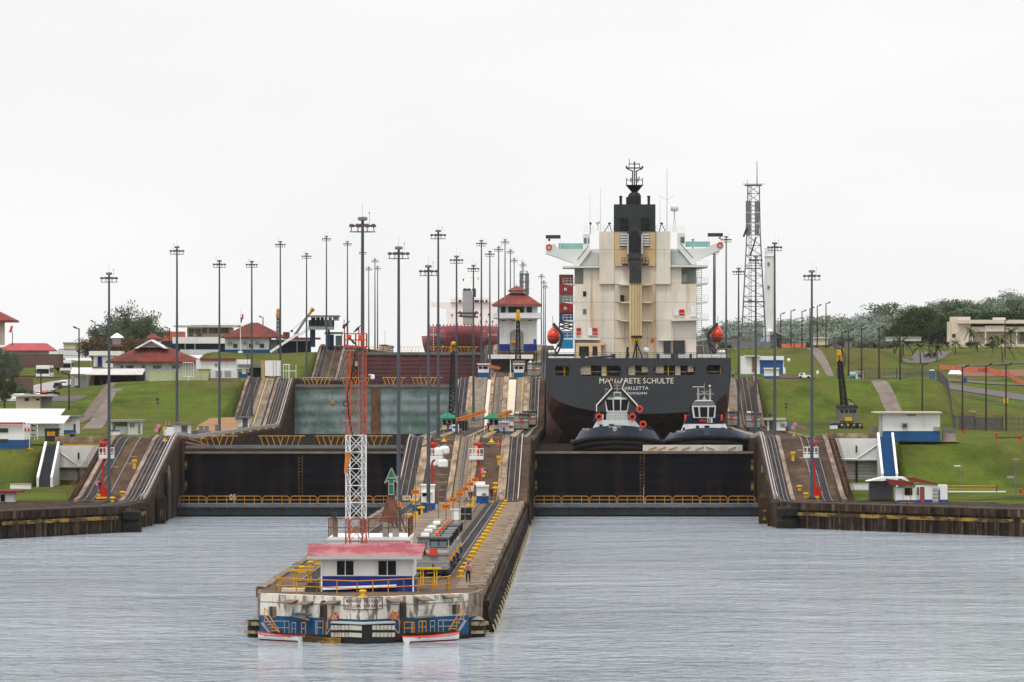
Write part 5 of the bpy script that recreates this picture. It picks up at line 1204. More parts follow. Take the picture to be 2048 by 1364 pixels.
ap = thing('approach_wall', 'long concrete approach wall with white and blue prow pointing at the viewer', 'wall', (-16.5, 430, 0))
PL, PC, PR = (-24.6, 436.0), (-16.42, 427.5), (-8.6, 436.0)
MB().prism([(-25.2,770.9),(-25.2,444),(-24.95,440),(-24.3,437),(-16.42,428.6),(-8.8,437),(-8.0,440),(-7.75,446),(-7.75,770.9)], -3, L0).build('wall_body', 'deckbrown', ap)
def prow(z0, z1, o, m, nm):                     # facing of the prow between two heights, o = how far proud
    k = o*.75; mb = MB()
    mb.prism([(PL[0]-k*.2,PL[1]-k*.3),(PC[0],PC[1]-k*1.3),(PC[0],PC[1]+1.0),(PL[0]+.75,PL[1]+.7)], z0, z1)
    mb.prism([(PC[0],PC[1]-k*1.3),(PR[0]+k*.2,PR[1]-k*.3),(PR[0]-.75,PR[1]+.7),(PC[0],PC[1]+1.0)], z0, z1); return mb.build(nm, m, ap)
prow(1.78, L0+.03, 0, 'prowwhite', 'white_band'); prow(.3, 1.775, .02, 'prowblue', 'blue_band'); prow(-2, .28, .45, 'darkwall', 'plinth'); prow(2.78, 2.84, .05, 'mgrey', 'string_course')
def fY(px):                                     # distance of the prow face at a photo column
    for (a, b) in ((PL, PC), (PC, PR)):
        k = (px-VX)/F; den = (b[0]-a[0])-k*(b[1]-a[1]); u = (k*a[1]-a[0])/den
        if -.25 <= u <= 1.0001: return a[1]+u*(b[1]-a[1])
    a, b = PC, PR; k = (px-VX)/F; u = (k*a[1]-a[0])/((b[0]-a[0])-k*(b[1]-a[1])); return a[1]+u*(b[1]-a[1])
NL = Vector((-8.5,-8.18,0)).normalized(); NR = Vector((8.5,-7.82,0)).normalized()
def fp(px, py, o=0, left=None):
    if abs(px-725) < .9: return Vector((PC[0], PC[1]-o*1.44, Z_(py,PC[1])))   # mitre at the tip
    Y = fY(px); n = NL if (left if left is not None else px < 725) else NR
    return Vector((X_(px,Y), Y, Z_(py,Y)))+n*o
def fbox(mb, x0, x1, y0, y1, o0, o1):           # box lying on the prow face
    l = (x0+x1)/2 < 725; zt = fp((x0+x1)/2, min(y0,y1)).z; zb = fp((x0+x1)/2, max(y0,y1)).z
    a0, b0, b1, a1 = fp(x0,y0,o1,l), fp(x1,y0,o1,l), fp(x1,y0,o0,l), fp(x0,y0,o0,l)
    return mb.hexa([(v.x,v.y,zb) for v in (a0,b0,b1,a1)]+[(v.x,v.y,zt) for v in (a0,b0,b1,a1)])
for x in (648.5, 805): # arched doorways
    n = NL if x < 725 else NR; w = 6.8
    arch = [(x-w,1258)]+[(x-w*math.cos(math.pi*k/8), 1208-w*1.1*math.sin(math.pi*k/8)) for k in range(9)]+[(x+w,1258)]
    for s, o, m, nm in ((1.16,.04,'prowwhite','arch_surround'),(1,.07,'brown','arched_doorway')):
        pts = [fp(x+(px-x)*s, (py if py > 1240 else 1208+(py-1208)*s), o, x<725) for px, py in arch]; q = [p-n*.03 for p in pts]; k = len(pts)
        MB().add(pts+q, [tuple(range(k)), tuple(range(k,2*k))[::-1]]+[(i,i+k,(i+1)%k+k,(i+1)%k) for i in range(k)]).build(nm, m, ap)
    fbox(MB(), x-w, x-w*.1, 1212, 1258, .08, .1).build('dark_door_leaf', 'black', ap); fbox(MB(), x-w, x+w, 1234, 1258, .08, .11).build('dark_door_foot', 'dgrey', ap)
for x0, x1, y in ((572,597,1199),(604,628,1202),(657,682,1201),(771,796,1197),(830,855,1194),(882,907,1188.5)):
    l = x0 < 725; n = NL if l else NR; mb = MB(); a, b = fp(x0,y,0,l), fp(x1,y,0,l); d = n*.75
    mb.hexa([a+d-Vector((0,0,.28)), b+d-Vector((0,0,.28)), b-Vector((0,0,.08)), a-Vector((0,0,.08)), a+d-Vector((0,0,.2)), b+d-Vector((0,0,.2)), b, a]); mb.build('awning', 'tan', ap)
    fbox(MB(), x0+2, x1-2, y+4, y+9, .02, .06).build('awning_window', 'mgrey', ap)
for x0, x1, y0, y1 in ((540,553,1213,1236),(904,920,1209,1228)): fbox(MB(), x0, x1, y0, y1, .02, .05).build('side_door', 'tan', ap); fbox(MB(), x0, x0+(x1-x0)*.45, y0, y1, .05, .07).build('door_shade', 'dgrey', ap)
# welcome board folded round the prow
for l, x0, x1 in ((True,689,725),(False,725.1,764)):
    bd = fbox(MB(), x0, x1, 1195 if l else 1194, 1219 if l else 1218, .03, .07).build('welcome_board', 'prowwhite', ap)
    mb = MB()
    for q in ((x0,x1,1194.6,1195.8),(x0,x1,1217.6,1218.8)): fbox(mb, *q, .07, .1)
    fbox(mb, *((x0,x0+1,1195,1218.5) if l else (x1-1,x1,1195,1218.5)), .07, .1); mb.build('board_frame', 'dgrey', ap)
V['maroon'] = mat('faded_maroon_lettering', (.13, .04, .045), .8, .2, 1.5, [((.45,.38,.34), (2,2,2), .56, .68, .6)])
def ftext(s, x0, x1, y0, y1):
    l = (x0+x1)/2 < 725; text(s, 0, 0, 0, 1, 1, 'maroon', None); vs, fs = _txt[s]; bpy.data.objects.remove(COL.objects[-1])
    xs = [v.x for v in vs]; yy = [v.y for v in vs]; a, b = min(xs), max(xs); c, d = min(yy), max(yy)
    mb = MB(); mb.add([fp(x0+(v.x-a)/(b-a)*(x1-x0), y1-(v.y-c)/(d-c)*(y1-y0), .10 if v.z > 0 else .075, l) for v in vs], fs); mb.build('lettering', 'maroon', ap)
ftext('BIENVENI', 694, 723.5, 1198.5, 1205); ftext('DO A LAS', 727, 758, 1198, 1204.5); ftext('ESCLUSA', 691.5, 723.5, 1209, 1215); ftext('S DE GATUN', 726.5, 762, 1208.5, 1214.5)
fbox(MB(), 836, 847, 1211, 1218, .02, .07).build('small_notice', 'white2', ap)
for x0, y0, x1, y1 in ((592,1227,629,1229),(590,1231,626,1240.5),(821,1236,863,1233)): MB().bar(fp(x0,y0,.35), fp(x1,y1,.35), .16).bar(fp(x0+6,y0,.05), fp(x0+6,y0,.35), .06).bar(fp(x1-6,y1,.05), fp(x1-6,y1,.35), .06).build('handrail_board', 'steel', ap)
for i, (x, y) in enumerate(((674,1233),(784.5,1232))):
    c = fp(x,y,.25); t = thing('life_ring', 'orange-red life ring hung on the %s side of the prow' % ('left','right')[i], 'life ring', c); MB().ring(c, .24, .085, 'y', 18, 7).build('ring', 'lifered', t); mb = MB()
    for k in range(4): a = k*math.pi/2+.6; mb.ball(c+Vector((.24*math.cos(a),0,.24*math.sin(a))), .10,.095,.07,6,5)
    mb.build('white_bands', 'white2', t)
# fender rack at the very tip
V['rackpale'] = mat('pale_rack_block', (.50, .47, .38), .8, .2, 2, [((.10,.08,.06), (2,2,2), .55, .68, .8)])
for l, a, b in ((True,682,725),(False,725.1,771)):
    r = fbox(MB(), a, b, 1247, 1286, .3, .95).build('fender_rack', 'black', ap); fbox(MB(), a, b, 1243, 1246.5, .2, 1.05).build('rack_shelf', 'shadegrey', r)
    for y0, y1 in ((1250,1259),(1264.5,1273)):
        n = 6
        for k in range(n): w = (b-a)/n; fbox(MB(), a+k*w+.9, a+(k+1)*w-.9, y0, y1, .95, 1.05).build('rack_block', 'rackpale', r)
# stairs and rails on the ledges
def rails(nm, m, segs, o, w=.055):
    mb = MB()
    for x0, y0, x1, y1 in segs: mb.bar(fp(x0,y0,o), fp(x1,y1,o), w)
    return mb.build(nm, m, ap)
rails('stair_rail', 'orange', [(544,1215,574,1264),(543.5,1229,557,1249),(544,1215,543.5,1245),(557,1249,573,1264),(543,1243,560,1243),(549,1249,562,1249),(553,1255,567,1255),(557,1261,570,1261)], .75)
rails('stair_stringer', 'silver', [(542,1245,557,1265)], .9, .14)
rails('stair_rail', 'orange', [(913,1211,883,1260),(913.5,1225,899,1247),(913,1211,913,1240),(899,1247,898,1260),(912,1238,896,1238),(906,1245,892,1245),(901,1251,888,1251),(898,1257,886,1257)], .75)
rails('stair_stringer', 'silver', [(914,1240,900,1262)], .9, .14)
rails('rack_rail', 'orange', [(682,1221,666,1246),(667,1246,666,1268),(681,1221,681,1243),(771,1219,787,1246),(772,1219,771,1242),(786,1240,785,1267)], .7)
rails('rack_stringer', 'silver', [(676,1256,668,1268),(772,1252,784,1268)], .7, .12)
for m, xs in (('silver',[(558,592,1242,1268),(582.5,583,1242,1268),(598,605,1245,1268),(645,660,1242,1268),(647.5,648,1242,1268),(847.5,856,1241,1264),(863.5,900,1240,1264),(873,873.5,1241,1263)]),('orange',[(617,625,1245,1268),(795.5,815,1244,1268),(810,812,1244,1267),(824.5,839,1242,1265),(831,832,1242,1265)])):
    mb = MB()
    for a, b, y0, y1 in xs:
        for x in (a, b): mb.bar(fp(x,y0,.7), fp(x,y1,.7), .055)
        mb.bar(fp(a,y0,.7), fp(b,y0,.7), .055).bar(fp(a,(y0+y1)/2,.7), fp(b,(y0+y1)/2,.7), .05)
    mb.build('ledge_railing', m, ap)
fbox(MB(), 540, 682, 1267, 1280, .1, .98).build('ledge', 'darkwall', ap); fbox(MB(), 771, 905, 1264, 1277, .1, .98).build('ledge', 'darkwall', ap)
one(fbox(MB(), 641, 704, 1273.5, 1284.5, 1.1, 1.8), 'floating_boom', 'yellowworn', 'worn yellow floating boom alongside the left of the prow', 'boom', (-18.5,428,0))
V['yellowpale'] = mat('pale_timber', (.55, .42, .24), .85, .25, 1.2, [((.10,.07,.05), (1.5,1.5,1.5), .56, .68, .8)])
V['beam'] = mat('fender_beam', (.34, .25, .14), .85, .3, 1.2, [((.05,.035,.025), (1.8,1.8,1.2), .50, .60, .9)]); V['canvas'] = mat('grey_canvas', (.22, .25, .235), .9, .2, .8, [((.08,.08,.07), (1.5,1.5,1.5), .5, .65, .7)])
for poly in ([(-25.26,445),(-25.0,439.95),(-24.62,436.0),(-24.3,437.2),(-24.7,440.2),(-25.0,445)][::-1], [(-8.6,436.0),(-7.95,439.9),(-7.69,446),(-7.95,446),(-8.2,440.2),(-8.9,437.2)]):
    MB().prism(poly[::-1] if poly[0][0] < -20 else poly, 1.6, L0+.02).build('corner_facing', 'coping', ap); MB().prism(poly[::-1] if poly[0][0] < -20 else poly, -1, 1.6).build('corner_foot', 'darkwall', ap)
# corner fenders
for s, X0, lb in ((-1,-24.45,'left'),(1,-8.6,'right')):
    c = (X0, 438.5); t = thing('corner_fender', 'curved timber fender with pale beams at the %s corner of the prow' % lb, 'fender', (X0,438,0))
    def arc(r, z0, z1, nm, m, a0=-150, a1=-5, th=.3):
        mb = MB(); n = 8
        for k in range(n):
            t0, t1 = [R((a0+(a1-a0)*q/n) if s > 0 else 180-(a0+(a1-a0)*q/n)) for q in (k, k+1)]
            p = [(c[0]+rr*math.cos(tt), c[1]+rr*math.sin(tt)) for rr, tt in ((r,t0),(r,t1),(r-th,t1),(r-th,t0))]
            if s < 0: p = p[::-1]
            mb.prism(p, z0, z1)
        return mb.build(nm, m, t)
    arc(1.25, -1, 1.35, 'fender_body', 'black', -150, -5, 1.0); arc(1.5, .92, 1.22, 'pale_beam', 'beam', -110, -5); arc(1.5, .3, .52, 'pale_beam', 'beam', -110, -5)
    mb = MB().hexa([(c[0]-1.2,c[1]-1.3,1.36),(c[0]+1.2,c[1]-1.3,1.36),(c[0]+1.0,c[1]+1,1.36),(c[0]-1.0,c[1]+1,1.36),(c[0]-.9,c[1]-.9,1.45),(c[0]+.9,c[1]-.9,1.45),(c[0]+.7,c[1]+1,1.6),(c[0]-.7,c[1]+1,1.6)]); mb.build('canvas_cover', 'canvas', t)
# deck, tracks, right-hand fendering of the approach wall
def band(nm, m, x0, x1, y0, y1, h): MB().box(x0, x1, y0, y1, L0-.05, L0+h).build(nm, m, ap)
band('walkway_paving', 'decktan', -9.9, -8.1, 447, 770, .05); band('towing_track', 'track', -12.6, -11.0, 470, 770, .04); band('return_track', 'track', -22.9, -21.4, 450, 770, .04)
band('centre_paving', 'decktan', -20.5, -14.2, 475, 770, .03)
mb = MB()
for x in (-10.85,-11.75,-13.6,-22.8,-21.5): mb.box(x-.055, x+.055, 455, 770, L0, L0+.15)
mb.build('track_rails', 'rail', ap)
mb = MB(); y = 446
while y < 770:
    l = 3+rnd.random()*4; w = .35+rnd.random()*.35
    mb.box(-8.2-rnd.random()*.15, -7.7+rnd.random()*.16, y, y+l-.25*rnd.random(), L0-.3-rnd.random()*.4, L0+.12+rnd.random()*.1); y += l
mb.build('edge_coping', 'coping', ap)
mb = MB(); y = 446
while y < 770:
    l = 4+rnd.random()*4; mb.box(-25.4-rnd.random()*.1, -24.8+rnd.random()*.1, y, y+l-.2, L0-.35-rnd.random()*.3, L0+.1+rnd.random()*.1); y += l
mb.build('left_edge_coping', 'coping', ap)
MB().box(-7.75,-7.5,446,770,-2,1.9).build('side_facing', 'darkwall', ap); MB().box(-7.49,-7.2,446,770,2.05,2.5).build('upper_waling', 'quaywall', ap); MB().box(-7.49,-7.25,446,770,1.5,1.9).build('lower_waling', 'rubber', ap)
V['fendertimber'] = mat('dark_fender_timber', (.030, .024, .020), .95, .4, .6, [((.10,.075,.05), (.8,.25,1.5), .60, .72, .7), ((.006,.005,.005), (1.2,.3,1.2), .5, .6, .8)], spec=.02)
mb = MB(); tips = MB(); y = 447.0
while y < 766:
    a, b = -7.35, -6.65
    mb.hexa([(b-.15,y,-.4),(b,y,-.4),(b,y+4.1,-.4),(b-.15,y+4.1,-.4),(a-.15,y,1.45),(a,y,1.45),(a,y+4.1,1.45),(a-.15,y+4.1,1.45)])
    if round((y-447)/4.9) % 2 == 0: tips.hexa([(b,y-.35,-.4),(b+.16,y-.35,-.4),(b+.16,y-.1,-.4),(b,y-.1,-.4),(a+.38,y-.35,.6),(a+.5,y-.35,.6),(a+.5,y-.1,.6),(a+.38,y-.1,.6)])
    y += 4.9
mb.build('sloped_rubber_fendering', 'fendertimber', ap); build_each(tips, 'fender_tip', 'yellowpale', ap)
mb = MB()
for y in (450,452.3): mb.box(-8.9,-7.7,y-1.6,y,L0-1.4,L0+.25)
mb.box(-8.7,-7.72,441.5,447,1.0,L0-.1); mb.build('broken_corner', 'coping', ap)
mb = MB(); k = 0
for y in range(452, 768, 9): mb.box(-9.8,-8.0,y,y+.35,L0+.04,L0+.08)
mb.build('joint_strips', 'pale', ap)
# yellow bollards beside the track
y = 474.0; i = 0; BL = None
while y < 768 and i < 24:
    lb = 'yellow mooring bollard, %s of the line beside the right-hand track' % ORD[i]
    if BL is None:
        BL = thing('mooring_bollard', lb, 'bollard', (-10.05,y,L0), 'line of yellow mooring bollards on the approach wall'); bollard_mesh(MB(), -10.05, y, L0, .82).build('bollard_body', 'yellow', BL); MB().box(-10.4,-9.7,y-.35,y+.35,L0,L0+.09).build('base_plate', 'yellow', BL)
    else: dup(BL, (-10.05,y,L0), lb)
    y += 10+i*.35; i += 1
for px, py, lb in ((637,1129,'yellow bollard on the left deck behind the house, farthest of three'),(621,1135,'yellow bollard on the left deck, middle of three'),(604,1145,'yellow bollard on the left deck beside the yellow frame'),(725,1195,'yellow bollard at the very tip of the prow above the welcome board')):
    Y = (CH-L0)*F/(py-HY); dup(BL, (X_(px,Y), max(Y,429.3), L0), lb, group='yellow bollards')

# ------------------------------------------------------------------ pier house
Y0 = 441.0
ph = thing('pier_house', 'white and blue pier house with faded red metal roof on the prow', 'house', (-16.4,Y0,L0))
MB().box(-20.05,-12.9,Y0,Y0+5,4.6,6.15).build('white_wall', 'white2', ph); MB().box(-20.08,-12.87,Y0-.03,Y0+5.03,L0,4.6).build('blue_base', 'navy', ph)
zf, zr = 6.15, 7.05
for sgn, ya, yb, za, zb in ((0,Y0-.9,Y0+2.4,zf,zr),(1,Y0+2.4,Y0+5.9,zr,zf)):
    MB().hexa([(-21.2,ya,za-.1),(-12.3,ya,za-.1),(-12.1,yb,zb-.1),(-21.25,yb,zb-.1),(-21.2,ya,za),(-12.3,ya,za),(-12.1,yb,zb),(-21.25,yb,zb)]).build('roof', 'pinkroof', ph)
MB().box(-21.2,-12.3,Y0-.95,Y0-.88,5.92,6.16).build('gutter', 'shadegrey', ph)
for a, b in ((673,708),(756,793)):
    x0, x1 = X_(a,Y0), X_(b,Y0); w = MB().box(x0,x1,Y0-.05,Y0,4.68,5.78).build('window', 'glass', ph)
    mb = MB()
    for q in ((x0-.05,x0+.03,4.64,5.82),(x1-.03,x1+.05,4.64,5.82),((x0+x1)/2-.03,(x0+x1)/2+.03,4.64,5.82)): mb.box(q[0],q[1],Y0-.09,Y0-.051,q[2],q[3])
    mb.box(x0-.05,x1+.05,Y0-.1,Y0-.052,4.6,4.66).box(x0-.05,x1+.05,Y0-.1,Y0-.052,5.78,5.84).build('window_frame', 'white2', w)
for x in (-20.1,-13.0): MB().tube((x,Y0-.2,L0),(x,Y0-.2,5.95),.07).build('downpipe', 'white2', ph)
MB().hexa([(-20.0,Y0-.9,3.55),(-14.3,Y0-.9,3.75),(-14.3,Y0-.05,3.75),(-20,Y0-.05,3.55),(-20.0,Y0-.9,3.65),(-14.3,Y0-.9,3.9),(-14.3,Y0-.05,3.95),(-20,Y0-.05,3.75)]).build('sloping_ledge', 'white2', ph)
# railing round the front of the deck
t = thing('deck_railing', 'yellow railing along the deck edge in front of the pier house', 'railing', (-17,433,L0))
for a, b in (((-23.5,438.6),(-20.2,435.2)),((-20.2,435.2),(-17,432)),((-17,432),(-13.6,436.6)),((-13.6,436.6),(-10.4,441.5)),((-10.4,441.5),(-10.2,445))): MB().railing([(*a,L0),(*b,L0)], 1.12, .045, 2.2, 1).build('railing_panel', 'orange', t)
MB().railing([(-23.5,438.6,L0),(-23.3,444,L0)], 1.12, .045, 2.2, 1).build('railing_panel', 'orange', t)
def yframe(x, y, w, label):
    t = thing('steel_frame', label, 'frame', (x,y,L0)); MB().box(x-w/2,x+w/2,y,y+.5,L0+1.35,L0+1.5).build('top_beam', 'yellow', t)
    for k in (-.32,-.22,.22,.32): MB().box(x+w*k-.05,x+w*k+.05,y+.15,y+.3,L0,L0+1.35).build('leg', 'yellow', t)
    MB().box(x-w*.32,x+w*.32,y+.18,y+.28,L0+.65,L0+.75).build('cross_beam', 'yellow', t)
yframe(-21.9, 447, 2.1, 'yellow steel frame left of the pier house'); yframe(-12.1, 452, 2.0, 'yellow buffer frame right of the pier house')
one(MB().box(-23.2,-21.4,440.6,442.4,L0,L0+.25), 'cover_slab', 'cream', 'pale concrete cover left of the pier house', 'slab', (-22,441,L0))
one(MB().box(-21.3,-20.3,440.3,441.4,L0,L0+.55).box(-21.2,-20.4,440.4,441.3,L0+.55,L0+.7), 'dark_box', 'dgrey', 'dark box beside the left corner of the pier house', 'box', (-20.8,441,L0))
one(MB().box(-23.2,-21,449,456,L0+.02,L0+.2).box(-23.0,-21.2,457,458.2,L0+.02,L0+.25), 'wall_slab', 'deckbrown', 'low slab on the left deck under the bollards', 'slab', (-22,450,L0))

# ------------------------------------------------------------------ rear building, radio tower, arrow
rb = thing('signal_building', 'white signal building with roof terrace under the green arrow', 'building', (-17,458,L0))
MB().box(-20.3,-13.9,458,470,L0,6.9).build('wall', 'white', rb); MB().box(-20.4,-13.8,457.9,470.1,6.9,7.15).build('terrace_slab', 'white2', rb)
MB().hexa([(-17.6,455.8,6.1),(-13.7,455.8,6.1),(-13.7,457.85,6.75),(-17.6,457.85,6.75),(-17.6,455.8,6.2),(-13.7,455.8,6.2),(-13.7,457.85,6.85),(-17.6,457.85,6.85)]).build('porch_roof', 'pinkroof', rb)
MB().railing([(-20.3,458,7.15),(-13.9,458,7.15),(-13.9,470,7.15)],1.5,.045,1.6,1).railing([(-20.3,458,7.15),(-20.3,470,7.15)],1.5,.045,3,1).build('terrace_railing', 'rust', rb)
MB().box(-20.0,-19.6,458.6,459,7.15,8.7).build('terrace_post', 'tan', rb); MB().box(-20.05,-19.7,458.4,459,8.7,9.1).build('searchlight', 'dgrey', rb)
MB().box(-16.0,-15.6,459,459.6,7.15,8.3).box(-15.2,-14.7,459,459.6,7.15,7.9).build('terrace_cabinet', 'silver', rb)
t = thing('radio_tower', 'orange and white lattice radio tower behind the pier house', 'tower', (-17.95,454,L0))
def twr(z0, z1, w0, w1, n, m, nm):
    c = Vector((-17.95,454,0)); ang = R(17); mk = lambda w, z: [c+Vector((w*math.cos(ang+math.pi/4+k*math.pi/2), w*math.sin(ang+math.pi/4+k*math.pi/2), z)) for k in range(4)]
    MB().lattice(mk(w0,z0), mk(w1,z1), n, .052, .026, True).build(nm, m, t)
twr(L0, 8.7, 1.06, .93, 3, 'latred', 'lower_section'); twr(8.7, 15.4, .93, .93, 5, 'white2', 'middle_section'); twr(15.4, 22.4, .93, .93, 5, 'latred', 'upper_section')
MB().box(-18.9,-17.0,453.1,454.9,22.4,22.5).build('top_platform', 'latred', t); MB().railing([(-18.85,453.2,22.5),(-17.1,453.2,22.5),(-17.1,454.8,22.5),(-18.85,454.8,22.5),(-18.85,453.2,22.5)],1.0,.035,.8,1).build('platform_rail', 'latred', t)
MB().tube((-18.85,453.3,22.5),(-18.85,453.3,23.9),.05).tube((-17.7,453.3,22.5),(-17.7,453.3,24.0),.05).tube((-17.4,454,22.5),(-17.4,454,23.8),.05).build('antenna', 'latred', t)
MB().box(-18.6,-18.3,453.2,453.5,23,23.4).box(-17.75,-17.35,453.2,453.5,22.9,23.4).build('antenna_box', 'lifered', t)
MB().box(-18.98,-18.78,453.1,453.4,23.9,24.2).box(-18.9,-18.84,453.2,453.3,24.2,24.6).build('camera_housing', 'dgrey', t)
mb = MB()
for k in range(40): z = 4+k*.45; mb.tube((-17.75,454,z),(-17.4,454,z),.016,n=4)
mb.tube((-17.75,454,3.5),(-17.75,454,22.4),.025).tube((-17.4,454,3.5),(-17.4,454,22.4),.025); mb.build('climbing_ladder', 'silver', t)
MB().path([(-18.0,453.2,22),(-18.2,453.2,20.5),(-18.6,453.15,18.8),(-18.5,453.15,17),(-18.2,453.2,15.4)],.05,6).ring((-18.75,453.1,17.9),.2,.04,'y',12,5).build('black_cable', 'black', t)
MB().tube((-16.95,454,20.2),(-16.75,454,20.25),.05).lathe((-16.62,454,19.85), [(.02,0),(.15,.05),(.16,.25),(.1,.4)], 10).build('dome_camera', 'white2', t)
MB().box(-18.0,-17.8,453,453.2,20.9,21.3).build('junction_box', 'silver', t); MB().bar((-19.05,453.2,22.15),(-18,453.2,22.15),.05).bar((-19.0,453.2,16.6),(-18,453.2,16.5),.05).build('cross_arm', 'silver', t)
c = W(701,905,453); mb = MB().lathe((0,0,0), [(.30,0),(.26,-.5),(.20,-1.1),(.13,-1.65)], 10)
mb.v = [(c.x-.12+v[0]*.8+v[2]*.16, c.y-.6+v[1]*.8, c.z+v[2]) for v in mb.v]
ws = thing('windsock', 'limp orange windsock hanging on the white part of the radio tower', 'windsock', (c.x,453,c.z)); mb.build('sock', 'sockorange', ws) if V.setdefault('sockorange', mat('orange_cloth', (.60,.19,.05), .9, .2, 3)) else 0
MB().ring((c.x-.12,c.y-.6,c.z),.26,.03,'z',12,4).bar((c.x-.1,c.y-.6,c.z+.02),(c.x+.5,453.4,c.z+.1),.04).build('hoop', 'silver', ws)
def bird(px, py, label, lean):
    c = W(px,py,453.2); t = thing('bird', label, 'bird', c, 'black birds on the radio tower'); mb = MB()
    n = 8; secs = [(-.42,.02,.03),(-.28,.05,.0),(-.1,.11,0),(.08,.13,.02),(.2,.09,.06),(.27,.06,.12),(.33,.055,.17),(.38,.04,.18),(.45,.012,.16)]
    vs = []
    for l, r, z in secs:
        for k in range(n): a = 2*math.pi*k/n; vs.append(c+Vector((lean*(l*.75), r*math.cos(a), .22+l*.62+z*.3+r*math.sin(a))))
    m = len(secs); mb.add(vs, [(i*n+k,i*n+(k+1)%n,(i+1)*n+(k+1)%n,(i+1)*n+k) for i in range(m-1) for k in range(n)]+[tuple(range(n))[::-1], tuple(range((m-1)*n,m*n))]); mb.build('body', 'black', t, smooth=True)
    MB().tube(c+Vector((0,.03,0)),c+Vector((0,.03,.18)),.012,n=4).build('legs', 'mgrey', t)
bird(692,655,'black bird perched on the left pole of the radio tower',1); bird(714,664,'black bird perched on the middle of the radio tower top',1); bird(706,689,'smaller black and white bird on the tower platform',-1)
YA = 466
ar = thing('arrow_beacon', 'green arrow signal on a rusty pedestal pointing up', 'signal', W(780,1066,YA))
MB().ppoly([(783.2,936),(769.4,966.3),(777.3,960.5),(777.3,989),(787.5,989),(787.5,960.5),(796,966.3)], YA, .35).build('arrow_panel', 'green', ar)
mb = MB()
for a, b in (((783.2,936),(769.4,966.3)),((783.2,936),(796,966.3)),((777.3,960.5),(777.3,989)),((787.5,960.5),(787.5,989)),((769.4,966.3),(777.3,960.5)),((796,966.3),(787.5,960.5)),((774,956),(791,956)),((777,968.5),(787.5,968.5)),((777.3,989),(787.5,989))): mb.bar(W(*a,YA-.04), W(*b,YA-.04), .07)
mb.build('arrow_edging', 'silver', ar)
mb = MB(); z = [Z_(y,YA) for y in (989,1010,1043,1066)]; x = X_(780.5,YA)
mb.frustum((x+.05,YA+.5), (.45,.45), (.27,.3), z[1], z[0]).frustum((x,YA+.5), (.62,.6), (.48,.45), z[2], z[1]); mb.build('pedestal', 'rust', ar)
mb = MB().bar(W(774,1003,YA),W(759,1047,YA),.1).bar(W(791,1003,YA),W(813,1066,YA),.1).bar(W(779,1030,YA),W(766,1066,YA),.1).bar(W(779,1030,YA),W(790,1066,YA),.1).bar(W(766,1066,YA),W(768,1043,YA),.12).bar(W(797,1066,YA),W(792,1043,YA),.12).bar(W(766,1066,YA+1.2),W(768,1043,YA+1),.12).bar(W(797,1066,YA+1.2),W(792,1043,YA+1),.12); mb.railing([W(752,1048,YA-.6),W(800,1048,YA-.6)],.6,.03,.5,1); mb.build('support_struts', 'rust', ar)
MB().tube(W(794.5,1066,YA+.6),W(794.5,955,YA+.6),.09).build('lamp_pole', 'silver', ar); MB().pb(791,797,952,956.5,YA+.4,.3).build('lamp_box', 'silver', ar)

# ------------------------------------------------------------------ rowing boats at the prow
def rowboat(a, b, label, m2):
    a, b = Vector(a), Vector(b); t = thing('rowing_boat', label, 'boat', (a+b)/2, 'rowing boats at the prow'); d = (b-a).normalized(); n = Vector((-d.y,d.x,0)); ln = (b-a).length
    st = [(0,.05,.62),(.12,.42,.5),(.35,.62,.42),(.65,.62,.40),(.9,.5,.44),(1,.42,.48)]
    def rws(fs, off=0): return [[a+d*(u*ln*(1-.04*off))+n*(s*w*f)+Vector((0,0,zz(h))) for s in (-1,1)] for (u,w,h) in st for f, zz in [fs]]
    vs = []; fs = []
    for (u,w,h) in st:
        for s, f, z in ((-1,1,h),(-1,.82,.12),(-1,.3,-.15),(1,.3,-.15),(1,.82,.12),(1,1,h)): vs.append(a+d*(u*ln)+n*(s*w*f)+Vector((0,0,z)))
    for i in range(5):
        for k in range(5): fs.append((i*6+k, i*6+k+1, (i+1)*6+k+1, (i+1)*6+k))
    fs += [tuple(range(30,36)), tuple(range(6))[::-1]]
    q = [f for f in fs if len(f) == 6 or min(f) % 6 in (0,4)]; r = [f for f in fs if f not in q]
    MB().add(vs, q).build('white_hull', 'white2', t); MB().add(vs, r).build('red_bottom', 'rustred', t)
    mb = MB(); top = [[a+d*(u*ln)+n*(s*w)+Vector((0,0,h)) for (u,w,h) in st] for s in (-1,1)]
    for p in top: mb.path(p, .045, 5)
    mb.bar(top[0][5], top[1][5], .07); mb.build('gunwale', m2, t)
    vs = []
    for (u,w,h) in st: vs += [a+d*(u*ln)+n*(s*w*.9)+Vector((0,0,.2)) for s in (-1,1)]
    MB().add(vs, [(2*i,2*i+1,2*i+3,2*i+2) for i in range(5)]).build('floor_boards', 'wood', t)
    for u in (.3,.55,.85): p = a+d*(u*ln); mb = MB().hexa([p+n*.55*s+d*e+Vector((0,0,z)) for z in (.32,.37) for s, e in ((-1,-.14),(-1,.14),(1,.14),(1,-.14))]); mb.build('thwart', 'orange' if u > .8 else 'wood', t)
    return t
b1 = rowboat(fp(549,1280,1.6)-Vector((0,0,fp(549,1280,1.6).z)), fp(638,1280,1.8)-Vector((0,0,fp(638,1280,1.8).z)), 'white rowing boat with red bottom at the left of the prow', 'red')
b2 = rowboat(fp(887,1275,1.6)-Vector((0,0,fp(887,1275,1.6).z)), fp(779,1278,1.8)-Vector((0,0,fp(779,1278,1.8).z)), 'white rowing boat with orange gunwale at the right of the prow', 'lifered')

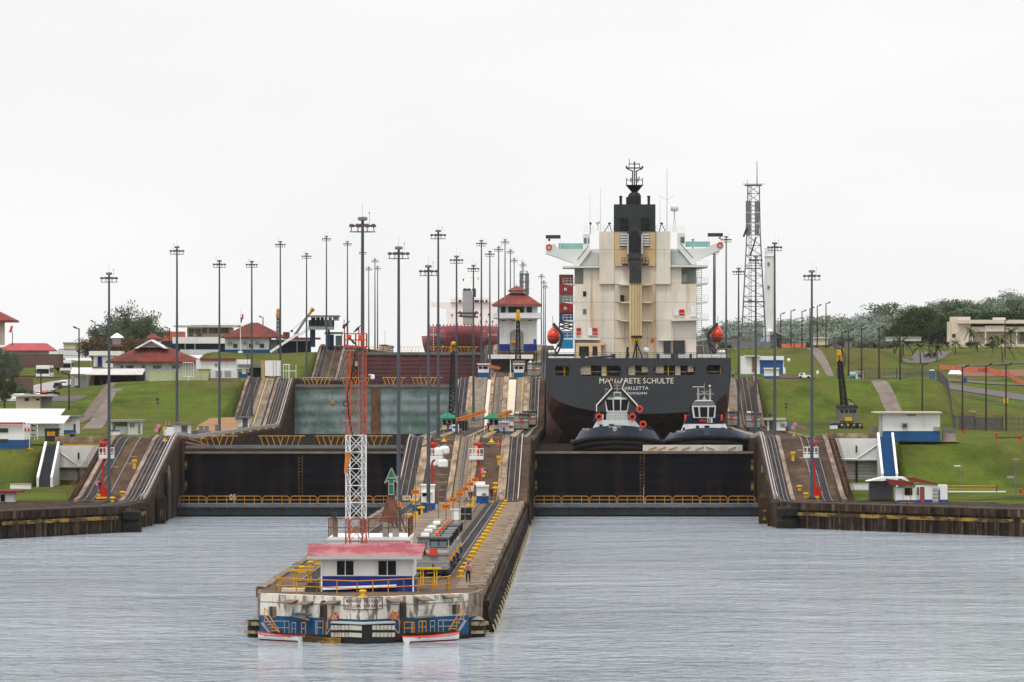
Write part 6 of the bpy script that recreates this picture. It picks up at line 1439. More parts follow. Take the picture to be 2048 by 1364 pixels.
# ------------------------------------------------------------------ worker walking on the approach wall
def person(loc, label, s=1.0):
    c = Vector(loc); t = thing('person', label, 'person', loc)
    me = bpy.data.meshes.new('body'); J = {}; P = []
    def j(nm, x, y, z, r): J[nm] = len(P); P.append((x*s, y*s, z*s, r*s))
    j('pel',0,0,.93,.145); j('waist',0,0,1.08,.135); j('chest',0,.01,1.28,.165); j('nk',0,.01,1.45,.07); j('hd',0,-.0,1.56,.09); j('tp',0,0,1.68,.085)
    for sx, k in ((-1,'l'),(1,'r')):
        j('sh'+k,sx*.19,.01,1.39,.075); j('el'+k,sx*.265,.05 if sx>0 else -.03,1.13,.05); j('wr'+k,sx*.285,-.10 if sx>0 else .08,.92,.035); j('hn'+k,sx*.285,-.14 if sx>0 else .11,.82,.04)
        j('hp'+k,sx*.10,0,.86,.105); j('kn'+k,sx*.12,-.10 if sx<0 else .06,.50,.075); j('an'+k,sx*.12,-.02 if sx<0 else .16,.10,.05); j('to'+k,sx*.14,.16 if sx<0 else .30,.045,.045)
    E = [('pel','waist'),('waist','chest'),('chest','nk'),('nk','hd'),('hd','tp')]
    for k in 'lr': E += [('chest','sh'+k),('sh'+k,'el'+k),('el'+k,'wr'+k),('wr'+k,'hn'+k),('pel','hp'+k),('hp'+k,'kn'+k),('kn'+k,'an'+k),('an'+k,'to'+k)]
    me.from_pydata([p[:3] for p in P], [(J[a],J[b]) for a, b in E], []); o = bpy.data.objects.new('body', me); COL.objects.link(o)
    sk = o.modifiers.new('skin','SKIN'); o.modifiers.new('sub','SUBSURF').levels = 1
    for i, p in enumerate(P): v = me.skin_vertices[0].data[i]; v.radius = (p[3]*.8 if i < 3 else p[3], p[3]) if False else (p[3], p[3]*(.75 if i < 3 else 1)); v.use_root = (i == 0)
    dg = bpy.context.evaluated_depsgraph_get(); m2 = bpy.data.meshes.new_from_object(o.evaluated_get(dg)); bpy.data.objects.remove(o)
    m2.name = 'body'
    for m in ('skin','clothblue','clothdark','black'): m2.materials.append(V[m])
    for p in m2.polygons:
        q = p.center/s; p.use_smooth = True
        p.material_index = 3 if q.z < .12 else 2 if q.z < .98 and abs(q.x) < .235 else 1 if q.z < 1.46 and (q.z > 1.14 or abs(q.x) < .2) else 0
    b = bpy.data.objects.new('body', m2); COL.objects.link(b); b.parent = t
    MB().lathe(c+Vector((0,0,1.66*s)), [(.135*s,-.03),(.13*s,.03),(.10*s,.09),(.04*s,.12)], 12).box(c.x-.1,c.x+.1,c.y+.08,c.y+.2,c.z+1.63*s,c.z+1.645*s).build('helmet', 'helmet', t, smooth=False)
    MB().hexa([(c.x+x,c.y+y,c.z+z) for z, w in ((1.08*s,.15),(1.40*s,.12)) for x, y in ((-w,-.20),(w,-.20),(w,-.10),(-w,-.10))]).hexa([(c.x+x,c.y+y,c.z+z) for z, w in ((1.08*s,.15),(1.40*s,.12)) for x, y in ((-w,.11),(w,.11),(w,.19),(-w,.19))]).build('life_vest', 'lifered', t)
    return t
V['helmet'] = mat('blue_helmet', (.01,.20,.55), .4, .05, 1)
person((-9.1,459,L0+.05), 'worker in blue helmet, pale shirt and red life vest walking on the approach wall')
x, y, z = on_wall(897, 893); 
V['whiteroof'] = mat('white_sheet_roof', (.72,.72,.72), .55, .06, .3, wave=(0,.6,.03))
def sheet(mb, name, m): return setting(mb, name, m)
def gpts(l): return [G(x, y, -1) for x, y in l]
# paths, dirt, car park
sheet(drape(gpts([(163,858),(184,836),(200,806),(213,786),(226,777)]), gpts([(204,858),(216,836),(222,806),(233,786),(250,777)]), 30), 'path', 'path')
sheet(drape([(-96.4,1040),(-96.2,1100),(-96.8,1166)], [(-94.2,1040),(-94.2,1100),(-94.9,1166)], 24, .1), 'path', 'stairpath') if V.setdefault('stairpath', mat('worn_stair', (.15,.115,.09), .9, .25, .8, wave=(1,1.2,.12))) else 0
sheet(drape(gpts([(388,866),(398,850),(418,838)]), gpts([(478,864),(476,850),(470,836)]), 20, .09), 'bare_patch', 'earth')
sheet(road([(-118,1150),(-121,1215),(-122,1290),(-118,1400),(-117,1500),(-112,1600),(-104,1720)], 9, 50, .12), 'road', 'asphaltpale') if V.setdefault('asphaltpale', mat('pale_road', (.33,.31,.30), .9, .12, .2)) else 0
sheet(drape([(-119,1165),(-119,1215)], [(-103,1165),(-103,1215)], 12, .1), 'car_park', 'asphalt')
# white house with louvred trim row and blue base by the left edge
B('workshop', 'long white workshop with blue base and red-edged roof at the left edge', 'building', 848, [('wall','white2',[(-40,49,846,880)],0,9),('blue_base','blue',[(-40,49.2,879.5,899)],-.05,9.1),('red_fascia','red',[(-40,50,844.5,848)],-.6,.4),('window','dgrey',[(-2,16,856.5,864.5),(-2,16,878,884)],-.12,.15)])
t = thing('workshop', 'white workshop with two stepped pale metal roofs left of the retaining wall', 'building', (-78,866,9.9))
slope(t,'roof','whiteroof',-40,119,832,818,876,10); slope(t,'roof','whiteroof',-40,128,846,832,864,10); MB().pb(49,118,846,872,866,8).pb(-40,113,832,850,878,8).build('wall','white2',t)
B('shed', 'white shed with dark pitched roof edge behind the black skip', 'shed', 892, [('wall','white',[(117,153,835,868)],0,6),('roof','mgrey',[(115,160,831,834.5)],-.8,8),('blue_base','blue',[(120,152,860,868)],-.05,.1),('door','dgrey',[(147,151,848,862)],-.06,.1),('red_awning','lifered',[(125,142,838,841)],-.7,.6)]) if True else 0

sk = thing('skip', 'black waste skip with yellow notice plate', 'skip', W(104,884,850)); MB().frustum((X_(104,851),851),(.95,.8),(1.05,.9),Z_(883,850),Z_(860,850)).build('bin','dgrey',sk); MB().pb(89.5,118.5,856.5,860,850,2).build('lid','black',sk); MB().pb(94,110,863,872,849.7,.1).build('notice','orange',sk)
t = thing('lamp_rack', 'white rack of small signal lamps in front of the left workshop', 'signal rack', W(60,898,840))
mb = MB()
for x in (47,53,59,69,75): mb.bar(W(x,835,840),W(x,880 if x!=59 else 898,840),.07)
for y in (836,852,862,872): mb.bar(W(47,y,840),W(75,y,840),.06)
mb.build('frame','white2',t); mb = MB()
for y in (851,860.5,869.5): mb.pb(62,71,y-1,y+1,839.7,.3)
mb.build('lamp_heads','black',t)
for x in (50.5,57): MB().pb(x-1.5,x+1.5,856,863,839.8,.2).build('red_lamp','red',t)
MB().pb(55,65,896,899,839.6,.8).build('foot','orange',t)
one(MB().pb(110,208,873.5,885.5,842,.5), 'parapet_wall', 'pale', 'stained concrete parapet above the left white retaining wall', 'wall', W(160,885,842))
t = thing('pickup_truck', 'red pickup truck seen from behind on the left terrace', 'truck', W(144.5,888,846))
MB().pb(136,153,877,884.5,846,4).build('body','red',t); MB().pb(138.5,151,866,877,848,1.8).build('cab','mgrey',t); MB().pb(140,149.5,868,874,847.95,.1).build('rear_window','glass',t); MB().pb(136.5,139.5,883,888,846.2,.8).pb(149.5,152.5,883,888,846.2,.8).build('wheels','rubber',t)
t = thing('guard_rail', 'thin rusty guard rail along the left terrace', 'railing', W(180,888,840)); MB().railing([W(118,888,839),W(205,888,839)],1.5,.03,2.2,1).build('rail','rust',t)
one(MB().pb(126,203,887.5,890,840.2,.6), 'kerb', 'orange', 'orange painted kerb on top of the left retaining wall', 'kerb', W(160,890,840))
# retaining wall with garage doors and stair, both banks
V['mwall'] = mat('shaded_block_wall', (.33,.31,.29), .9, .12, .5); V['mgreydoor'] = mat('grey_shutter', (.36,.35,.34), .7, .1, .4, wave=(2,.5,.02))
def retaining(L, lo, hi, top, mid, bot, label):
    Y = 842; t = thing('retaining_wall', label, 'wall', W((lo+hi)/2, bot, Y))
    MB().pb(lo,hi,top,mid,Y,1.2).build('upper_wall','white',t); MB().pb(lo,hi,mid,bot+8,Y+1.0,.8).build('lower_wall','mwall',t)
    MB().pb(lo+1,hi-1,mid-4,mid-2,Y-.15,.14).build('ledge','white2',t)
    k = lo+(hi-lo)*(.47 if L else .52)
    for a, b in ((lo+3,k-2),(k+3,hi-3)): MB().pb(a,b,mid+3,bot,Y+.85,.14).build('garage_door','mgreydoor',t)
    MB().pb(k-1.5,k+1.5,top+14,top+27,Y-.2,.19).build('dark_pipe','dgrey',t); MB().pb(k-1.5,k+1.5,mid,bot+4,Y+.6,.24).build('dark_gap','black',t)
    o, i = (lo, hi) if L else (hi, lo)
    MB().bar(W(o,top+10,Y-.1),W(k,mid-4,Y-.1),.14).bar(W(k,mid-4,Y-.1),W(i,mid-4,Y-.1),.14).build('sloping_handrail','white2',t)
def stairway(t0, t1, b0, b1, ytop, ybot, m, label):
    Yb, Yt = 829, 841; st = thing('stairway', label, 'stairs', W((b0+b1)/2, ybot, Yb)); n = 22; z0, z1 = Z_(ybot,Yb), Z_(ytop,Yt)
    a0, c0, a1, c1 = X_(b0,Yb), X_(b1,Yb), X_(t0,Yt), X_(t1,Yt); mb = MB()
    for i in range(n): f = i/(n-1); mb.box(a0+(a1-a0)*f, c0+(c1-c0)*f, Yb+(Yt-Yb)*i/n, Yt+2, z0-2, z0+(z1-z0)*(i+1)/n)
    mb.build('steps', m, st)
    for p0, p1, s in ((a0,a1,-.34),(c0,c1,.34)):
        l0, r0, l1, r1 = min(p0,p0+s), max(p0,p0+s), min(p1,p1+s), max(p1,p1+s)
        MB().hexa([(l0,Yb-.3,z0-2),(r0,Yb-.3,z0-2),(r1,Yt+.3,z0-2),(l1,Yt+.3,z0-2),(l0,Yb-.3,z0+.6),(r0,Yb-.3,z0+.6),(r1,Yt+.3,z1+.6),(l1,Yt+.3,z1+.6)]).build('side_wall','white2',st)
retaining(True, 115, 204, 891, 936, 973, 'white retaining wall with grey shutters beside the left ramp')
stairway(93.6, 114.5, 78, 101, 891, 962, 'stair', 'dark grey steps with white side walls left of the ramp')
retaining(False, 1664, 1758, 877, 922, 965, 'white retaining wall with grey shutters beside the right ramp')
stairway(1759, 1783, 1767, 1791.5, 873, 955, 'blue', 'bright blue steps with white side walls beside the right retaining wall')
for L, q in ((True,((45,151,981,993,815),(20,62,968,990,818))),(False,((1690,1738,967,978,815),(1682,1738,982,986,812)))):
    t = thing('garden_wall', 'low white wall in front of the shutters on the %s bank' % ('left' if L else 'right'), 'wall', W((q[0][0]+q[0][1])/2, q[0][3], q[0][4]))
    for a, b, c, d, Y in q: MB().pb(a,b,c,d+6,Y,.4).build('wall_panel','white2',t); MB().pb(a,b,c-.8,c,Y-.1,.6).build('wall_cap','cream',t)
# slanted stair-handrails beside the ramps
for s, x, lb in ((-1,-69.75,'left'),(1,36.95,'right')):
    t = thing('ramp_stair', 'narrow stair with railings climbing beside the %s ramp' % lb, 'stairs', (x,790,L0)); mb = MB()
    for i in range(48): y = 776+i*1.36; mb.box(x-.5,x+.5,y,y+1.5,zw(y)-2.5,zw(y)-.1)
    mb.build('steps','brown',t)
    for dx in (-.45,.45):
        mb = MB(); pts = [(x+dx,y,zw(y)) for y in range(778,842,7)]; mb.railing(pts,1.2,.03,4,1); mb.build('stair_railing','rust',t)
    MB().box(x-1.05,x-.85,774,842,2,2.2) if False else None
# small buildings of the lower left terrace
zL = 10.6
B('shed', 'white open-fronted shed on the left terrace below the grass slope', 'shed', 925, [('roof','silver',[(216,286,839.5,843.5)],-1,6),('side_wall','white2',[(255,281,843.5,869)],0,4),('back_wall','mwall',[(222,257,843.5,868)],3,.2),('post','white2',[(222,225,843.5,868)],0,.25),('low_wall','white2',[(231,254,853,868)],1,.2),('window','mgrey',[(260,263.5,847,855),(265,269,847,855)],-.06,.1),('door','silver',[(276,281,849,868)],-.05,.1)])
B('cabinet', 'white cabinet with blue top left of the ramp crest', 'cabinet', 905, [('body','white2',[(217,239,862,871)],0,1.5),('top','blue',[(216.5,239.5,860.5,862.3)],-.1,1.7)])
B('horn_cabinet', 'white cabinet with blue hood and two yellow horns on the ramp crest', 'cabinet', 905, [('body','white2',[(327.5,347.5,854,871)],0,1.5),('hood','blue',[(330,341,850.5,854)],.2,1),('horn','orange',[(331,332.8,841,851),(337.2,339,841,851)],.4,.15)])
B('booth', 'small open white booth with dark slanted roof behind the mast at the ramp crest', 'booth', 915, [('wall','white2',[(348,362,850,870)],0,2.4),('post','white2',[(375,379,849,870),(379,382,848,870)],.1,.2),('inner_wall','mwall',[(362,376,851,870)],2,.2),('roof','mgrey',[(346,384,844.5,848)],-.6,4)])
B('hut', 'small white hut with slanted roof where the second left ramp begins', 'hut', 1118, [('wall','white2',[(471,485,838,860)],0,2.2),('side_wall','mwall',[(485,497,836,859)],1.6,.2),('post','white2',[(495.5,498.5,835,860)],0,.25),('roof','mgrey',[(469,503,833,836)],-.5,3),('blue_base','blue',[(470.5,485,857.5,861),(494.5,499,857,860.5)],-.05,.3)])
B('fuel_box', 'pale low box with rails beside the white hut on the left wall', 'box', 1060, [('body','white2',[(456,477,857,864)],0,1),('rail','silver',[(458,475,855,856)],0,.1)])
B('gate_box', 'white and blue low box behind the left lower gate', 'box', 960, [('body','white2',[(388,410,868,875)],0,1),('top','blue',[(387.5,410.5,866.3,868.3)],-.1,1.2)])
for px, py, Y, lb in ((402,861,985,'grey switch cabinet on the left lock wall'),(413,862,980,'tall dark switch cabinet on the left lock wall'),(434,860,1015,'dark signal box on the left lock wall')): c = W(px,py+8,Y); one(MB().box(c.x-.35,c.x+.35,Y,Y+.5,L1-.05,L1+1.3).box(c.x-.4,c.x+.4,Y-.05,Y+.55,L1+1.3,L1+1.4), 'switch_cabinet', 'mgrey', lb, 'cabinet', (c.x,Y,L1))
for i in range(9): Y = 905+i*26; one(bollard_mesh(MB(), -60.1, Y, L1, 1.1), 'bollard', 'yellow', 'yellow bollard, %s of the line along the left chamber edge' % ORD[i], 'bollard', (-60.1,Y,L1), 'yellow bollards on the chamber edge')
B('booth', 'white booth with red slanted roof and blue base at the left frame edge', 'booth', 772, [('wall','white2',[(-20,28,986,1012)],0,3),('blue_base','blue',[(-20,28.3,1011,1020)],-.05,3.1),('roof','darkredroof',[(-24,42,981,985.5)],-1,5),('window','glass',[(1,10,989,1003)],-.06,.1),('side_post','white2',[(29,31.5,986,1016)],1,.2)]) if V.setdefault('darkredroof', mat('dark_red_roof', (.20,.03,.03), .7, .15, .5)) else 0
# upper left terrace: workshops below the lawn
Yu = 1118
t = thing('tiled_workshop', 'white workshop with large old red tiled roof and gable on the left bank', 'building', W(305,768,1195))
MB().pb(226,388,723,768,1196,14).build('wall','white',t); hiproof(t,211,400,722.5,276,326,692,1194,18,'roofold',.35)
MB().ppoly([(272,695),(301.7,680),(330,695)],1198,6).build('gable','mgreydoor',t); MB().ppoly([(268,697),(301.7,679),(301.7,682),(275,697)],1197,8).ppoly([(301.7,679),(335,697),(328,697),(301.7,682)],1197,8).build('gable_edge','white2',t)
for q in ((241,246),(253,267),(284,290),(306,322),(344,358)): MB().pb(*q,731,737,1195.9,.1).build('window','mgrey',t)
t = thing('tool_shed', 'long open tool shed with pale roof and dark interior on the left bank', 'shed', W(230,770,1185))
slope(t,'roof','greyroof',171,285,749,737,1182,7); MB().pb(187,273,750,771,1188,.3).build('dark_back','black',t); MB().pb(174,187,748,771,1184,4).build('side_wall','tan',t); MB().pb(272,288,744,772,1185,4).build('end_wall','dgrey',t)
for q in ((200,206),(211,216),(258,262)): MB().pb(q[0],q[1],759,771,1184.5,1).build('stored_kit','rust',t)
MB().bar(W(176,772,1182),W(181,749,1182),.2).build('yellow_prop','orange',t)
PS = B('shed', 'pale shed with slanted white roof at the head of the worn stair', 'shed', 1178, [('wall','mgreydoor',[(142,174,752,774)],0,4),('door','white2',[(149.5,157.5,756,774)],-.06,.1),('blue_foot','blue',[(149,158,771,775)],-.08,.1)])
slope(PS, 'side_roof', 'whiteroof', 140, 180, 747, 735, 1172, 6)
V['limecontainer'] = mat('pale_green_container', (.46,.50,.30), .7, .12, .3, [((.22,.22,.10), (.6,.6,.1), .56, .76, .6)], wave=(0,.35,.04))
t = thing('shipping_container', 'long pale green shipping container on the edge of the left terrace', 'container', W(360,769,1172)); MB().pb(298,417,743,769,1172,2.5).build('container_shell','limecontainer',t); MB().pb(297.5,417.5,742,744,1171.95,2.6).build('top_rail','limecontainer',t); MB().pb(297.5,417.5,767.5,769.3,1171.95,2.6).build('bottom_rail','limecontainer',t)
B('caravan', 'rounded pale grey site cabin between the lime container and the dark shed', 'cabin', 1173, [('body','whitegrey',[(421,474,739,756)],0,3),('roof','winggrey',[(424,471,736.5,739)],.2,2.6),('shutter','silver',[(431,444,742,754),(449,462,742,754)],-.06,.1),('kerb_wall','tan',[(416,480,756,764)],-1,1)]) if V.setdefault('whitegrey', mat('white_grey', (.6,.62,.64), .6, .08, .3)) else 0
B('site_office', 'long white flat office with red roof edge behind the site cabin', 'building', 1186, [('wall','white',[(392,500,719,738)],0,6),('roof_edge','darkredroof',[(400,472,716.5,721)],-.5,5),('air_conditioner','mgrey',[(430,434,727,731)],-.4,.4)])
B('shed', 'dark open shed with flat roof left of the white truck box', 'shed', 1180, [('roof','mgrey',[(475,523,728.5,735)],-.5,6),('dark_back','black',[(499,538,735,754)],3,.3),('side_wall','dgrey',[(478,500,745,756)],1,.5),('stored_kit','blue',[(478,496,749,756)],0,1),('kit','winggrey',[(484,492,738,748)],0,1)])
B('pillar', 'yellowish concrete pillar in front of the dark shed', 'pillar', 1169, [('shaft','tanyellow',[(522,529,724,756)],0,.6),('cap','tanyellow',[(521.2,529.8,721,724.5)],-.05,.7)]) if V.setdefault('tanyellow', mat('yellow_concrete', (.42,.30,.14), .9, .2, 1)) else 0
t = thing('box_truck', 'white box trailer standing at the head of the second left ramp', 'truck', W(548,756,1176)); MB().pb(530,559,721,752,1176,6).build('box','white2',t); mb = MB(); mb.pb(546.3,547,722,752,1175.93,.06).pb(552,552.5,722,752,1175.93,.06); mb.build('door_seam','mgrey',t); MB().pb(533,537,751,757,1176.5,1).pb(552,556,751,757,1176.5,1).build('wheels','rubber',t)
t = thing('white_gate', 'white tubular gate right of the box trailer', 'gate', W(575,756,1175)); mb = MB()
for x in (567,572,577,579,592): mb.bar(W(x,729,1175),W(x,757,1175),.1)
for y in (729,742): mb.bar(W(566,y,1175),W(580 if y<740 else 592,y,1175),.1)
mb.build('frame','white2',t)
for px, y0, y1, lb in ((377,725,772,'left'),(0,0,0,'')):
    if px: t = thing('pole_rack', 'white cage rack on a single leg above the grass slope', 'rack', W(px,774,1168)); mb = MB(); [mb.bar(W(x,y0,1168),W(x,753,1168),.08) for x in (366,371,377,382,387)]; mb.bar(W(366,725,1168),W(387,725,1168),.08).bar(W(366,753,1168),W(387,753,1168),.08).bar(W(377,753,1168),W(377,770,1168),.12); mb.build('cage','white2',t); MB().pb(373.5,380,770,774,1167.8,.5).build('foot','orange',t)
# upper lawn: administration buildings
t = thing('office_house', 'white and blue office house with dull red hipped roof and flagpole in front', 'building', W(494,706,1500))
MB().pb(450,538,676,700,1500,12).build('wall','white',t); MB().pb(449.7,538.3,699,706.5,1499.9,12.2).build('blue_base','blue',t); hiproof(t,441,568,673.5,498,512,644.5,1498,18,'roofold',.3)
for q in ((466.5,474.5),(498,506),(519.5,528)): MB().pb(*q,687.5,695.5,1499.8,.25).build('window','dgrey',t)
for q in ((456,464),(487,493),(511,518)): MB().pb(*q,683,688.5,1499.3,.8).build('air_conditioner','silver',t)
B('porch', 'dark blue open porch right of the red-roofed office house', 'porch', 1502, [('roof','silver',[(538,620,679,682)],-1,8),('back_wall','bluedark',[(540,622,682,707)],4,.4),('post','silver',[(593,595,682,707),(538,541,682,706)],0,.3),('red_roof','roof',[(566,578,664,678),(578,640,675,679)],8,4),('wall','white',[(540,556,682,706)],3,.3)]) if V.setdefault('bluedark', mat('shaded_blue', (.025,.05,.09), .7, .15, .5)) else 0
B('administration_block', 'beige two-storey block with louvred windows and white lower canopy', 'building', 1540, [('upper_wall','cream',[(374,462,655,676)],2,12),('canopy','white2',[(345,450,674,687)],-1,8),('lower_wall','bluedark',[(357,450,687,706)],2,8),('roof','greyroof',[(347,477,650.5,653.5)],-2,18),('louvre_window','tan',[(377,388,658,667),(390,401,658,667),(404,414,656,667),(418,436,656,667),(440,458,656,667)],1.9,.15),('window','mgrey',[(394,404,667,673),(377,386,668,673)],1.88,.15),('lower_window','dgrey',[(360,368,689,697),(372,388,689,697),(391,402,689,697),(405,416,689,697)],1.9,.15),('terrace','whitegrey',[(360,440,699,710)],-1,2),('column','white2',[(369,371.5,687,706),(388.5,391,687,706)],1.5,.3)])
slope(bpy.data.objects['administration_block'],'ridge_roof','greyroof',380,490,650,646,1538,9)
B('hall', 'orange-roofed hall behind the beige administration block', 'building', 1580, [('roof','orangeroof',[(318,368,663,682)],0,6),('wall','bluedark',[(322,368,682,706)],1,6)]) if V.setdefault('orangeroof', mat('orange_roof', (.48,.13,.08), .7, .1, .3, wave=(0,.8,.05))) else 0
t = thing('roof_lantern_hut', 'small hut with red pyramidal roof between the hall and the tiled workshop', 'hut', W(304,690,1400)); hiproof(t,290,321,677,300,305,667,1400,6,'roofold'); MB().pb(296,316,677,686,1401,4).build('wall','mgreydoor',t)
t = thing('flagpole', 'white flagpole with drooping red, white and blue flag on the lawn', 'flagpole', W(481,703,1440)); MB().tube(W(481,704,1440),W(481,617,1440),.11,.06,6).build('pole','white2',t); MB().pb(476,485,702,706,1439.7,.6).build('plinth','white2',t)
def flag(par, cx, Y, y0, cols):
    for m, (x0,y0_,x1,y1_) in cols: MB().add([W(x0,y0_,Y-.1),W(x1,y0_+.8,Y-.3),W(x1,y1_,Y-.2),W((x0+x1)/2,y1_+.8,Y-.1),W(x0,y1_-.4,Y)], [(0,1,2,3,4)]).build('flag_panel', m, par)
flag(t, 481, 1440, 625, [('red',(483.5,628,487,638)),('white2',(481.5,629,484,637)),('navy',(481,635,484,645))])
# watch tower and white block behind the tiled workshop
B('watch_tower', 'timber watch tower with white pyramidal roof behind the tiled roof', 'tower', 1330, [('cabin','silver',[(225,240,675,690)],0,2.4),('window','dgrey',[(224.8,241,674,677)],-.05,2.5),('floor','rust',[(218,243,689,693)],-.6,4),('post','rust',[(221,222.5,692,722),(239,240.5,692,722),(229,230.5,692,722)],.3,.2),('rail','rust',[(213,226,681,682),(213,226,687,688)],0,.1)])
hiproof(bpy.data.objects['watch_tower'],221,245,674,231,234,666,1329,4.4,'white2')
B('block_building', 'plain white flat-roofed building with deep blue door on the left', 'building', 1320, [('wall','white2',[(187,229,712,735)],0,8),('roof_slab','white',[(178,242,702,711)],-1,10),('door','navy',[(195,204,713,733)],-.06,.1),('landing','tan',[(186,205,733,737)],-1,1),('rail','orange',[(181,182,722,736),(192,193,722,736),(204,205,722,736)],-1,.1)])
B('warehouse', 'long pale flat warehouse on the left horizon', 'building', 1800, [('wall','cream',[(127,185,687,700)],0,12),('roof_edge','silver',[(125,186,684.5,687)],-.5,13)])
t = thing('picket_fence', 'grey mesh fence running along the left road', 'fence', W(150,712,1560)); mb = MB()
for k in range(36): x = 118+k*2.0; mb.bar(W(x,697,1560),W(x,716,1560),.12)
mb.bar(W(118,699,1560),W(190,699,1560),.08).bar(W(118,711,1560),W(190,711,1560),.08).build('palings','fencegrey',t)
# control cabin with outside stair above the third left ramp
t = thing('control_cabin', 'glazed control cabin on dark legs with white outside stair above the left ramp', 'cabin', W(630,693,1496))
Y = 1496
MB().pb(617,667,640,654,Y,5).build('cabin_wall','bluedark',t); MB().pb(614,678,630.5,633.5,Y-1.2,8).build('roof','mgrey',t); MB().pb(616,666,653,659,Y-.8,6.5).build('floor','silver',t)
for q in ((622,631),(632,640),(641,648),(649,655),(657,664)): MB().pb(*q,634.5,651,Y-.06,.1).build('window','glass' if q[0]<645 else 'ggreen',t)
MB().pb(666,677,633.5,641,Y-.5,3).build('side_hood','silver',t)
for q in ((620,630,1),(655,659,2)): MB().pb(q[0],q[1],658,694,Y+1,2).build('leg','bluedark',t)
MB().ppoly([(539,702),(541,706),(594,672),(598,673),(617,661),(617,655),(598,667),(592,667)],Y-1.2,1).build('stair','white2',t); MB().bar(W(594,672,Y-.6),W(594,705,Y-.6),.2).build('stair_prop','mgrey',t)
B('dark_hut', 'dark blue hut beside the legs of the control cabin', 'hut', 1500, [('wall','bluedark',[(652,667,669,693)],0,3),('roof','mgrey',[(649,685,664,668)],-.6,5),('glass_screen','ggreen',[(671,684,671,691)],.5,.15),('post','mgrey',[(683,684.3,668,692)],.4,.2)])
# far left street: red roofs, buses, cars
B('long_house', 'low house with long faded red roof at the far left', 'building', 1420, [('wall','white',[(8,92,700,708)],0,8)])
hiproof(bpy.data.objects['long_house'],-5,104,700,20,86,686,1418,14,'pinkroof2') if V.setdefault('pinkroof2', mat('faded_red_roof', (.40,.085,.085), .7, .12, .3, wave=(0,.5,.04))) else 0
t = thing('corner_tower', 'pale tower with red roof cut off by the left frame edge', 'building', W(-10,700,1200)); MB().pb(-60,2,638,690,1200,8).build('wall','cream',t); hiproof(t,-90,25,640,-50,-44,604,1196,14,'roof',.4)
t = thing('windsock', 'orange and pink windsock on a dark pole at the far left', 'windsock', W(25,690,1350)); MB().tube(W(25,692,1350),W(25,664,1350),.1).build('pole','polewood',t)
mb = MB().lathe((0,0,0), [(.38,0),(.33,.7),(.26,1.6)], 8); c = W(20.5,665,1350); mb.v = [(c.x+v[0]+v[2]*.25, c.y+v[1], c.z+v[2]) for v in mb.v]; mb.build('sock','lifered',t)
def bus(px0, px1, y0, y1, Y, label):
    t = thing('bus', label, 'bus', W((px0+px1)/2,y1,Y), 'buses on the left road'); x0, x1, z0, z1 = X_(px0,Y), X_(px1,Y), Z_(y1,Y), Z_(y0,Y); h = z1-z0
    MB().box(x0,x1,Y,Y+11,z0+.3,z1-.1).box(x0+.1,x1-.1,Y+.1,Y+10.9,z1-.1,z1).build('body','white2',t); MB().box(x0+.15,x1-.15,Y-.05,Y,z0+h*.36,z1-h*.28).build('windscreen','glass',t); MB().box(x1,x1+.04,Y+.5,Y+10.5,z0+h*.45,z1-h*.2).build('side_window','glass',t)
    MB().box(x0+.1,x1-.1,Y-.1,Y,z0+.25,z0+.5).build('bumper','mgrey',t); MB().box(x0+.1,x0+.5,Y+1.5,Y+2.6,z0,z0+.9).box(x1-.45,x1+.02,Y+1.5,Y+2.6,z0,z0+.9).box(x1-.45,x1+.02,Y+8,Y+9,z0,z0+.9).build('wheels','rubber',t); MB().box(x0-.25,x0-.05,Y-.2,Y,z0+h*.5,z0+h*.75).box(x1+.05,x1+.2,Y-.2,Y,z0+h*.5,z0+h*.75).build('mirror','dgrey',t)
bus(72,99,730.5,756.5,1390,'white coach nearer to us on the left road'); bus(120,142.5,719.5,744.5,1490,'white coach farther away on the left road')
def car(px, Y, label, m, rz=0, group='parked cars on the left', van=False, lift=0):
    x = X_(px,Y); z = terr(x,Y)+lift; t = thing('parked_car', label, 'car', (x,Y,z), group); h = 2.1 if van else 1.45
    mb = MB().box(x-.88,x+.88,Y,Y+4.3,z+.3,z+.85); mb.build('body',m,t); MB().frustum((x,Y+2.2),(.84,1.7),(.66,1.1 if not van else 1.6),z+.85,z+h).build('cabin',m,t)
    MB().box(x-.66,x+.66,Y+.5,Y+.58,z+.92,z+h-.2).build('rear_window','glass',t); MB().box(x+.70,x+.79,Y+1.2,Y+3.2,z+.95,z+h-.22).box(x-.79,x-.70,Y+1.2,Y+3.2,z+.95,z+h-.22).build('side_window','glass',t)
    for sx in (-.78,.62):
        for y in (.7,3.2): MB().tube((x+sx,Y+y,z+.32),(x+sx+.18,Y+y,z+.32),.32,n=10).build('wheel','rubber',t)
    if rz: t.rotation_euler = (0,0,rz)
    return t
for i, (px, Y, m, lb) in enumerate(((46,1168,'white2','white parked car, left end of the row in the left car park'),(58,1172,'silver','silver parked car, second in the row of the left car park'),(69,1178,'dgrey','dark parked car in the middle of the left car park'),(80,1180,'white2','white parked car right of the dark one'),(91,1196,'red','dull red parked car farther back in the car park'),(88,1208,'white2','white parked car at the back of the car park'),(101,1206,'silver','grey parked car at the right end of the car park'))): car(px, Y, lb, m, .5)
car(126, 1290, 'white pickup parked beside the left road below the coaches', 'white2'); car(114, 1275, 'dark car parked beside the left road', 'dgrey')
for px, lb in ((62,'left'),(70,'middle'),(79,'right')): car(px, 1410, 'white van on the ledge under the long red roof, %s one' % lb, 'white2', 0, 'white vans under the red roof', True, 3.4)
B('ledge_wall', 'brown retaining ledge carrying the white vans', 'wall', 1405, [('face','rust2',[(0,118,708,735)],1,12)]) if V.setdefault('rust2', mat('brown_bank', (.12,.075,.06), .95, .25, .4)) else 0
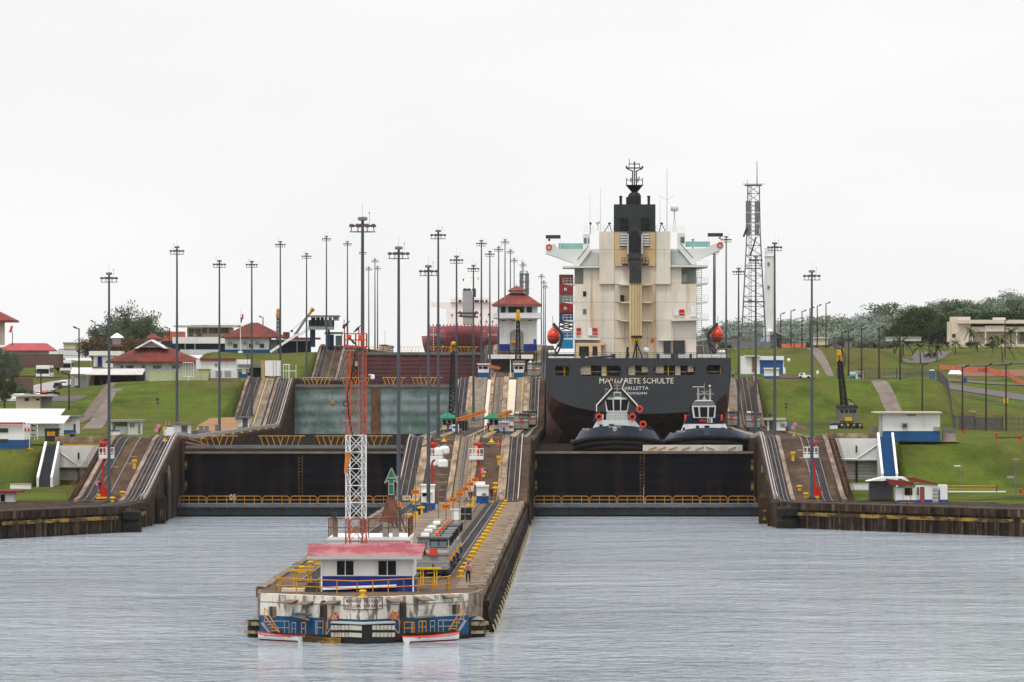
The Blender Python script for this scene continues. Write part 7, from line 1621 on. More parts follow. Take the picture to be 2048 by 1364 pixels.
B('brown_wall', 'brown wall below the left shrubs', 'wall', 1240, [('face','rust2',[(20,66,756,790)],0,1)])
B('gate_lodge', 'small cream lodge with flat roof and orange lamp below the car park', 'building', 1085, [('wall','cream',[(32,80,793,822)],0,5),('roof','greyroof',[(22,108,789,792.5)],-1,8),('window','glass',[(49,58,796,802),(72,79,797,801)],-.06,.1),('lamp','orange',[(65.5,70,794,797)],-.4,.3),('side_wall','mwall',[(80,104,793,815)],3,1)])
B('white_canopy', 'white tent roof on the ledge at the far left', 'canopy', 1450, [('roof','white2',[(94,117,701,707)],0,4),('post','mgrey',[(95,96,707,712),(115,116,707,712)],.2,.15)])
# ------------------------------------------------------------------ right bank
def rg(l): return [G(x, y, 1) for x, y in l]
sheet(drape(rg([(1777,832),(1767,815),(1757,790),(1747,772),(1741,762)]), rg([(1808,832),(1800,815),(1790,790),(1780,772),(1771,762)]), 30), 'path', 'path')
sheet(drape(rg([(1655,753),(1640,728),(1624,705),(1612,696.5)]), rg([(1668,753),(1658,728),(1645,705),(1634,696.5)]), 24), 'path', 'path')
sheet(road([(130,1045),(118,1105),(104,1180),(92,1260),(83,1330),(79,1380)], 8, 60, .12), 'road', 'asphalt')
sheet(road([(112,1310),(98,1330),(86,1372),(76,1400)], 6, 40, .16), 'road', 'asphalt')
sheet(road([(160,1500),(120,1480),(96,1470)], 7, 40, .14), 'road', 'asphalt')
sheet(drape([(92,1395),(120,1390),(170,1350)], [(96,1440),(128,1440),(180,1420)], 30, .1), 'bare_patch', 'earthred') if V.setdefault('earthred', mat('red_earth', (.20,.085,.055), .95, .2, .2)) else 0
for a in ((-.9,), (.9,)):
    pts = [(112+a[0],1050),(100+a[0],1120),(90+a[0],1190),(82+a[0],1270),(75+a[0],1350)]
    sheet(road(pts, .35, 60, .22), 'railway_rail', 'black')
sheet(drape([(92,1560),(87,1520),(83,1490)], [(102,1560),(97,1520),(91,1490)], 20, .12), 'path', 'asphalt')
sheet(drape([(40,1402),(66,1402)], [(40,1412),(66,1412)], 8, .05), 'bare_patch', 'earth') if False else None
Y = 838
B('workshop', 'white flat-roofed workshop with blue base and window unit above the blue steps', 'building', 846, [('wall','white2',[(1766,1880,826,864)],0,9),('blue_base','blue',[(1766,1880.4,862,883.5)],-.06,9.1),('roof','cream',[(1750,1884,823.5,826.5)],-1,11),('vent','silver',[(1814,1832,828.5,832)],-.06,.1),('air_conditioner','silver',[(1804,1815,845.5,855)],-.4,.5),('air_conditioner_grille','dgrey',[(1806,1813,848,853.5)],-.5,.12),('side_wall','white',[(1758,1766,828,878)],1.5,.2),('meter_cabinet','silver',[(1867,1880,853.5,862)],-.25,.3),('wall_stain','dgrey',[(1799,1815,880.5,883.5)],-.08,.1)])
t = B('transformer', 'grey transformer box with orange label on a yellow kerb', 'transformer', 848, [('box','silver',[(1886,1911,867,882)],0,2),('upper_fins','mgrey',[(1886.5,1911,857.5,867)],.1,1.8),('label','orange',[(1889,1896,866.5,869.5)],-.06,.08),('kerb','orange',[(1881,1918,882,884)],-.5,3)])
one(MB().pb(1652,1758,866.5,876,844,.5), 'parapet_wall', 'pale', 'stained concrete parapet above the right white retaining wall', 'wall', W(1700,876,844))
t = thing('pickup_truck', 'red pickup with grey canopy beside the right workshop', 'truck', W(1748,876,848)); MB().pb(1740,1757,866,874,848,4).build('body','red',t); MB().pb(1743.5,1755,852,866,849,2).build('canopy','mgrey',t); MB().pb(1741,1745,873,877,848.1,.8).pb(1752,1756,873,877,848.1,.8).build('wheels','rubber',t)
# crawler crane
def crane(px, Yc, z, parts, label):
    return thing('lattice_crane', label, 'crane', (X_(px,Yc),Yc,z))
Yc = 1085
cr1 = crane(1693, Yc, terr(X_(1693,Yc),Yc), 0, 'crawler crane with grey cab, yellow tip and dark lattice boom on the right terrace')
MB().pb(1674,1715,812,842,Yc,4).build('machine_house','mgreyrust',cr1) if V.setdefault('mgreyrust', mat('crane_house_grey', (.17,.16,.14), .7, .15, .4, [((.09,.05,.03),(.5,.5,.1),.55,.75,.7)])) else 0
MB().pb(1673.5,1716,810.5,816,Yc-.2,4.4).build('house_roof','dgrey',cr1)
for q in ((1681,1687),(1690,1696),(1699,1705),(1706,1712)): MB().pb(*q,819.5,825.5,Yc-.06,.1).build('cab_window','glass',cr1)
MB().pb(1690,1704,834.5,842,Yc-.1,.15).build('yellow_plate','yellow',cr1)
MB().pb(1666,1726,846,857,Yc-1,1.2).pb(1666,1726,846,857,Yc+4,1.2).build('crawler_track','black',cr1); MB().pb(1682,1706,841,848,Yc+.3,3).build('turntable','dgrey',cr1)
mb = MB()
for x in (1672,1684,1696,1708,1720): mb.pb(x-2,x+2,848,852,Yc-1.15,.14)
mb.build('track_rollers','yellow',cr1)
MB().lattice([W(1682,810,Yc+1),W(1694,810,Yc+1),W(1694,810,Yc+2.2),W(1682,810,Yc+2.2)], [W(1676,720,Yc-1),W(1683,720,Yc-1),W(1683,720,Yc),W(1676,720,Yc)], 12, .19, .10).build('boom','black',cr1)
MB().lattice([W(1675.5,722,Yc-1),W(1683,722,Yc-1),W(1683,722,Yc),W(1675.5,722,Yc)], [W(1675,701,Yc-1.5),W(1679.5,701,Yc-1.5),W(1679.5,701,Yc-.7),W(1675,701,Yc-.7)], 2, .22, .12).pb(1674.5,1682,704,711,Yc-1.6,1).build('boom_tip','yellow',cr1)
MB().bar(W(1694,810,Yc+1.5),W(1690,799,Yc+1.5),.15).bar(W(1700,799,Yc+1.5),W(1712,812,Yc+1.5),.15).bar(W(1686,799,Yc+1.5),W(1700,799,Yc+1.5),.18).build('gantry','black',cr1); mb = MB()
for x in (1692,1699,1705): mb.ball(W(x,809,Yc+1.5),.3)
mb.build('winch_drums','silver',cr1)
t = thing('access_platform', 'low steel platform with railing left of the crawler crane', 'platform', W(1650,858,1080)); MB().railing([W(1618,858,1080),W(1720,858,1079)],1.3,.05,2.4,0).build('railing','steel',t); mb = MB()
for k in range(8): mb.bar(W(1662+k*8,858,1078.5),W(1670+k*8,846 if k%2 else 858,1078.5),.08)
mb.build('bracing','steel',t)
B('control_box', 'white and blue control box standing in front of the crawler crane', 'box', 1060, [('body','white2',[(1660,1675,850,857.5)],0,1.2),('top','navy',[(1659.5,1675.5,847.5,850.2)],-.05,1.3)])
# dark lattice cranes on the centre wall and beyond
def latmast(px, pyb, pyt, Yc, wb, wt, m, tipm, label, tip=16, cab=None):
    c = W(px,pyb,Yc); t = thing('lattice_crane', label, 'crane', (c.x,Yc,c.z)); x0, x1 = px-wb/2, px+wb/2; ym = pyt+tip
    MB().lattice([W(x0,pyb,Yc),W(x1,pyb,Yc),W(x1,pyb,Yc+wb*Yc/F),W(x0,pyb,Yc+wb*Yc/F)], [W(px-wt/2,ym,Yc-.5),W(px+wt/2,ym,Yc-.5),W(px+wt/2,ym,Yc+.2),W(px-wt/2,ym,Yc+.2)], max(8,int((pyb-ym)/9)), .17, .10).build('boom', m, t)
    MB().lattice([W(px-wt/2-1,ym+1,Yc-.6),W(px+wt/2+1,ym+1,Yc-.6),W(px+wt/2+1,ym+1,Yc+.3),W(px-wt/2-1,ym+1,Yc+.3)], [W(px-wt*.3,pyt,Yc-.6),W(px+wt*.3,pyt,Yc-.6),W(px+wt*.3,pyt,Yc),W(px-wt*.3,pyt,Yc)], 2, .22, .12).build('boom_tip', tipm, t)
    return t
t = latmast(907, 842, 684, 1055, 18, 9, 'black', 'orange', 'dark lattice crane with orange head standing behind the left green kiosk', 20)
MB().pb(918,936,826,842,1054,3).build('machine_house','mgreyrust',t); MB().pb(903,936,838,866,1056,3).build('undercarriage','black',t); MB().lathe(W(907.5,690,1054), [(.3,0),(.42,.1),(.42,.5),(.3,.6)], 8).build('lamp_head','yellow',t)
t = latmast(1036, 723, 620, 1310, 10, 4.5, 'black', 'yellow', 'slim lattice crane with yellow head in front of the control house', 20)
MB().pb(1025,1050,721,740,1309,4).build('machine_house','mgreyrust',t)
latmast(556, 700, 618, 1560, 6, 4, 'dgrey', 'orange', 'far lattice crane with yellow tip behind the office house', 16)
c = W(592,664,1530); t = thing('lattice_crane', 'far crane with slanting boom and orange jib behind the control cabin', 'crane', tuple(c)); MB().lattice([W(590,667,1530),W(594,667,1530),W(594,667,1531),W(590,667,1531)], [W(613,632,1530),W(617,632,1530),W(617,632,1531),W(613,632,1531)], 6, .12, .07).build('boom','dgrey',t); MB().bar(W(615,633,1530),W(626,618,1530),.5).bar(W(622,622,1530),W(627,617,1530),.8).build('jib','orange',t)
MB().bar(W(583,662,1530),W(612,634,1530),.06).pb(581,586,660,664,1530,.5).build('pendant','dgrey',t)
MB().pb(588,596,666,700,1530,2).build('base_post','dgrey',t)
# right lock wall huts
B('hut', 'white hut with open porch and slanted roof behind the right ramp crest', 'hut', 1000, [('wall','white2',[(1553,1573,843,861)],0,2.5),('roof','greyroof',[(1528,1572,836,840)],-.6,4),('post','white2',[(1535,1538,839,861)],0,.2),('back_wall','mgreydoor',[(1538,1553,841,861)],2,.2),('window','silver',[(1561,1570,847,855)],-.06,.1)])
B('machine_cabinet', 'blue and rust machine cabinet right of the white hut', 'cabinet', 985, [('body','steelblue',[(1575,1583,845,862)],0,1),('coil','rust',[(1571,1577,852,863)],-.2,.5)]) if V.setdefault('steelblue', mat('steel_blue', (.07,.15,.25), .6, .15, .6)) else 0
one(MB().pb(1594.5,1606,847,857,980,.6).pb(1594,1606.5,846,847.2,979.9,.8), 'grey_box', 'mgrey', 'grey metal box on the right terrace', 'box', W(1600,857,980))
one(MB().pb(1600,1617,856,860,960,2).pb(1601,1613,853.5,856,961,1.5), 'timber_stack', 'wood', 'stack of brown timber by the right ramp crest', 'timber', W(1608,860,960))
t = thing('white_hall', 'white hall with large blue opening at the foot of the upper right lawn', 'building', W(1525,756,1330)); MB().pb(1483,1568,712,748,1332,10).build('wall','white2',t); MB().pb(1520,1566,720,747,1331.8,.25).build('blue_opening','blue',t); MB().pb(1519,1567,720,722.5,1331.6,.2).build('lintel','navyblue',t); MB().pb(1504,1510,713,743,1331.7,.3).build('brown_door','wood',t); MB().pb(1490,1520,711,713,1331,11).build('roof_edge','white',t); MB().pb(1566,1571,735,747,1331.5,2).build('side_post','white2',t)
B('booth', 'white booth with blue base in front of the white hall', 'booth', 1260, [('wall','white2',[(1529,1558,738,752.5)],0,3),('blue_base','blue',[(1529,1558.4,752,762)],-.05,3.1),('roof','white2',[(1528,1559,735.5,738)],-.4,4)])
one(MB().pb(1558,1606,747,757,1330,3), 'ramp_slab', 'concrete', 'weathered concrete slab between the booth and the white pickup', 'slab', W(1580,757,1330)); one(MB().pb(1558,1630,756,761,1215,1), 'low_wall', 'dgrey', 'dark low wall under the white pickup on the crest', 'wall', W(1600,761,1215))
t = thing('pickup_truck', 'white pickup truck parked on the right crest', 'truck', W(1610,756,1290)); MB().pb(1598,1622,750,755,1290,2).build('body','white2',t); MB().ppoly([(1598,750),(1600,745.5),(1610,745.5),(1611.5,750)],1290.1,1.8).build('cab','white2',t); MB().pb(1601,1605,746.5,750,1289.95,.1).build('side_window','glass',t)
for x in (1601,1617): MB().tube(W(x,755,1289.9),W(x,755,1290.2),.36,n=10).build('wheel','rubber',t)
t = thing('satellite_dish', 'white dish on the upper right lawn', 'dish', W(1577.5,722,1420)); MB().lathe(W(1577.5,720,1420), [(.05,-.5),(.35,-.35),(.42,0),(.35,.3),(.1,.42)], 12).build('dish','white2',t); MB().tube(W(1577.5,724,1420.3),W(1577.5,718,1420.3),.06).build('post','mgrey',t)
t = thing('square_sign', 'white square sign on a yellow post beside the brown path', 'sign', W(1635,757,1250)); MB().pb(1632.5,1638,741,747.5,1250,.08).build('plate','white2',t); MB().bar(W(1633,758,1250.2),W(1635,744,1250.2),.09).build('post','orange',t)
# fences
def meshfence(pts, h, label, step=1.3, m='fencegrey'):
    a = pts[0]; t = thing('mesh_fence', label, 'fence', (a[0],a[1],terr(*a))); mb = MB(); pm = MB(); bar = MB()
    for p, q in zip(pts[:-1], pts[1:]):
        p, q = Vector(p), Vector(q); n = max(1, int((q-p).length/step))
        prev = None
        for i in range(n+1):
            c = p.lerp(q, i/n); z = terr(c.x,c.y); MB().box(c.x-.06,c.x+.06,c.y-.06,c.y+.06,z-.3,z+h).build('post', m, t); bar.bar((c.x,c.y,z+h),(c.x-.15,c.y-.15,z+h+.35),.05)
            for k in range(1,4):
                if i < n: d = p.lerp(q,(i+k/4)/n); zz = terr(d.x,d.y); mb.box(d.x-.04,d.x+.04,d.y-.02,d.y+.02,zz,zz+h-.05)
            if prev is not None:
                for hh in (.15,h*.5,h-.05): mb.bar((prev.x,prev.y,terr(prev.x,prev.y)+hh),(c.x,c.y,z+hh),.05)
            prev = c
    mb.build('mesh', m, t); bar.build('barbed_arms', m, t); return t
meshfence([(56.5,1160),(64.5,1163),(72.5,1157),(74,1150)], 2.2, 'tall grey security fence along the right crest')
meshfence([(74,1150),(72.5,1115),(71,1085),(70,1062)], 2.2, 'security fence running down the right slope to the gate', 2.4)
meshfence([(70,1055),(72,1040)], 2.6, 'security gate fence beside the white workshop', 1.2)
meshfence([(72,1040),(76,1026),(84,1018),(92,1013),(104,1002)], 2.3, 'grey security fence curving across the lower right', 1.2)
meshfence([(66,1490),(67,1440),(63.5,1400),(58,1290)], 2.0, 'far security fence descending from the upper right crest', 4)
V['ofence'] = mat('orange_netting', (.60,.16,.09), .9, .15, 1.5)
def net(pts, label, h=1.2):
    t = thing('orange_netting', label, 'barrier', (pts[0][0],pts[0][1],terr(*pts[0]))); mb = MB(); pm = MB()
    for p, q in zip(pts[:-1], pts[1:]):
        za, zb = terr(*p), terr(*q); mb.add([(p[0],p[1],za+.1),(q[0],q[1],zb+.1),(q[0],q[1]+.05,zb+h),(p[0],p[1]+.05,za+h),(p[0],p[1]+.12,za+h),(q[0],q[1]+.12,zb+h),(q[0],q[1]+.12,zb+.1),(p[0],p[1]+.12,za+.1)], [(0,1,2,3),(4,5,6,7),(2,5,4,3),(0,7,6,1)])
        pm.tube((p[0],p[1]-.1,za),(p[0],p[1]-.1,za+h+.2),.06,n=5)
    mb.build('net','ofence',t); pm.build('stakes','polewood',t)
net([G(px,py,1) for px, py in ((1877,739),(1912,741),(1957,745),(1972,743),(2000,752),(2017,754),(2031,764),(2056,776))], 'long orange safety netting round the red earth patch', 1.25)
net([(52.5,1493),(56,1492.5),(59,1492)], 'orange safety netting on the upper right crest', 1.2)
# post-top items in the field
def portaloo(x, Y, label): z = terr(x,Y); t = thing('portable_toilet', label, 'toilet', (x,Y,z), 'portable toilets'); MB().box(x-.55,x+.55,Y,Y+1.1,z,z+2.1).build('cabin','navyblue',t); MB().frustum((x,Y+.55),(.6,.6),(.4,.4),z+2.1,z+2.4).build('roof','white2',t); MB().box(x-.35,x+.35,Y-.04,Y,z+.1,z+1.9).build('door','steelblue',t)
portaloo(X_(1864,1370),1370,'blue portable toilet with white roof at the left end of the netting')
x = X_(1911,1345); z = terr(x,1345); t = thing('canopy_tent', 'white canopy tent over a table behind the orange netting', 'tent', (x,1345,z)); MB().frustum((x,1346.5),(1.6,1.6),(1.1,.8),z+2.0,z+2.9).build('canopy','white2',t)
for a in (-1.5,1.5):
    for b in (0,3): MB().box(x+a-.05,x+a+.05,1345+b,1345.1+b,z,z+2).build('leg','silver',t)
one(MB().box(x-1,x+.8,1344,1345,z+.7,z+.8).box(x-.9,x-.8,1344.2,1344.3,z,z+.7).box(x+.6,x+.7,1344.2,1344.3,z,z+.7), 'folding_table', 'silver', 'folding table in front of the white canopy tent', 'table', (x,1344,z))
one(MB().lathe((x+2.2,1344,z), [(.35,0),(.4,.1),(.4,1.1),(.2,1.3)], 10), 'barrel', 'navyblue', 'blue barrel right of the white canopy tent', 'barrel', (x+2.2,1344,z))
x = X_(2012,1180); z = terr(x,1180); t = thing('warning_sign', 'yellow warning sign on a post beside the curving road', 'sign', (x,1180,z)); MB().box(x-.5,x+.5,1180,1180.06,z+1.0,z+2.1).build('plate','yellow',t); MB().box(x-.12,x+.12,1179.96,1179.99,z+1.2,z+1.9).build('symbol','black',t); MB().bar((x,1180.1,z),(x,1180.1,z+2),.08).build('post','mgrey',t)
one(MB().box(76.5,79.6,1144,1144.6,terr(78,1144)-.2,terr(78,1144)+.25), 'culvert_beam', 'pale', 'pale concrete beam across the railway below the fence corner', 'beam', (78,1144,13))
# lower right corner
t = thing('gate_hut', 'small white hut with dark red slanted roofs and brown door on the right quay', 'hut', W(1840,1006,768)); Y = 768
MB().pb(1792,1832,975,1002,Y,3).build('wall','white2',t); MB().pb(1793.5,1838.5,1000,1006,Y-.05,3.1).build('blue_base','blue',t); MB().pb(1831,1895,970,1000,Y+.8,3).build('rear_wall','white2',t); MB().pb(1838,1895.5,999,1007,Y+.75,3.1).build('blue_base','blue',t)
MB().ppoly([(1774,958),(1828,964.5),(1829,971),(1781,970.5),(1776,963)],Y-.6,4).build('front_roof','darkredroof',t); MB().ppoly([(1816,955),(1826,954.5),(1875,967),(1876,970),(1826,963)],Y+.6,4).build('rear_roof','darkredroof',t)
MB().pb(1809,1824.5,976,990.5,Y-.06,.1).build('window','glass',t); MB().pb(1840,1849,973.5,1005,Y+.7,.12).build('brown_door','doorbrown',t) if V.setdefault('doorbrown', mat('brown_door', (.24,.07,.055), .6, .1, .5)) else 0
MB().pb(1865,1880,975,1006,Y+.72,.1).build('recess','mgreydoor',t); MB().pb(1877,1880,981,1006,Y+.68,.1).build('blue_jamb','blue',t); MB().pb(1834.5,1837.5,974,990,Y+.5,.2).build('pipework','dgrey',t)
for x in (1806,1821): MB().bar(W(x,1005,Y-.5),W(x,972,Y-.5),.06).build('stay','rust',t); MB().pb(x-5,x+6,1004.5,1006.5,Y-.8,.5).build('foot','orange',t)
t = thing('metal_kiosk', 'dark grey metal kiosk with white pitched awning on the right quay', 'kiosk', W(1760,1000,778)); MB().pb(1740,1786,963,999,778,4).build('wall','dgrey2',t) if V.setdefault('dgrey2', mat('grey_metal_wall', (.085,.085,.095), .5, .12, .5, wave=(0,.5,.03))) else 0
MB().ppoly([(1734,962.5),(1766,954.5),(1810,954.5),(1819,963),(1800,957.5),(1790,960)],776.5,6).build('awning','white2',t); MB().pb(1739.5,1786,974.5,976,777.95,.1).pb(1739.5,1786,997,999,777.95,.1).build('rust_band','rust',t)
t = thing('guard_rail', 'yellow pipe guard rail on the lawn right of the gate hut', 'railing', W(1940,985,800))
for y in (971.5,978): MB().bar(W(1890,y,800),W(1993,y+.5,800),.09).build('rail','orange',t)
MB().bar(W(1993,970,800),W(1993,984,800),.14).bar(W(1895,970,800),W(1895,984,800),.12).build('post','dgrey',t)
one(MB().pb(1890,2012,982,984.5,803,.6), 'lawn_kerb', 'white2', 'white kerb line on the lawn behind the gate hut', 'kerb', W(1950,984,803))
for pts in ([(53,779),(58,784),(66,793),(80,806)], [(56,771),(63,777),(75,787),(90,797)]):
    for dz, w in ((.07,1.3),(.0,.0)):
        if w: sheet(road(pts, 1.1, 20, .3), 'railway_track', 'track')
t = thing('street_sign', 'small grey board on a post on the right lawn', 'sign', W(2022,968,815)); MB().pb(2014,2028.5,952,956.5,815,.1).build('board','silver',t); MB().bar(W(2022.5,968,815.2),W(2022.5,954,815.2),.06).build('post','mgrey',t)
for px, py, Y, lb in ((2041,982,800,'red hydrant on the lawn by the right frame edge'),(2039,885,862,'red hydrant above the grass slope at the right edge'),(1993,872,900,'red hydrant beside the red pipe'),(1928,866,960,'red hydrant beside the wooden pole')): x = X_(px,Y); z = terr(x,Y); one(MB().lathe((x,Y,z), [(.22,0),(.16,.1),(.15,.6),(.25,.62),(.22,.75),(.08,.9)], 10), 'hydrant', 'red', lb, 'hydrant', (x,Y,z), 'red hydrants')
x0, x1 = X_(1990,890), X_(2044,890); one(MB().tube((x0,890,terr(x0,890)+.25),(x1,890,terr(x1,890)+.25),.12), 'ground_pipe', 'rust', 'rusty pipe lying on the grass behind the right workshop', 'pipe', (x0,890,10))
# lattice telecom tower and old white lighthouse
Yt = 1520; z = terr(X_(1508,Yt),Yt); t = thing('telecom_tower', 'tall grey lattice telecom tower with panel antennas beside the white lighthouse', 'tower', (X_(1508,Yt),Yt,z))
def q4(x0, x1, y, Y): w = (x1-x0)*Y/F; return [W(x0,y,Y),W(x1,y,Y),Vector((X_(x1,Y),Y+w,Z_(y,Y))),Vector((X_(x0,Y),Y+w,Z_(y,Y)))]
MB().lattice(q4(1483,1533,694,Yt), q4(1494,1521,470,Yt), 11, .11, .045).build('lower_frame','steel',t); MB().lattice(q4(1494,1521,470,Yt), q4(1496,1519,370,Yt), 6, .10, .045).build('upper_frame','steel',t)
for a, b in ((1491.5,1502),(1509.5,1518.5)):
    for y0, y1 in ((402,424),(425,447),(448,471)): MB().pb(a,b,y0,y1,Yt-.9,.5).build('panel_antenna','panelgrey',t)
MB().pb(1490,1524,369,371,Yt-1.2,5).pb(1485,1530,367.5,368.5,Yt-.5,.3).build('top_platform','steel',t); MB().tube(W(1514,370,Yt+1),W(1514,322,Yt+1),.16,.08).bar(W(1494.5,368,Yt),W(1494.5,359,Yt),.12).build('top_mast','steel',t)
mb = MB()
for k in range(80): y = 690-k*4; mb.pb(1498,1503,y-.4,y+.4,Yt-.4,.1)
mb.pb(1497.6,1498.3,372,692,Yt-.4,.1).pb(1502.7,1503.4,372,692,Yt-.4,.1).build('ladder','steel',t); MB().pb(1486,1530,602,604.5,Yt-.4,4).pb(1496,1504,600,604,Yt-.5,1).pb(1491,1522,536,537.5,Yt-.4,3.6).build('rest_platform','steel',t)
MB().path([W(1494,455,Yt-1),W(1489,468,Yt-1),W(1487,474,Yt-1)],.25,6).path([W(1512,474,Yt-.6),W(1507,492,Yt-.6),W(1500,512,Yt-.5)],.2,6).build('cable','black',t)
Yl = 1560; t = thing('lighthouse', 'old white tapering lighthouse tower behind the telecom tower', 'lighthouse', W(1540,690,Yl)); k = Yl/F; c = W(1540,690,Yl)
MB().lathe((c.x,Yl+1.5,c.z), [(1.85,0),(1.35,(690-512)*k)], 20).build('shaft','white',t); MB().lathe((c.x,Yl+1.5,Z_(541,Yl)), [(1.42,0),(1.42,.2)], 20).build('band','white2',t)
MB().lathe((c.x,Yl+1.5,Z_(514,Yl)), [(1.35,0),(1.6,.15),(1.6,.4),(1.3,.45)], 20).build('gallery','white',t); MB().lathe((c.x-.3,Yl+1.5,Z_(511,Yl)), [(1.1,0),(1.08,1.9),(1.15,2.0),(1.0,2.1)], 16).build('lantern_room','white2',t); MB().ring((c.x,Yl+1.5,Z_(505,Yl)),1.55,.04,'z',20,4).build('gallery_rail','silver',t)
for y in (527.5,574): MB().pb(1535,1539,y-3,y+3,Yl-.2,.5).build('window','mgrey',t)
hiproof(t,1533,1546,661,1539,1540,657,Yl-3,2,'white2',.1,'porch_roof')
B('stone_hut', 'grey hut with gabled roof at the foot of the lighthouse', 'hut', 1500, [('wall','mgrey',[(1541,1562,664,693)],0,4),('door','black',[(1554,1559,676,692)],-.06,.1)])
MB().ppoly([(1534,671),(1553,663),(1570,670),(1569,672.5),(1553,666),(1536,673)],1499,6).build('roof','silver',bpy.data.objects['stone_hut'])
B('stone_shed', 'low grey block shed left of the telecom tower', 'shed', 1500, [('wall','mgrey',[(1464,1477,674,695)],0,3),('roof','rust',[(1463.5,1477.5,672,674.5)],-.2,3.4)])
B('water_tank', 'pale blue tank under the telecom tower', 'tank', 1505, [('tank','cskyblue',[(1521,1530,678,692)],0,1.6),('lid','cskyblue',[(1522.5,1528.5,676.5,678)],.2,1.2)]) if V.setdefault('cskyblue', mat('pale_blue', (.22,.42,.58), .5, .1, .5)) else 0
B('block_wall', 'grey rubble wall along the crest under the telecom tower', 'wall', 1498, [('face','mgrey',[(1478,1541,683,696)],0,.6)])
t = thing('white_post_mast', 'thin pale mast beside the telecom tower', 'mast', W(1476,690,1510)); MB().tube(W(1476,692,1510),W(1476,592,1510),.14,.09,6).build('pole','cream',t); MB().lathe(W(1476,692,1510), [(.3,-.3),(.25,.2)], 8).build('foot','cream',t)
B('far_house', 'long pale house roof behind the crest poles', 'building', 1640, [('wall','cream',[(1626,1656,676,690)],0,6),('roof','greyroof',[(1625,1657,674,677)],-.5,7)])
B('dark_cabin', 'dark cabin with rounded roof on the upper right crest', 'cabin', 1500, [('wall','mgrey',[(1690,1703,680,694)],0,3),('roof','dgrey',[(1688.5,1704.5,678,680.5)],-.3,3.6)])
c = W(1672,695,1495); one(MB().lathe((c.x,1495,c.z-.3), [(2.2,0),(1.6,.5),(.7,.9),(.1,1.0)], 14), 'earth_heap', 'earthred', 'heap of red earth behind the orange barriers', 'heap', (c.x,1495,c.z))
t = thing('blue_tank', 'pale blue horizontal tank beside the fence gate', 'tank', W(1706,756,1165)); MB().tube(W(1700,750,1165),W(1712,750,1165),.65,n=14).build('tank','cskyblue',t); MB().pb(1701,1703,750,758,1164.6,.8).pb(1709,1711,750,758,1164.6,.8).build('cradle','mgrey',t)
B('pump_house', 'small white pump house with round opening by the fence', 'hut', 1162, [('wall','whitegrey',[(1712,1727,744,758)],0,2),('roof','cream',[(1711,1728,742,744.5)],-.2,2.4),('opening','dgrey',[(1717,1722,749,754)],-.05,.1)])
# cream civic building
t = thing('civic_building', 'cream flat-roofed two-storey building on the far right hill', 'building', W(1970,690,1640)); Y = 1640
MB().pb(1912,2090,652,690,Y+3,14).build('upper_wall','cream',t); MB().pb(1916,2100,639.5,647,Y-.5,18).build('roof_band','cream2',t) if V.setdefault('cream2', mat('cream_pinkish', (.66,.56,.47), .85, .06, .3)) else 0
MB().pb(1903,1941,633.5,690,Y+1,9).build('stair_block','cream2',t); MB().pb(1988,2011,635,640,Y+2,6).build('roof_hut','cream2',t); MB().pb(1895,1903,643.5,684,Y+1.2,3).build('side_fin','cream',t); MB().pb(1943,2100,654,663,Y+.5,2).build('balcony_front','cream2',t); MB().pb(1970,2010,651.5,663,Y+.2,.5).build('balcony_panel','cream2',t)
for q in ((1947,1967),(1969,2005),(2012,2026),(2031,2044)): MB().pb(*q,647,652.5,Y+2.9,.15).build('window_band','dgrey',t)
for x in (1912,1944,1970,2032): MB().pb(x,x+2.5,663,690,Y,1).build('column','cream2',t)
for q in ((1904,1913,668,675),(1940,1945,667,673),(2040,2060,666,682)): MB().pb(*q,Y+.8,.3).build('opening','dgrey',t)
MB().pb(1900,2100,688,694,Y-1,1.5).build('terrace_wall','cream',t); MB().pb(1990,1998,680,688,Y-2,2).build('white_unit','white2',t) if False else None
t = B('bungalow', 'low white bungalow beyond the palms', 'building', 1720, [('wall','white2',[(1774,1842,676,682)],0,6),('roof','silver',[(1772,1843,673.5,676)],-.5,7)])
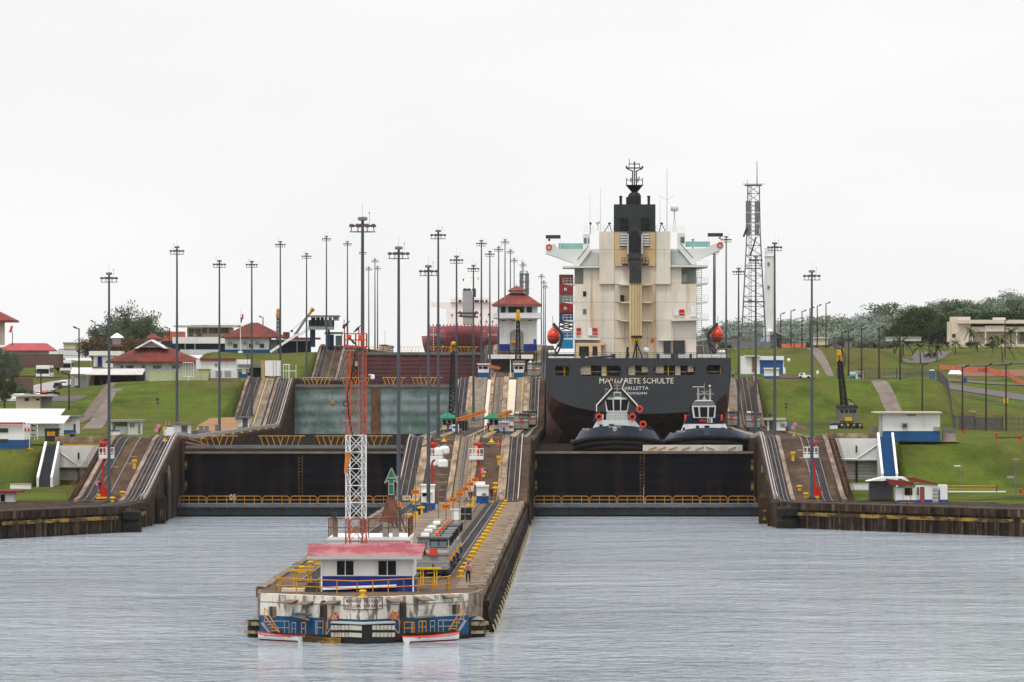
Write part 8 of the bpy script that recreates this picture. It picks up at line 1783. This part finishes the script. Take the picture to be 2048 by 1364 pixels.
# ------------------------------------------------------------------ vegetation
def leafmat(name, c, c2): return mat(name, c, .8, .3, .35, [(c2, (.5,.5,.5), .5, .68, .8)], spec=.12)
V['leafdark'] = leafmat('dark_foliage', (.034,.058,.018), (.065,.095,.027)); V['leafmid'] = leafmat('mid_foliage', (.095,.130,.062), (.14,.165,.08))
V['leafpale'] = leafmat('haze_paled_foliage', (.20,.245,.185), (.24,.28,.20)); V['leafleft'] = leafmat('haze_greyed_foliage', (.085,.112,.065), (.13,.155,.09)); V['leafhaze'] = leafmat('haze_tinted_foliage', (.26,.31,.28), (.30,.34,.29)); V['leafrust'] = leafmat('flame_tree_foliage', (.085,.07,.035), (.34,.09,.035)); V['frond'] = leafmat('palm_frond', (.060,.078,.022), (.13,.12,.045))  # distance haze is mixed into the pale, left-bank and far-skyline leaf colours
def tree_mesh(seed, w, h, trunk, flat, n, leaf, lobes):
    """unit-free tree: crown as many leaf clumps on limbs, with gaps"""
    r = random.Random(seed); tk = MB(); cr = MB(); tips = []
    tk.tube((0,0,-.6),(0,0,trunk), w*.032, w*.024, 8)
    for k in range(lobes):
        a = 2*math.pi*(k+r.random()*.7)/lobes; rad = w*.5*(.25+.65*r.random()); zz = trunk+(h-trunk)*(.25+.6*r.random())*(1-.35*(rad/(w*.5))**2 if flat else 1-.5*(rad/(w*.5))**2)
        e = Vector((rad*math.cos(a), rad*math.sin(a), zz)); m = Vector((rad*.4*math.cos(a), rad*.4*math.sin(a), trunk+(zz-trunk)*.55))
        tk.tube((0,0,trunk*.85), m, w*.018, w*.012, 6).tube(m, e, w*.012, w*.004, 5); tips.append(e)
        for q in range(2):
            e2 = e+Vector((r.uniform(-1,1),r.uniform(-1,1),r.uniform(-.15,.5)))*w*.13; tk.tube(m.lerp(e,.5), e2, w*.007, w*.003, 4); tips.append(e2)
    tips.append(Vector((0,0,h*.9)))
    for e in tips:
        R0 = w*(.10+.09*r.random()); k = int(n/len(tips))
        for i in range(k):
            d = Vector((r.gauss(0,1),r.gauss(0,1),r.gauss(0,1))); d.normalize(); d = d*R0*(r.random()**.45); d.z *= .55 if flat else .75
            p = e+d; s = leaf*(.6+.8*r.random()); u = Vector((r.gauss(0,1),r.gauss(0,1),r.gauss(0,.7))).normalized(); v = u.orthogonal().normalized(); v = (v*math.cos(i)+u.cross(v)*math.sin(i))
            cr.add([p-u*s-v*s*.5, p+u*s*.2-v*s*.7, p+u*s+v*s*.4, p-u*s*.3+v*s*.7], [(0,1,2,3)])
    return tk, cr
PROT = {}
def tree(kind, x, y, h, label, group, leafm, wscale=1.0, zoff=0):
    spec = dict(round=(11,12,10,2.4,False,5200,.21,15), umbrella=(5,16,11,4.2,True,4600,.21,17), dense=(23,13,11,1.8,False,6500,.22,20), airy=(8,14,12,5.2,True,3000,.21,13), bush=(31,4,2.6,.3,False,1600,.12,10))[kind]
    key = (kind, leafm); z = terr(x, y)+zoff; s = h/spec[2]
    if key not in PROT:
        tk, cr = tree_mesh(*spec); t = thing('tree' if kind != 'bush' else 'shrub', label, 'tree' if kind != 'bush' else 'shrub', (0,0,0), group)
        tk.build('trunk', 'trunk', t); cr.build('crown' if kind != 'bush' else 'foliage', leafm, t); t.location = (x,y,z); t.scale = (s*wscale,s*wscale,s); t['org'] = (x,y,z); PROT[key] = t; return t
    return dup(PROT[key], (x,y,z), label, rnd.random()*6.28, (s*wscale,s*wscale,s), group)
def tree_to(kind, px, ytop, Y, label, group, leafm, ws=1.0):
    x = X_(px,Y); return tree(kind, x, Y, Z_(ytop,Y)-terr(x,Y), label, group, leafm, ws)
# far wood: skyline trees one by one
SK = [(1430,650),(1455,646),(1478,640),(1500,643),(1522,640),(1545,642),(1565,640),(1588,636),(1608,641),(1630,640),(1646,628),(1668,640),(1690,634),(1712,630),(1735,632),(1755,625),(1778,602),(1800,622),(1822,616),(1846,611),(1868,607),(1890,602),(1912,596),(1938,598),(1962,606),(1985,606),(2004,588),(2030,584),(2052,590)]
def side(i, n): return ['leftmost','second from the left','third from the left','fourth from the left','fifth from the left','sixth from the left','seventh from the left','eighth from the left','ninth from the left','tenth from the left','eleventh from the left','twelfth from the left','thirteenth from the left','fourteenth from the left','fifteenth from the left','fifteenth from the right','fourteenth from the right','thirteenth from the right','twelfth from the right','eleventh from the right','tenth from the right','ninth from the right','eighth from the right','seventh from the right','sixth from the right','fifth from the right','fourth from the right','third from the right','second from the right','rightmost'][i if i < 15 else 30-(n-i)]
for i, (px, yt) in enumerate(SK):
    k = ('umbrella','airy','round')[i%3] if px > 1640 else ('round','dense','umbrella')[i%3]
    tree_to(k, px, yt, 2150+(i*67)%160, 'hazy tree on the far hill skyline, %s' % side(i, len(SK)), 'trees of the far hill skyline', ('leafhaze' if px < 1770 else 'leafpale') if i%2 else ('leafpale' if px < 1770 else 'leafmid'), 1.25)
fr = []
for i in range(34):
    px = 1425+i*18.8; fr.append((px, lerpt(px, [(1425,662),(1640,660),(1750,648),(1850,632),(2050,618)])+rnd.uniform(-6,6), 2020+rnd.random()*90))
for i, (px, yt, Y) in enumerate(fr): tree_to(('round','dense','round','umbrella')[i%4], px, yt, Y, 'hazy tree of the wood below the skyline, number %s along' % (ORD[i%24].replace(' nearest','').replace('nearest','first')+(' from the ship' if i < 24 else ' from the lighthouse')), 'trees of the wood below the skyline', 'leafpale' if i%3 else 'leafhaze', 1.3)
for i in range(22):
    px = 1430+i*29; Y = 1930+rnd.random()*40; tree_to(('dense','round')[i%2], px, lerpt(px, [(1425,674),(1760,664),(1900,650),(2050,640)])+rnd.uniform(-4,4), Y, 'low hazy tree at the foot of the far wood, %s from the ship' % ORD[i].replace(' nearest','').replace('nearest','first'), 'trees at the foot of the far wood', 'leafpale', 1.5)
# dark trees round the cream building
for i, (px, yt, Y, k) in enumerate(((1815,628,1760,'dense'),(1838,614,1770,'dense'),(1862,618,1765,'dense'),(1885,625,1755,'dense'),(1915,618,1790,'dense'),(1945,620,1800,'airy'),(1968,616,1795,'dense'),(1995,624,1790,'dense'),(2022,618,1785,'dense'),(2045,616,1780,'round'))):
    tree_to(k, px, yt, Y, 'dark green tree by the cream building, %s' % side(i if i < 5 else i+20-0 if False else i, 30), 'dark trees by the cream building', 'leafdark', 1.15)
# palms
def palm_mesh(seed, h, nf, fl):
    r = random.Random(seed); tk = MB(); fr = MB(); lean = r.uniform(-.5,.5); pts = [Vector((lean*(k/6)**2,0,h*k/6-.3*(k==0))) for k in range(7)]
    for k in range(6): tk.tube(pts[k], pts[k+1], .20-.018*k, .20-.018*(k+1), 7)
    top = pts[-1]
    for f in range(nf):
        a = 2*math.pi*f/nf+r.uniform(-.2,.2); el = r.uniform(-.25,1.15); d = Vector((math.cos(a),math.sin(a),0)); n = Vector((-d.y,d.x,0)); prev = None
        for k in range(9):
            t = k/8; p = top+d*(fl*t*math.cos(el*.8))+Vector((0,0,fl*(t*math.sin(el)-.62*t*t)))
            if prev is not None:
                for s in (-1,1):
                    w = .62*(1-t*.55); tip = (prev+p)/2+n*s*w+Vector((0,0,-.34*w))+d*.22
                    fr.add([prev, prev.lerp(p,.55), tip], [(0,1,2)]); fr.add([prev.lerp(p,.5), p, tip+(p-prev)*.55], [(0,1,2)])
            prev = p
    return tk, fr
for i, (px, yb, yt, Y, lb) in enumerate(((1803,724,668,1480,'tall coconut palm nearest the crest floodlights'),(1841,722,679,1490,'small coconut palm, middle one of three on the field'),(1874,718,684,1500,'small coconut palm, right one of three on the field'),(2005,714,665,1480,'large drooping palm in front of the cream building'),(1911,712,676,1540,'multi-stemmed palm at the left end of the cream building'),(1955,706,680,1560,'bushy palm on the lawn before the cream building'),(1938,692,648,1610,'tall palm against the left wall of the cream building'),(1986,702,668,1570,'palm behind the large drooping one'),(2022,694,650,1610,'palm against the right wall of the cream building'))):
    x = X_(px,Y); z = terr(x,Y); h = Z_(yt,Y)-z; t = thing('palm_tree', lb, 'palm', (x,Y,z)); tk, f = palm_mesh(40+i, h*.72, 18 if i != 3 else 24, h*.62 if i != 3 else h*.7)
    for m in (tk, f): m.v = [(v[0]+x, v[1]+Y, v[2]+z) for v in m.v]
    tk.build('trunk', 'trunk', t); f.build('fronds', 'frond', t)
for px, Y, lb in ((1943,1590,'round bush left of the palms before the cream building'),(1984,1590,'round bush right of the palms before the cream building'),(1862,1520,'low bush beside the field path')): tree('bush', X_(px,Y), Y, 2.2, lb, 'bushes on the field', 'leafdark', 1.3)
# left bank trees
tree_to('umbrella', 262, 611, 1520, 'large spreading dark tree on the left skyline', 'trees on the left bank', 'leafleft', .52)
tree_to('umbrella', 232, 628, 1545, 'lower left limb tree beside the large spreading tree', 'trees on the left bank', 'leafleft', .55); tree_to('umbrella', 288, 634, 1530, 'lower right tree beside the large spreading tree', 'trees on the left bank', 'leafleft', .55)
tree_to('round', 206, 647, 1500, 'small dark tree left of the large spreading tree', 'trees on the left bank', 'leafleft', .8)
for px, yt, Y, lb in ((188,672,1420,'flame tree with sparse red bloom left of the watch tower'),(256,670,1420,'flame tree with red bloom right of the watch tower'),(225,668,1440,'flame tree with red bloom behind the watch tower'),(284,676,1440,'flame tree with red bloom above the tiled roof')): tree_to('airy', px, yt, Y, lb, 'flame trees on the left bank', 'leafrust', 1.0)
for px, yt, Y, lb in ((2,692,1280,'dark tree under the red-roofed corner tower'),(26,704,1290,'dark bushy tree right of the corner tower')): tree_to('dense', px, yt, Y, lb, 'dark trees at the far left', 'leafleft', .5)
for i, (px, yt, Y, lb) in enumerate(((6,742,1190,'large dark shrub at the left frame edge'),(26,752,1185,'dark shrub second from the left frame edge'),(42,764,1180,'green shrub beside the brown wall'),(10,775,1120,'green shrub above the white roofs'),(116,712,1520,'round bush behind the far coach'),(128,716,1540,'second bush behind the far coach'))): x = X_(px,Y); tree('bush', x, Y, max(2.0, Z_(yt,Y)-terr(x,Y)), lb, 'shrubs on the left bank', 'leafdark' if i != 2 else 'leafmid', .52 if i < 4 else .8)
for i in range(7): tree('bush', X_(62+i*8,1218), 1218, 1.3, 'clipped hedge bush behind the parked cars, %s from the left' % ('first','second','third','fourth','fifth','sixth','seventh')[i], 'hedge bushes of the car park', 'leafdark', 1.2)

# ------------------------------------------------------------------ floodlight poles
FP = None
def fpole(px, yt, yb, Y, sgn, label, wood=True, z=None):
    x = X_(px,Y); zb = Z_(yb,Y) if z is None else z; h = Z_(yt,Y)-zb; t = thing('floodlight_pole', label, 'floodlight', (x,Y,zb), 'floodlight poles')
    MB().tube((x,Y,zb-.4),(x,Y,zb+h),.2,.13,8).build('pole', 'polewood' if wood else 'mast', t)
    MB().bar((x,Y,zb+h-.3),(x+sgn*.55,Y-.1,zb+h+.1),.08).build('arm', 'dgrey', t)
    c = Vector((x+sgn*.8,Y-.2,zb+h+.12)); MB().hexa([c+Vector(q) for q in ((-.42*sgn if sgn>0 else -.42,-.3,-.34),(.30,-.3,-.05),(.30,.3,-.05),(-.42,.3,-.34),(-.36,-.3,.05),(.36,-.3,.30),(.36,.3,.30),(-.36,.3,.05))] if sgn > 0 else [c+Vector(q) for q in ((-.30,-.3,-.05),(.42,-.3,-.34),(.42,.3,-.34),(-.30,.3,-.05),(-.36,-.3,.30),(.36,-.3,.05),(.36,.3,.05),(-.36,.3,.30))]).build('lamp_head', 'dgrey', t)
R_ = [(1561.5,627,690,1500),(1582,621,690,1490),(1604,622,692,1480),(1620,616,692,1475),(1634.5,611,693,1470),(1652,606,694,1465)]
for i, (px, yt, yb, Y) in enumerate(R_): fpole(px, yt, yb, Y, 1, 'dark floodlight pole on the upper right crest, %s from the lighthouse' % ('first','second','third','fourth','fifth','last')[i])
for px, yt, yb, Y, lb in ((1684,664,745,1220,'floodlight pole just right of the crane tip'),(1697,660,748,1225,'bare-topped pole beside the crane tip'),(1723,657,756,1160,'floodlight pole behind the fence on the right crest'),(1758,655,757,1158,'tall floodlight pole rising from the middle of the fence'),(1800,643,761,1148,'tallest floodlight pole at the right part of the fence'),(1844.5,729,826,1090,'floodlight pole above the white workshop'),(1925,733,864,1030,'floodlight pole in front of the curving fence, left'),(1972,730,868,1022,'floodlight pole in front of the curving fence, middle'),(2012,729,874,1015,'floodlight pole in front of the curving fence, right'),(2010,640,712,1520,'thin far pole by the large palm'),(1788,640,715,1530,'thin double-lamp pole on the field'),(1858,645,716,1540,'thin pole between the small palms')): fpole(px, yt, yb, Y, 1, lb)
for px, yt, yb, Y, lb in ((158,656,772,1130,'brown floodlight pole beside the tool shed'),(190,643,700,1480,'brown floodlight pole left of the spreading tree'),(339,656,690,1480,'floodlight pole in front of the orange-roofed hall'),(526,634,670,1560,'grey floodlight pole behind the office house'),(82,745,818,1090,'short brown floodlight pole above the lodge'),(138,748,816,1088,'brown floodlight pole beside the worn stair'),(9,740,838,1000,'brown floodlight pole at the left frame edge')): fpole(px, yt, yb, Y, -1, lb)
for px, yt, yb, Y, lb in ((1921,932,982,805,'small white street lamp behind the gate hut'),): c = W(px,yb,Y); t = thing('street_lamp', lb, 'street lamp', c); MB().tube(c-Vector((0,0,.4)),W(px,yt,Y),.06,.05,6).build('pole','mgrey',t); MB().pb(px-13,px,yt-1.5,yt+.8,Y-.1,.25).build('lamp_head','white2',t)
c = W(2031,1012,780); t = thing('street_lamp', 'pale street lamp with twin arms on a yellow foot at the right edge', 'street lamp', c); MB().tube(c,W(2032,919,780),.12,.08,8).build('pole','steel',t); MB().pb(2027,2038,917.5,920,780,.3).build('lamp_head','silver',t); MB().pb(2025,2039,1010,1014,779.7,.8).build('foot','orange',t)
for px, yt, yb, Y, lb in ((315,775,855,1000,'slim speaker pole on the left grass slope'),(1572,786,860,1020,'slim speaker pole with two horns on the right grass slope'),(1540,816,862,1015,'short speaker pole beside the white hut'),(495,690,756,1172,'slim speaker pole behind the second left ramp'),(638,730,780,1400,'slim lamp pole on the third left ramp')):
    c = W(px,yb,Y); t = thing('speaker_pole', lb, 'pole', c, 'slim speaker poles'); MB().tube(c-Vector((0,0,.4)),W(px,yt,Y),.07,.04,6).build('pole','steel',t); m = W(px,yt+(yb-yt)*.3,Y); MB().box(m.x-.3,m.x+.3,Y-.2,Y+.1,m.z-.15,m.z+.15).box(m.x-.25,m.x+.25,Y-.2,Y+.1,m.z-.7,m.z-.45).build('speaker','dgrey',t)
for px, yt, yb, Y, lb in ((831,936,1012,640,'slim pole with red cap near the left centre track'),(877,975,1030,640,'slim bare pole between the number boards'),(892,980,1034,620,'slim bare pole with green box on the approach wall'),(895,816,868,990,'slim brown pole in front of the left kiosk'),(1013,795,860,1040,'slim pole with two lamps between the ramps'),(1002,800,860,1040,'slim bare pole left of the two-lamp pole'),(983,803,860,1040,'slim bare pole behind the right kiosk'),(770,662,692,1700,'far lamp post with bent arm above the maroon gate')):
    c = W(px,yb,Y); t = thing('slim_pole', lb, 'pole', c, 'slim poles on the centre wall'); MB().tube(c-Vector((0,0,.3)),W(px,yt,Y),.06,.05,6).build('pole','steel',t); MB().ball(W(px,yt,Y),.1,.1,.14,8,6).build('cap','red' if 'red' in lb else 'mgrey',t)
# a worker in orange on the far right wall
x, y, z = on_wall(996.5, 893); one(MB().lathe((x,y,z), [(.22,0),(.2,.05),(.06,.8),(.03,.85)], 10), 'traffic_cone', 'lifered', 'orange-red cone on the steps above the right centre ramp', 'cone', (x,y,z))
for i, (px, py, lb) in enumerate(((985,756,'worker in red vest beside the right booth on the third level'),(1008,868,'worker in red vest between the green kiosks and the locomotive'))):
    c = on_wall(px, py); person(c, lb)
person((X_(1466.5,1165),1165,20.3), 'worker in red standing at the top of the second right ramp')
# ------------------------------------------------------------------ air
hz = MB().box(-3200,3200,-400,6500,-5.5,92).build('haze', 'white'); hz['kind'] = 'stuff'
m = bpy.data.materials.new('haze_air'); m.use_nodes = True; n = m.node_tree.nodes; n.remove(n['Principled BSDF'])
pv = n.new('ShaderNodeVolumePrincipled'); pv.inputs['Color'].default_value = (.93,.955,.98,1); pv.inputs['Density'].default_value = .000017; pv.inputs['Anisotropy'].default_value = .2
m.node_tree.links.new(pv.outputs[0], n['Material Output'].inputs['Volume']); hz.data.materials.clear(); hz.data.materials.append(m)
